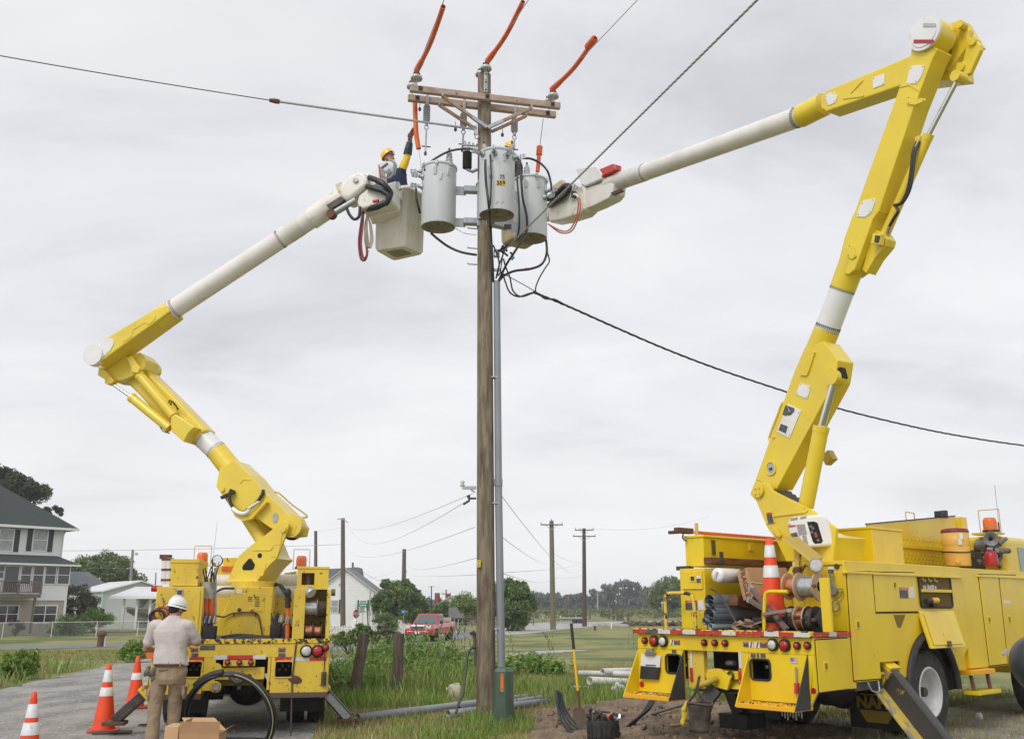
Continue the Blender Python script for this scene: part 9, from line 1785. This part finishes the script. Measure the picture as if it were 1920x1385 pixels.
def build_far_man():
 cen,top=RB;hd=at(955,278,cen.y-.05);t=thing('person','second lineman of whom only a yellow hard hat shows behind the middle transformer','person',(cen.x,cen.y,cen.z+.1))
 hp,q,rot=head_prims(hd,(.5,-.6,-.35));ch=hd+Vector((.0,.08,-.42));hip=Vector((cen.x,cen.y,hd.z-.85));P=list(hp)+[('c',hd-Vector((0,-.03,.2)),hd-Vector((0,0,.06)),.07,.06),('e',ch,(.19,.12,.24)),('e',ch.lerp(hip,.6),(.17,.11,.2)),('e',hip,(.16,.12,.14))]
 for s in(-1,1):
  sh=ch+Vector((s*.18,0,.16));el=sh+Vector((s*.05,-.12,-.22));wr=el+Vector((-s*.06,-.22,.02));P+=[('c',sh,el,.055,.045),('c',el,wr,.044,.03)]+fingers(wr,wr-el,(0,0,-1),.5,side=-s);h=hip+Vector((s*.09,0,-.05));k=h+Vector((0,-.05,-.36));P+=[('c',h,k,.08,.056),('c',k,k+Vector((0,.05,-.3)),.054,.042)]
 flesh('body',P,skin,t,.009,3)
 def ring(c,rx,ry,n=24):return[Vector((c.x+rx*math.cos(a),c.y+ry*math.sin(a),c.z))for a in np.linspace(0,6.283,n+1)[:-1]]
 flesh('shirt',[('l',[ring(hip+Vector((0,0,.02)),.19,.14),ring(ch-Vector((0,0,.1)),.2,.14),ring(ch+Vector((0,0,.1)),.2,.13),ring(ch+Vector((0,0,.24)),.1,.09)])]+[('c',ch+Vector((s*.18,0,.16)),ch+Vector((s*.23,-.12,-.06)),.075,.065)for s in(-1,1)],M_('navy_vest',(.012,.02,.055)),t,.011,5,.015,.07)
 hard_hat(t,q,rot,haty,full=False)
 m=MB();m.text('LINE',.03,q(0,.135,.06),rot@Vector((1,0,0)),rot@Vector((0,0,1)))if False else m.box(q(0,.128,.07),(.06,.012,.035),rot);m.build('badge',stkk,t)
build_far_man()
# things lying about
def build_haze():
 mb=MB();mb.bx((-700,-40,-2),(700,900,16));m=bpy.data.materials.new('haze');m.use_nodes=True;t=m.node_tree;t.nodes.clear();o=t.nodes.new('ShaderNodeOutputMaterial');v=t.nodes.new('ShaderNodeVolumePrincipled');v.inputs['Color'].default_value=(.86,.90,.96,1);v.inputs['Density'].default_value=.00048;t.links.new(v.outputs[0],o.inputs['Volume']);ob=mb.build('haze',m);setp(ob,'thin pale haze over the far marsh','haze',kind='stuff')
build_haze()
def build_props():
 def gcone(base,tip,label,collars=True,tilt=None):
  B=gnd(*base);T=at(*tip,B.y);d=T-B;cone(label,(B.x,B.y,B.z+.012),d.length,collars=collars,group='traffic cones on the gravel road',tilt=d)
 gcone((52,1413),(64.5,1298),'near traffic cone cut off by the lower left corner',((.47,.62),(.68,.88))if False else((.30,.50),(.58,.80)))
 gcone((193.5,1372),(204.5,1247),'dirty orange traffic cone with two scuffed collars left of the outrigger',((.53,.66),(.74,.92)));gcone((252,1328),(259,1231),'orange traffic cone with one grey collar partly hidden behind the left truck',((.55,.68),))
 m=MB();p=gnd(200,1374);m.box(p+Vector((.1,-.05,.02)),(.5,.35,.03),(0,.03,.3));o=m.build('cribbing_board',M_('dark_cribbing',(.08,.065,.055),.9),loc=p,bev=.006);setp(o,'dark worn board under the dirty orange cone','board')
 p=gnd(268,1322);o=MB().prism([p+Vector(v)for v in((0,0,0),(.3,0,0),(.3,0,.2),(.22,0,.2))],(0,.25,0)).build('wheel_chock',yel,loc=p,bev=.01);setp(o,'yellow wheel chock beside the rear left cone','chock')
 Y=12.35;c0=gnd(356,1418);Y=c0.y;f=Frame((at(357,1400,Y).x,Y,0),R(4));t=thing('cardboard_box','open cardboard box with raised flaps on the gravel behind the left truck','cardboard box',f.o,f.yaw);g=lambda x,y,v=0:f.on_v(x,y,v)
 a,b=g(338,1352),g(412,1352);H=g(370,1352).z-.14;
 MB(f).bx((a.x,0,0),(b.x,.012,H)).build('wall',card,t);MB(f).bx((a.x,.40,0),(b.x,.412,H)).build('wall',card,t);MB(f).bx((a.x,.013,0),(a.x+.012,.399,H)).build('wall',card,t);MB(f).bx((b.x-.012,.013,0),(b.x,.399,H)).build('wall',card,t);MB(f).bx((a.x,0.013,.003),(b.x,.399,.012)).build('bottom',card,t)
 q=[g(338,1352,-.02),g(413,1352,-.02),Vector((b.x,0,H)),Vector((a.x,0,H))];MB(f).prism(q,(0,.008,0)).build('flap',card,t);q=[g(341,1344.5,.45),g(402,1344.5,.45),Vector((b.x,.40,H)),Vector((a.x,.4,H))];MB(f).prism(q,(0,.008,0)).build('flap',cardl,t)
 q=[Vector((b.x,.02,H)),Vector((b.x,.38,H)),g(439,1358,.38),g(430,1351,.02)];q[3]=Vector((q[2].x,.02,q[2].z));MB(f).prism(q,(0.003,0,.008)).build('flap',cardl,t);q=[Vector((a.x,.02,H)),Vector((a.x,.38,H)),g(341,1344,.38),g(341,1344,.38)];q[2].x=a.x+.06;q[3]=Vector((q[2].x,.02,q[2].z));MB(f).prism(q,(-.006,0,.003)).build('flap',cardl,t)
 p=f.M@g(322,1380,.3);p.z=0;a2,b2=g(309,1362,.25),g(335,1362,.25);o=MB(f).bx((a2.x,.25,0),(b2.x,.62,g(320,1361,.25).z)).build('cardboard_box',cardl,loc=f.M@Vector((a2.x,.25,0)),bev=.005);setp(o,'small closed cardboard box between the man and the open box','cardboard box')
 Yc=13.3;c=at(431,1337,Yc);m=MB();Rr=abs(at(518,1330,Yc).x-at(344,1330,Yc).x)/2;cz=at(431,1256,Yc).z-Rr
 c=Vector((c.x,Yc,cz));k=0
 for i in range(7):
  off=Vector((random.uniform(-.02,.03),random.uniform(-.08,.08),random.uniform(-.035,.02)));rr_=Rr*random.uniform(.92,1.0);el=random.uniform(.97,1.02)
  m.tube([c+off+Vector((rr_*math.cos(q),-.22*math.sin(q)+.02*math.sin(3*q+i),max(.03-cz-off.z,rr_*el*math.sin(q))))for q in np.linspace(0,6.283,61)[:-1]],.0175,7,closed=True)
 o=thing('cable_coil','large upright coil of black cable leaning against the left truck hitch','cable coil',(c.x,c.y,0));m.build('coil',cable,o,fix=False);m=MB();m.tube([c+Vector((Rr*.985*math.cos(q),-.22*math.sin(q)-.03,Rr*.985*math.sin(q)))for q in np.linspace(R(95),R(135),10)],.045,8);m.build('tape_wrap',blackr,o);m=MB();m.tube([c+Vector((Rr*.95*math.cos(q),-.22*math.sin(q)-.05,Rr*.95*math.sin(q)))for q in np.linspace(R(-40),R(80),26)],.008,5);m.build('stripe',M_('cable_stripe',(.42,.40,.22),.5),o,fix=False)
 p=gnd(275,1361);m=MB();m.tube([p+Vector((.12*math.cos(q),.1*math.sin(q),.02))for q in np.linspace(0,6.283,24)[:-1]],.012,6,closed=True);o=m.build('wire_loop',cable,loc=p,fix=False);setp(o,'small black wire loop lying on the gravel by the man','wire')
 def lay(p,q,r,m,label,name='conduit',group=None,zz=0,lift=0):
  A,B=gnd(*p),gnd(*q);A.z+=r+.01+lift;B.z+=r+.01+zz;mb=MB();d=(B-A).normalized();L=(B-A).length;mb.lathe([(r*.86,L),(r,L),(r,0),(r*.86,0),(r*.86,L)],A,d,20);o=mb.build(name,m,loc=A);setp(o,label,'pipe',group);return A,B,d
 A,B,d=lay((670,1354),(985,1314),.062,gpvc,'longest grey conduit lying across the grass behind the pole',group='grey conduits in the grass');lay((840,1346),(1026,1322),.06,gpvc,'grey conduit second in the grass, ending right of the green pedestal',group='grey conduits in the grass');lay((860,1336),(990,1312),.055,dpvc,'short dark grey conduit behind the green pedestal',group='grey conduits in the grass');lay((905,1330),(1028,1312),.05,gpvc,'thin pale grey conduit poking out right of the green pedestal',group='grey conduits in the grass')
 m=MB();p=gnd(668,1352)+Vector((0,0,.06));m.beam(p,p+Vector((-.12,-.05,-.02)),.1,.02);m.beam(p+Vector((.02,0,-.02)),p+Vector((-.05,-.08,.08)),.05,.02);o=m.build('metal_scrap',galv,loc=p);setp(o,'bent metal scrap at the left end of the longest conduit','scrap')
 lay((1087,1285),(1190,1288),.058,wpvc,'upper straight white pipe across the weeds left of the yellow truck','pvc_pipe','white pipes in the weeds',lift=.20,zz=.20);A,B,d=lay((1106,1296),(1196,1288),.08,wpvc,'fat white pipe with a bell end lying below the straight one','pvc_pipe','white pipes in the weeds',lift=.12);lay((1074,1300),(1112,1291),.022,wpvc,'thin white pipe pointing left out of the weeds','pvc_pipe','white pipes in the weeds',lift=.10);lay((1130,1288),(1200,1282),.062,wpvc,'white pipe resting on the fat one','pvc_pipe','white pipes in the weeds',lift=.25,zz=.23)
 p=gnd(1168,1302);m=MB();[m.ell(p+Vector((random.uniform(-.2,.2),random.uniform(-.1,.1),.05+random.random()*.1)),(.09,.06,.06),7,5,Euler((random.random(),random.random(),1)).to_matrix())for _ in range(9)];o=m.build('plastic_litter',M_('white_plastic_bag',(.62,.62,.62),.6),loc=p,fix=False);setp(o,'crumpled white plastic litter under the white pipes','litter')
 p=gnd(944,1362);T=at(946,1250,p.y);f=Frame(p,R(-18));H=T.z-p.z;t=thing('utility_pedestal','dull green utility pedestal with an orange marking at the foot of the pole','pedestal',f.o,f.yaw);gp=M_('pedestal_green',(.058,.105,.072),.5,c2=(.08,.125,.09),sc=5,c3=(.02,.05,.035),sc3=9,lo3=.64,hi3=.7)
 def oc(w,z,ch=.06):return[Vector((x,y,z))for x,y in((-w+ch,-w),(w-ch,-w),(w,-w+ch),(w,w-ch),(w-ch,w),(-w+ch,w),(-w,w-ch),(-w,-w+ch))]
 MB(f).loft([oc(.148,-.05),oc(.148,.05),oc(.146,.24)],sm=False).build('base',gp,t,bev=.006);b=MB(f).loft([oc(.140,.241),oc(.132,H-.06),oc(.10,H-.01,.05),oc(.05,H)],sm=False).build('hood',gp,t,bev=.01)
 MB(f).bx((.0,-.1395,H*.60),(.045,-.137,H*.90)).build('tag',M_('tag_orange',(.85,.20,.02),.5),b);m=MB(f)
 for k,chh in enumerate('8114'):m.text(chh,.062,(.022,-.1415,H*.865-k*H*.075),(1,0,0),(0,0,1))
 m.build('lettering',stkk,b,fix=False);m=MB(f);m.bx((-.06,-.152,.16),(.08,-.147,.20));m.cyl((-.03,-.155,.10),(-.03,-.145,.10),.03,n=12);m.cyl((.07,-.155,.12),(.07,-.145,.12),.02,n=12);m.build('hasp',gp,t);MB(f).bx((-.19,-.19,-.06),(.19,.19,.012)).build('concrete_pad',M_('concrete',(.35,.34,.32),.9),t)
 B=gnd(1091,1372);B.z+=.02;T=at(1071,1168,B.y+.25);m=MB();d=(T-B).normalized();t=thing('shovel','long yellow handled shovel with black grip standing in the dirt','shovel',B);MB().cyl(B+d*.50,T-d*.36,.0185,n=12).build('handle',M_('fibreglass_yellow',(.82,.46,.015),.4),t);MB().cyl(T-d*.36,T,.022,n=12).build('grip',blackr,t);MB().cyl(B+d*.24,B+d*.52,.016,.02,10).build('socket',rust,t)
 rg=[];s=Vector((.86,-.5,0));nrm=d.cross(s)
 for h,w_ in((.30,.05),(.27,.095),(.15,.1),(.05,.07),(-.04,.02)):rg.append([B+d*h+s*w_*math.cos(q)+nrm*(.012*math.sin(q)-.03*math.cos(q)**2)for q in np.linspace(0,6.283,17)[:-1]])
 MB().loft(rg).build('blade',M_('dirty_steel',(.12,.085,.06),.7),t)
 p=gnd(1131,1392);W=at(1163,1370,p.y).x-at(1102,1370,p.y).x;H=at(1131,1348,p.y).z-p.z;t=thing('tool_bag','round black canvas tool bag crammed with tools on the bare dirt','tool bag',p);pr=[[Vector((p.x+W/2*k*math.cos(a),p.y+W/2*k*math.sin(a),p.z+H*h))for a in np.linspace(0,6.283,25)[:-1]]for h,k in((-.05,.9),(.05,.97),(.5,1.0),(.95,1.0),(1,.97),(1,.9),(.8,.88))];MB().loft(pr,caps=True).build('pouch',M_('black_canvas',(.022,.020,.020),.85,c2=(.045,.04,.038),sc=14),t)
 m=MB()
 for k in range(9):a=R(200+17*k);c=p+Vector((W*.5*math.cos(a),W*.5*math.sin(a),H*.55));m.box(c,(.015,.055,H*.55),(0,0,a))
 m.build('pocket',M_('black_canvas',(.022,.020,.020)),t,bev=.006);rg=random.Random(8)
 for k in range(22):q=p+Vector((rg.uniform(-.4,.4)*W,rg.uniform(-.35,.25)*W,H*.8));e=q+Vector((rg.uniform(-.07,.07),rg.uniform(-.05,.05),rg.uniform(.07,.16)));MB().cyl(q,e,.013,.016,8).box(e,(.05,.02,.035),(0,rg.random()*2,rg.random()*3)).build(*(('tool_handle',darkm),('wrench',steel),('grip_tool',blackr))[k%3],t)
 q=at(1143,1342,p.y);m=MB();m.ell(q,(.04,.03,.03));m.box(q+Vector((-.03,0,-.03)),(.03,.03,.08));m.build('orange_tool',M_('tool_orange',(.80,.13,.02),.4),t)
 for i in range(4):
  o_=i*4.6;pts=[(1043+o_*.6,1292+i*1.5,0),(1045+o_*.8,1318,0),(1051+o_*1.1,1345-i*2,0),(1064+o_,1366-i*4,0),(1088+i*3,1378-i*4,0)]
  base=gnd(1066,1378).y;P=spl([at(x,y,base+.06*i)for x,y,_ in pts],6);o=MB().tube(P,.0165,10).build('conduit',M_('slate_conduit',(.07,.08,.095),.35),loc=P[-1],fix=False);setp(o,'black flexible conduit curving up out of the dirt left of the shovel','conduit','black conduits bent up by the shovel')
 for i in range(3):
  base=gnd(1165,1374).y;P=spl([at(1160+i*2,1378-i*3,base+.05*i),at(1178+i,1364-i*3,base+.12),at(1196+i*2,1346-i*2,base+.25),at(1212+i*3,1326,base+.4),at(1222+i*3,1306,base+.6)],6);o=MB().tube(P,.024,10).build('hose',cable,loc=P[0],fix=False);setp(o,'black hose sweeping up from the dirt to the left kick box of the right truck','hose','black hoses rising to the right truck')
 p,q=gnd(1105,1343),gnd(1170,1354);o=MB().tube(spl([p+Vector((0,0,.08)),p.lerp(q,.5)+Vector((0,0,.11)),q+Vector((0,0,.09))],5),.017,7).build('buried_cable',M_('olive_hose',(.05,.065,.04)),loc=p,fix=False);setp(o,'olive cable lying across the bare dirt behind the tool bag','cable');p,q=gnd(1222,1353),gnd(1290,1334);o=MB().tube([p+Vector((0,0,.1)),q+Vector((0,0,.12))],.016,8).build('ground_rod',M_('olive_hose',(.05,.065,.04)),loc=p,fix=False);setp(o,'dark straight rod lying from the dirt to the hanging canvas bucket','rod')
 c=at(1311,1372,TR.P(.1,-.45,0).y);rb,rt=.105,.135;H=.30;t=thing('canvas_bucket','dirty brown canvas tool bucket hanging from the right truck hitch','bucket',c);cm=M_('brown_canvas',(.045,.034,.028),.9,c2=(.09,.07,.056),sc=9,bump=.05,bs=30)
 prf=[(0,0),(rb,0),(rb*1.04,.03),(rb*1.06,.035)]+[(rb+(rt-rb)*k/8+.004*math.sin(k*2),.04+(H-.04)*k/8)for k in range(9)]+[(rt*.95,H),(rb*.9,.06),(0,.06)]
 MB().lathe(prf,c,(.08,0,1),26).build('body',cm,t);m=MB();top=c+Vector((.08*H,0,H));m.tube([top+Vector((rt*1.02*math.cos(a),rt*1.02*math.sin(a),.012*math.sin(2*a)))for a in np.linspace(0,6.283,25)[:-1]],.013,6,closed=True);m.build('rim',M_('brown_rope',(.10,.075,.055),.9),t);m=MB();hk=at(1311,1268,c.y+.2);m.tube(spl([top+Vector((-rt,0,0)),top+Vector((-.04,.02,.12)),hk,top+Vector((-.02,-.02,.12)),top+Vector((rt*.3,-rt*.9,0))],6),.012,6);m.build('rope_handle',M_('dark_rope',(.035,.03,.027),.9),t,fix=False)
 q=at(1283,1340,c.y+.02);o=flesh('rubber_glove',[('e',q,(.035,.025,.07)),('c',q+Vector((.0,0,.06)),q+Vector((.03,0,.13)),.03,.02),('e',q+Vector((-.02,-.01,-.07)),(.03,.025,.04))],M_('glove_yellow',(.62,.46,.03),.5,c2=(.3,.22,.02),sc=16),None,.008,3);setp(o,'yellow rubber glove hanging on the side of the canvas bucket','glove');q=gnd(1266,1368);q.z+=.06;o=flesh('rubber_glove',[('e',q,(.07,.03,.02)),('e',q+Vector((.05,.02,0)),(.03,.04,.015))],M_('glove_yellow',(.62,.46,.03)),None,.008,3);setp(o,'flat yellow rubber glove dropped in the dirt','glove')
 p=gnd(852,1309);t=thing('jug','dirty white plastic jug lying in the weeds left of the pole','jug',p);jm=M_('jug_white',(.58,.55,.48),.5,c2=(.45,.42,.36),sc=8);MB().loft([[p+Vector((x*s,y*s*.8,z))for x,y in rr(.24,.22,.05)]for z,s in((.0,.9),(.05,1),(.22,1),(.26,.85),(.27,.5))]).build('body',jm,t,bev=.01);MB().cyl(p+Vector((-.12,0,.16)),p+Vector((-.17,0,.17)),.045,.04,14).build('cap',jm,t);MB().box(p+Vector((.04,-.05,.28)),(.12,.03,.03)).build('handle',jm,t,bev=.01)
 c=at(1922,1236,6.3);gm=M_('dark_tarp',(.022,.023,.030),.42,c2=(.035,.036,.045),sc=6);f=Frame(Vector((c.x,c.y,.19)),R(-20));z=c.z-.19;t=thing('covered_motor','dark plastic covered machine head on a stand poking in at the right edge','machine',f.o,f.yaw)
 rg=[[Vector((x*.30*k+ox,y*.5*k,z+h))for x,y in rr(.62,.62,.22)]for h,k,ox in((-.22,.75,.10),(-.14,.98,.03),(-.02,1.12,.0),(.08,1.05,.03),(.14,.82,.08),(.165,.4,.12))];o=MB(f).loft(rg).build('cowl',gm,t);o.modifiers.new('s','SUBSURF').levels=2;o.modifiers['s'].render_levels=2
 MB(f).loft([[Vector((x*k+ox,y*k,z+h))for x,y in rr(.2,.3,.08)]for h,k,ox in((-.22,.9,.1),(-.4,.7,.16),(-.6,.45,.28))]).build('lower_cowl',M_('grey_rough',(.10,.095,.09),.9,c2=(.05,.048,.045),sc=30),t);MB(f).cyl((.28,0,0),(.26,0,z-.5),.05,n=12).build('stand',darkm,t);MB(f).bx((.0,-.25,0),(.55,.25,.03)).build('stand_foot',darkm,t);q=at(1886,1222,6.12);MB().box(q,(.05,.02,.015),(0,R(-40),0)).build('latch',galv,t)
 p=gnd(1837,1349);o=MB().ell(p+Vector((0,0,.045)),(.05,.05,.06),9,7).build('plastic_cup',M_('clear_cup',(.55,.56,.57),.25),loc=p,fix=False);setp(o,'small crushed clear plastic cup on the ground under the truck step','cup')
 m=MB();rg=random.Random(6)
 for k in range(900):x,y=rg.uniform(3.4,9.5),rg.uniform(7.6,12.5);r=rg.choice((.008,.012,.02));m.ell((x,y,hgt(x,y)+r*.3),(r,r*.8,r*.6),5,4)
 for k in range(700):x,y=rg.uniform(-9.5,-2.6),rg.uniform(11.5,24);r=rg.choice((.006,.01,.016));m.ell((x,y,.014),(r,r*.8,r*.6),5,4)
 o=m.build('gravel_stones',M_('stone_grey',(.36,.345,.325),.9,island=.35),fix=False);setp(o,'loose gravel stones scattered over the road and under the right truck','gravel',kind='stuff')
build_props()
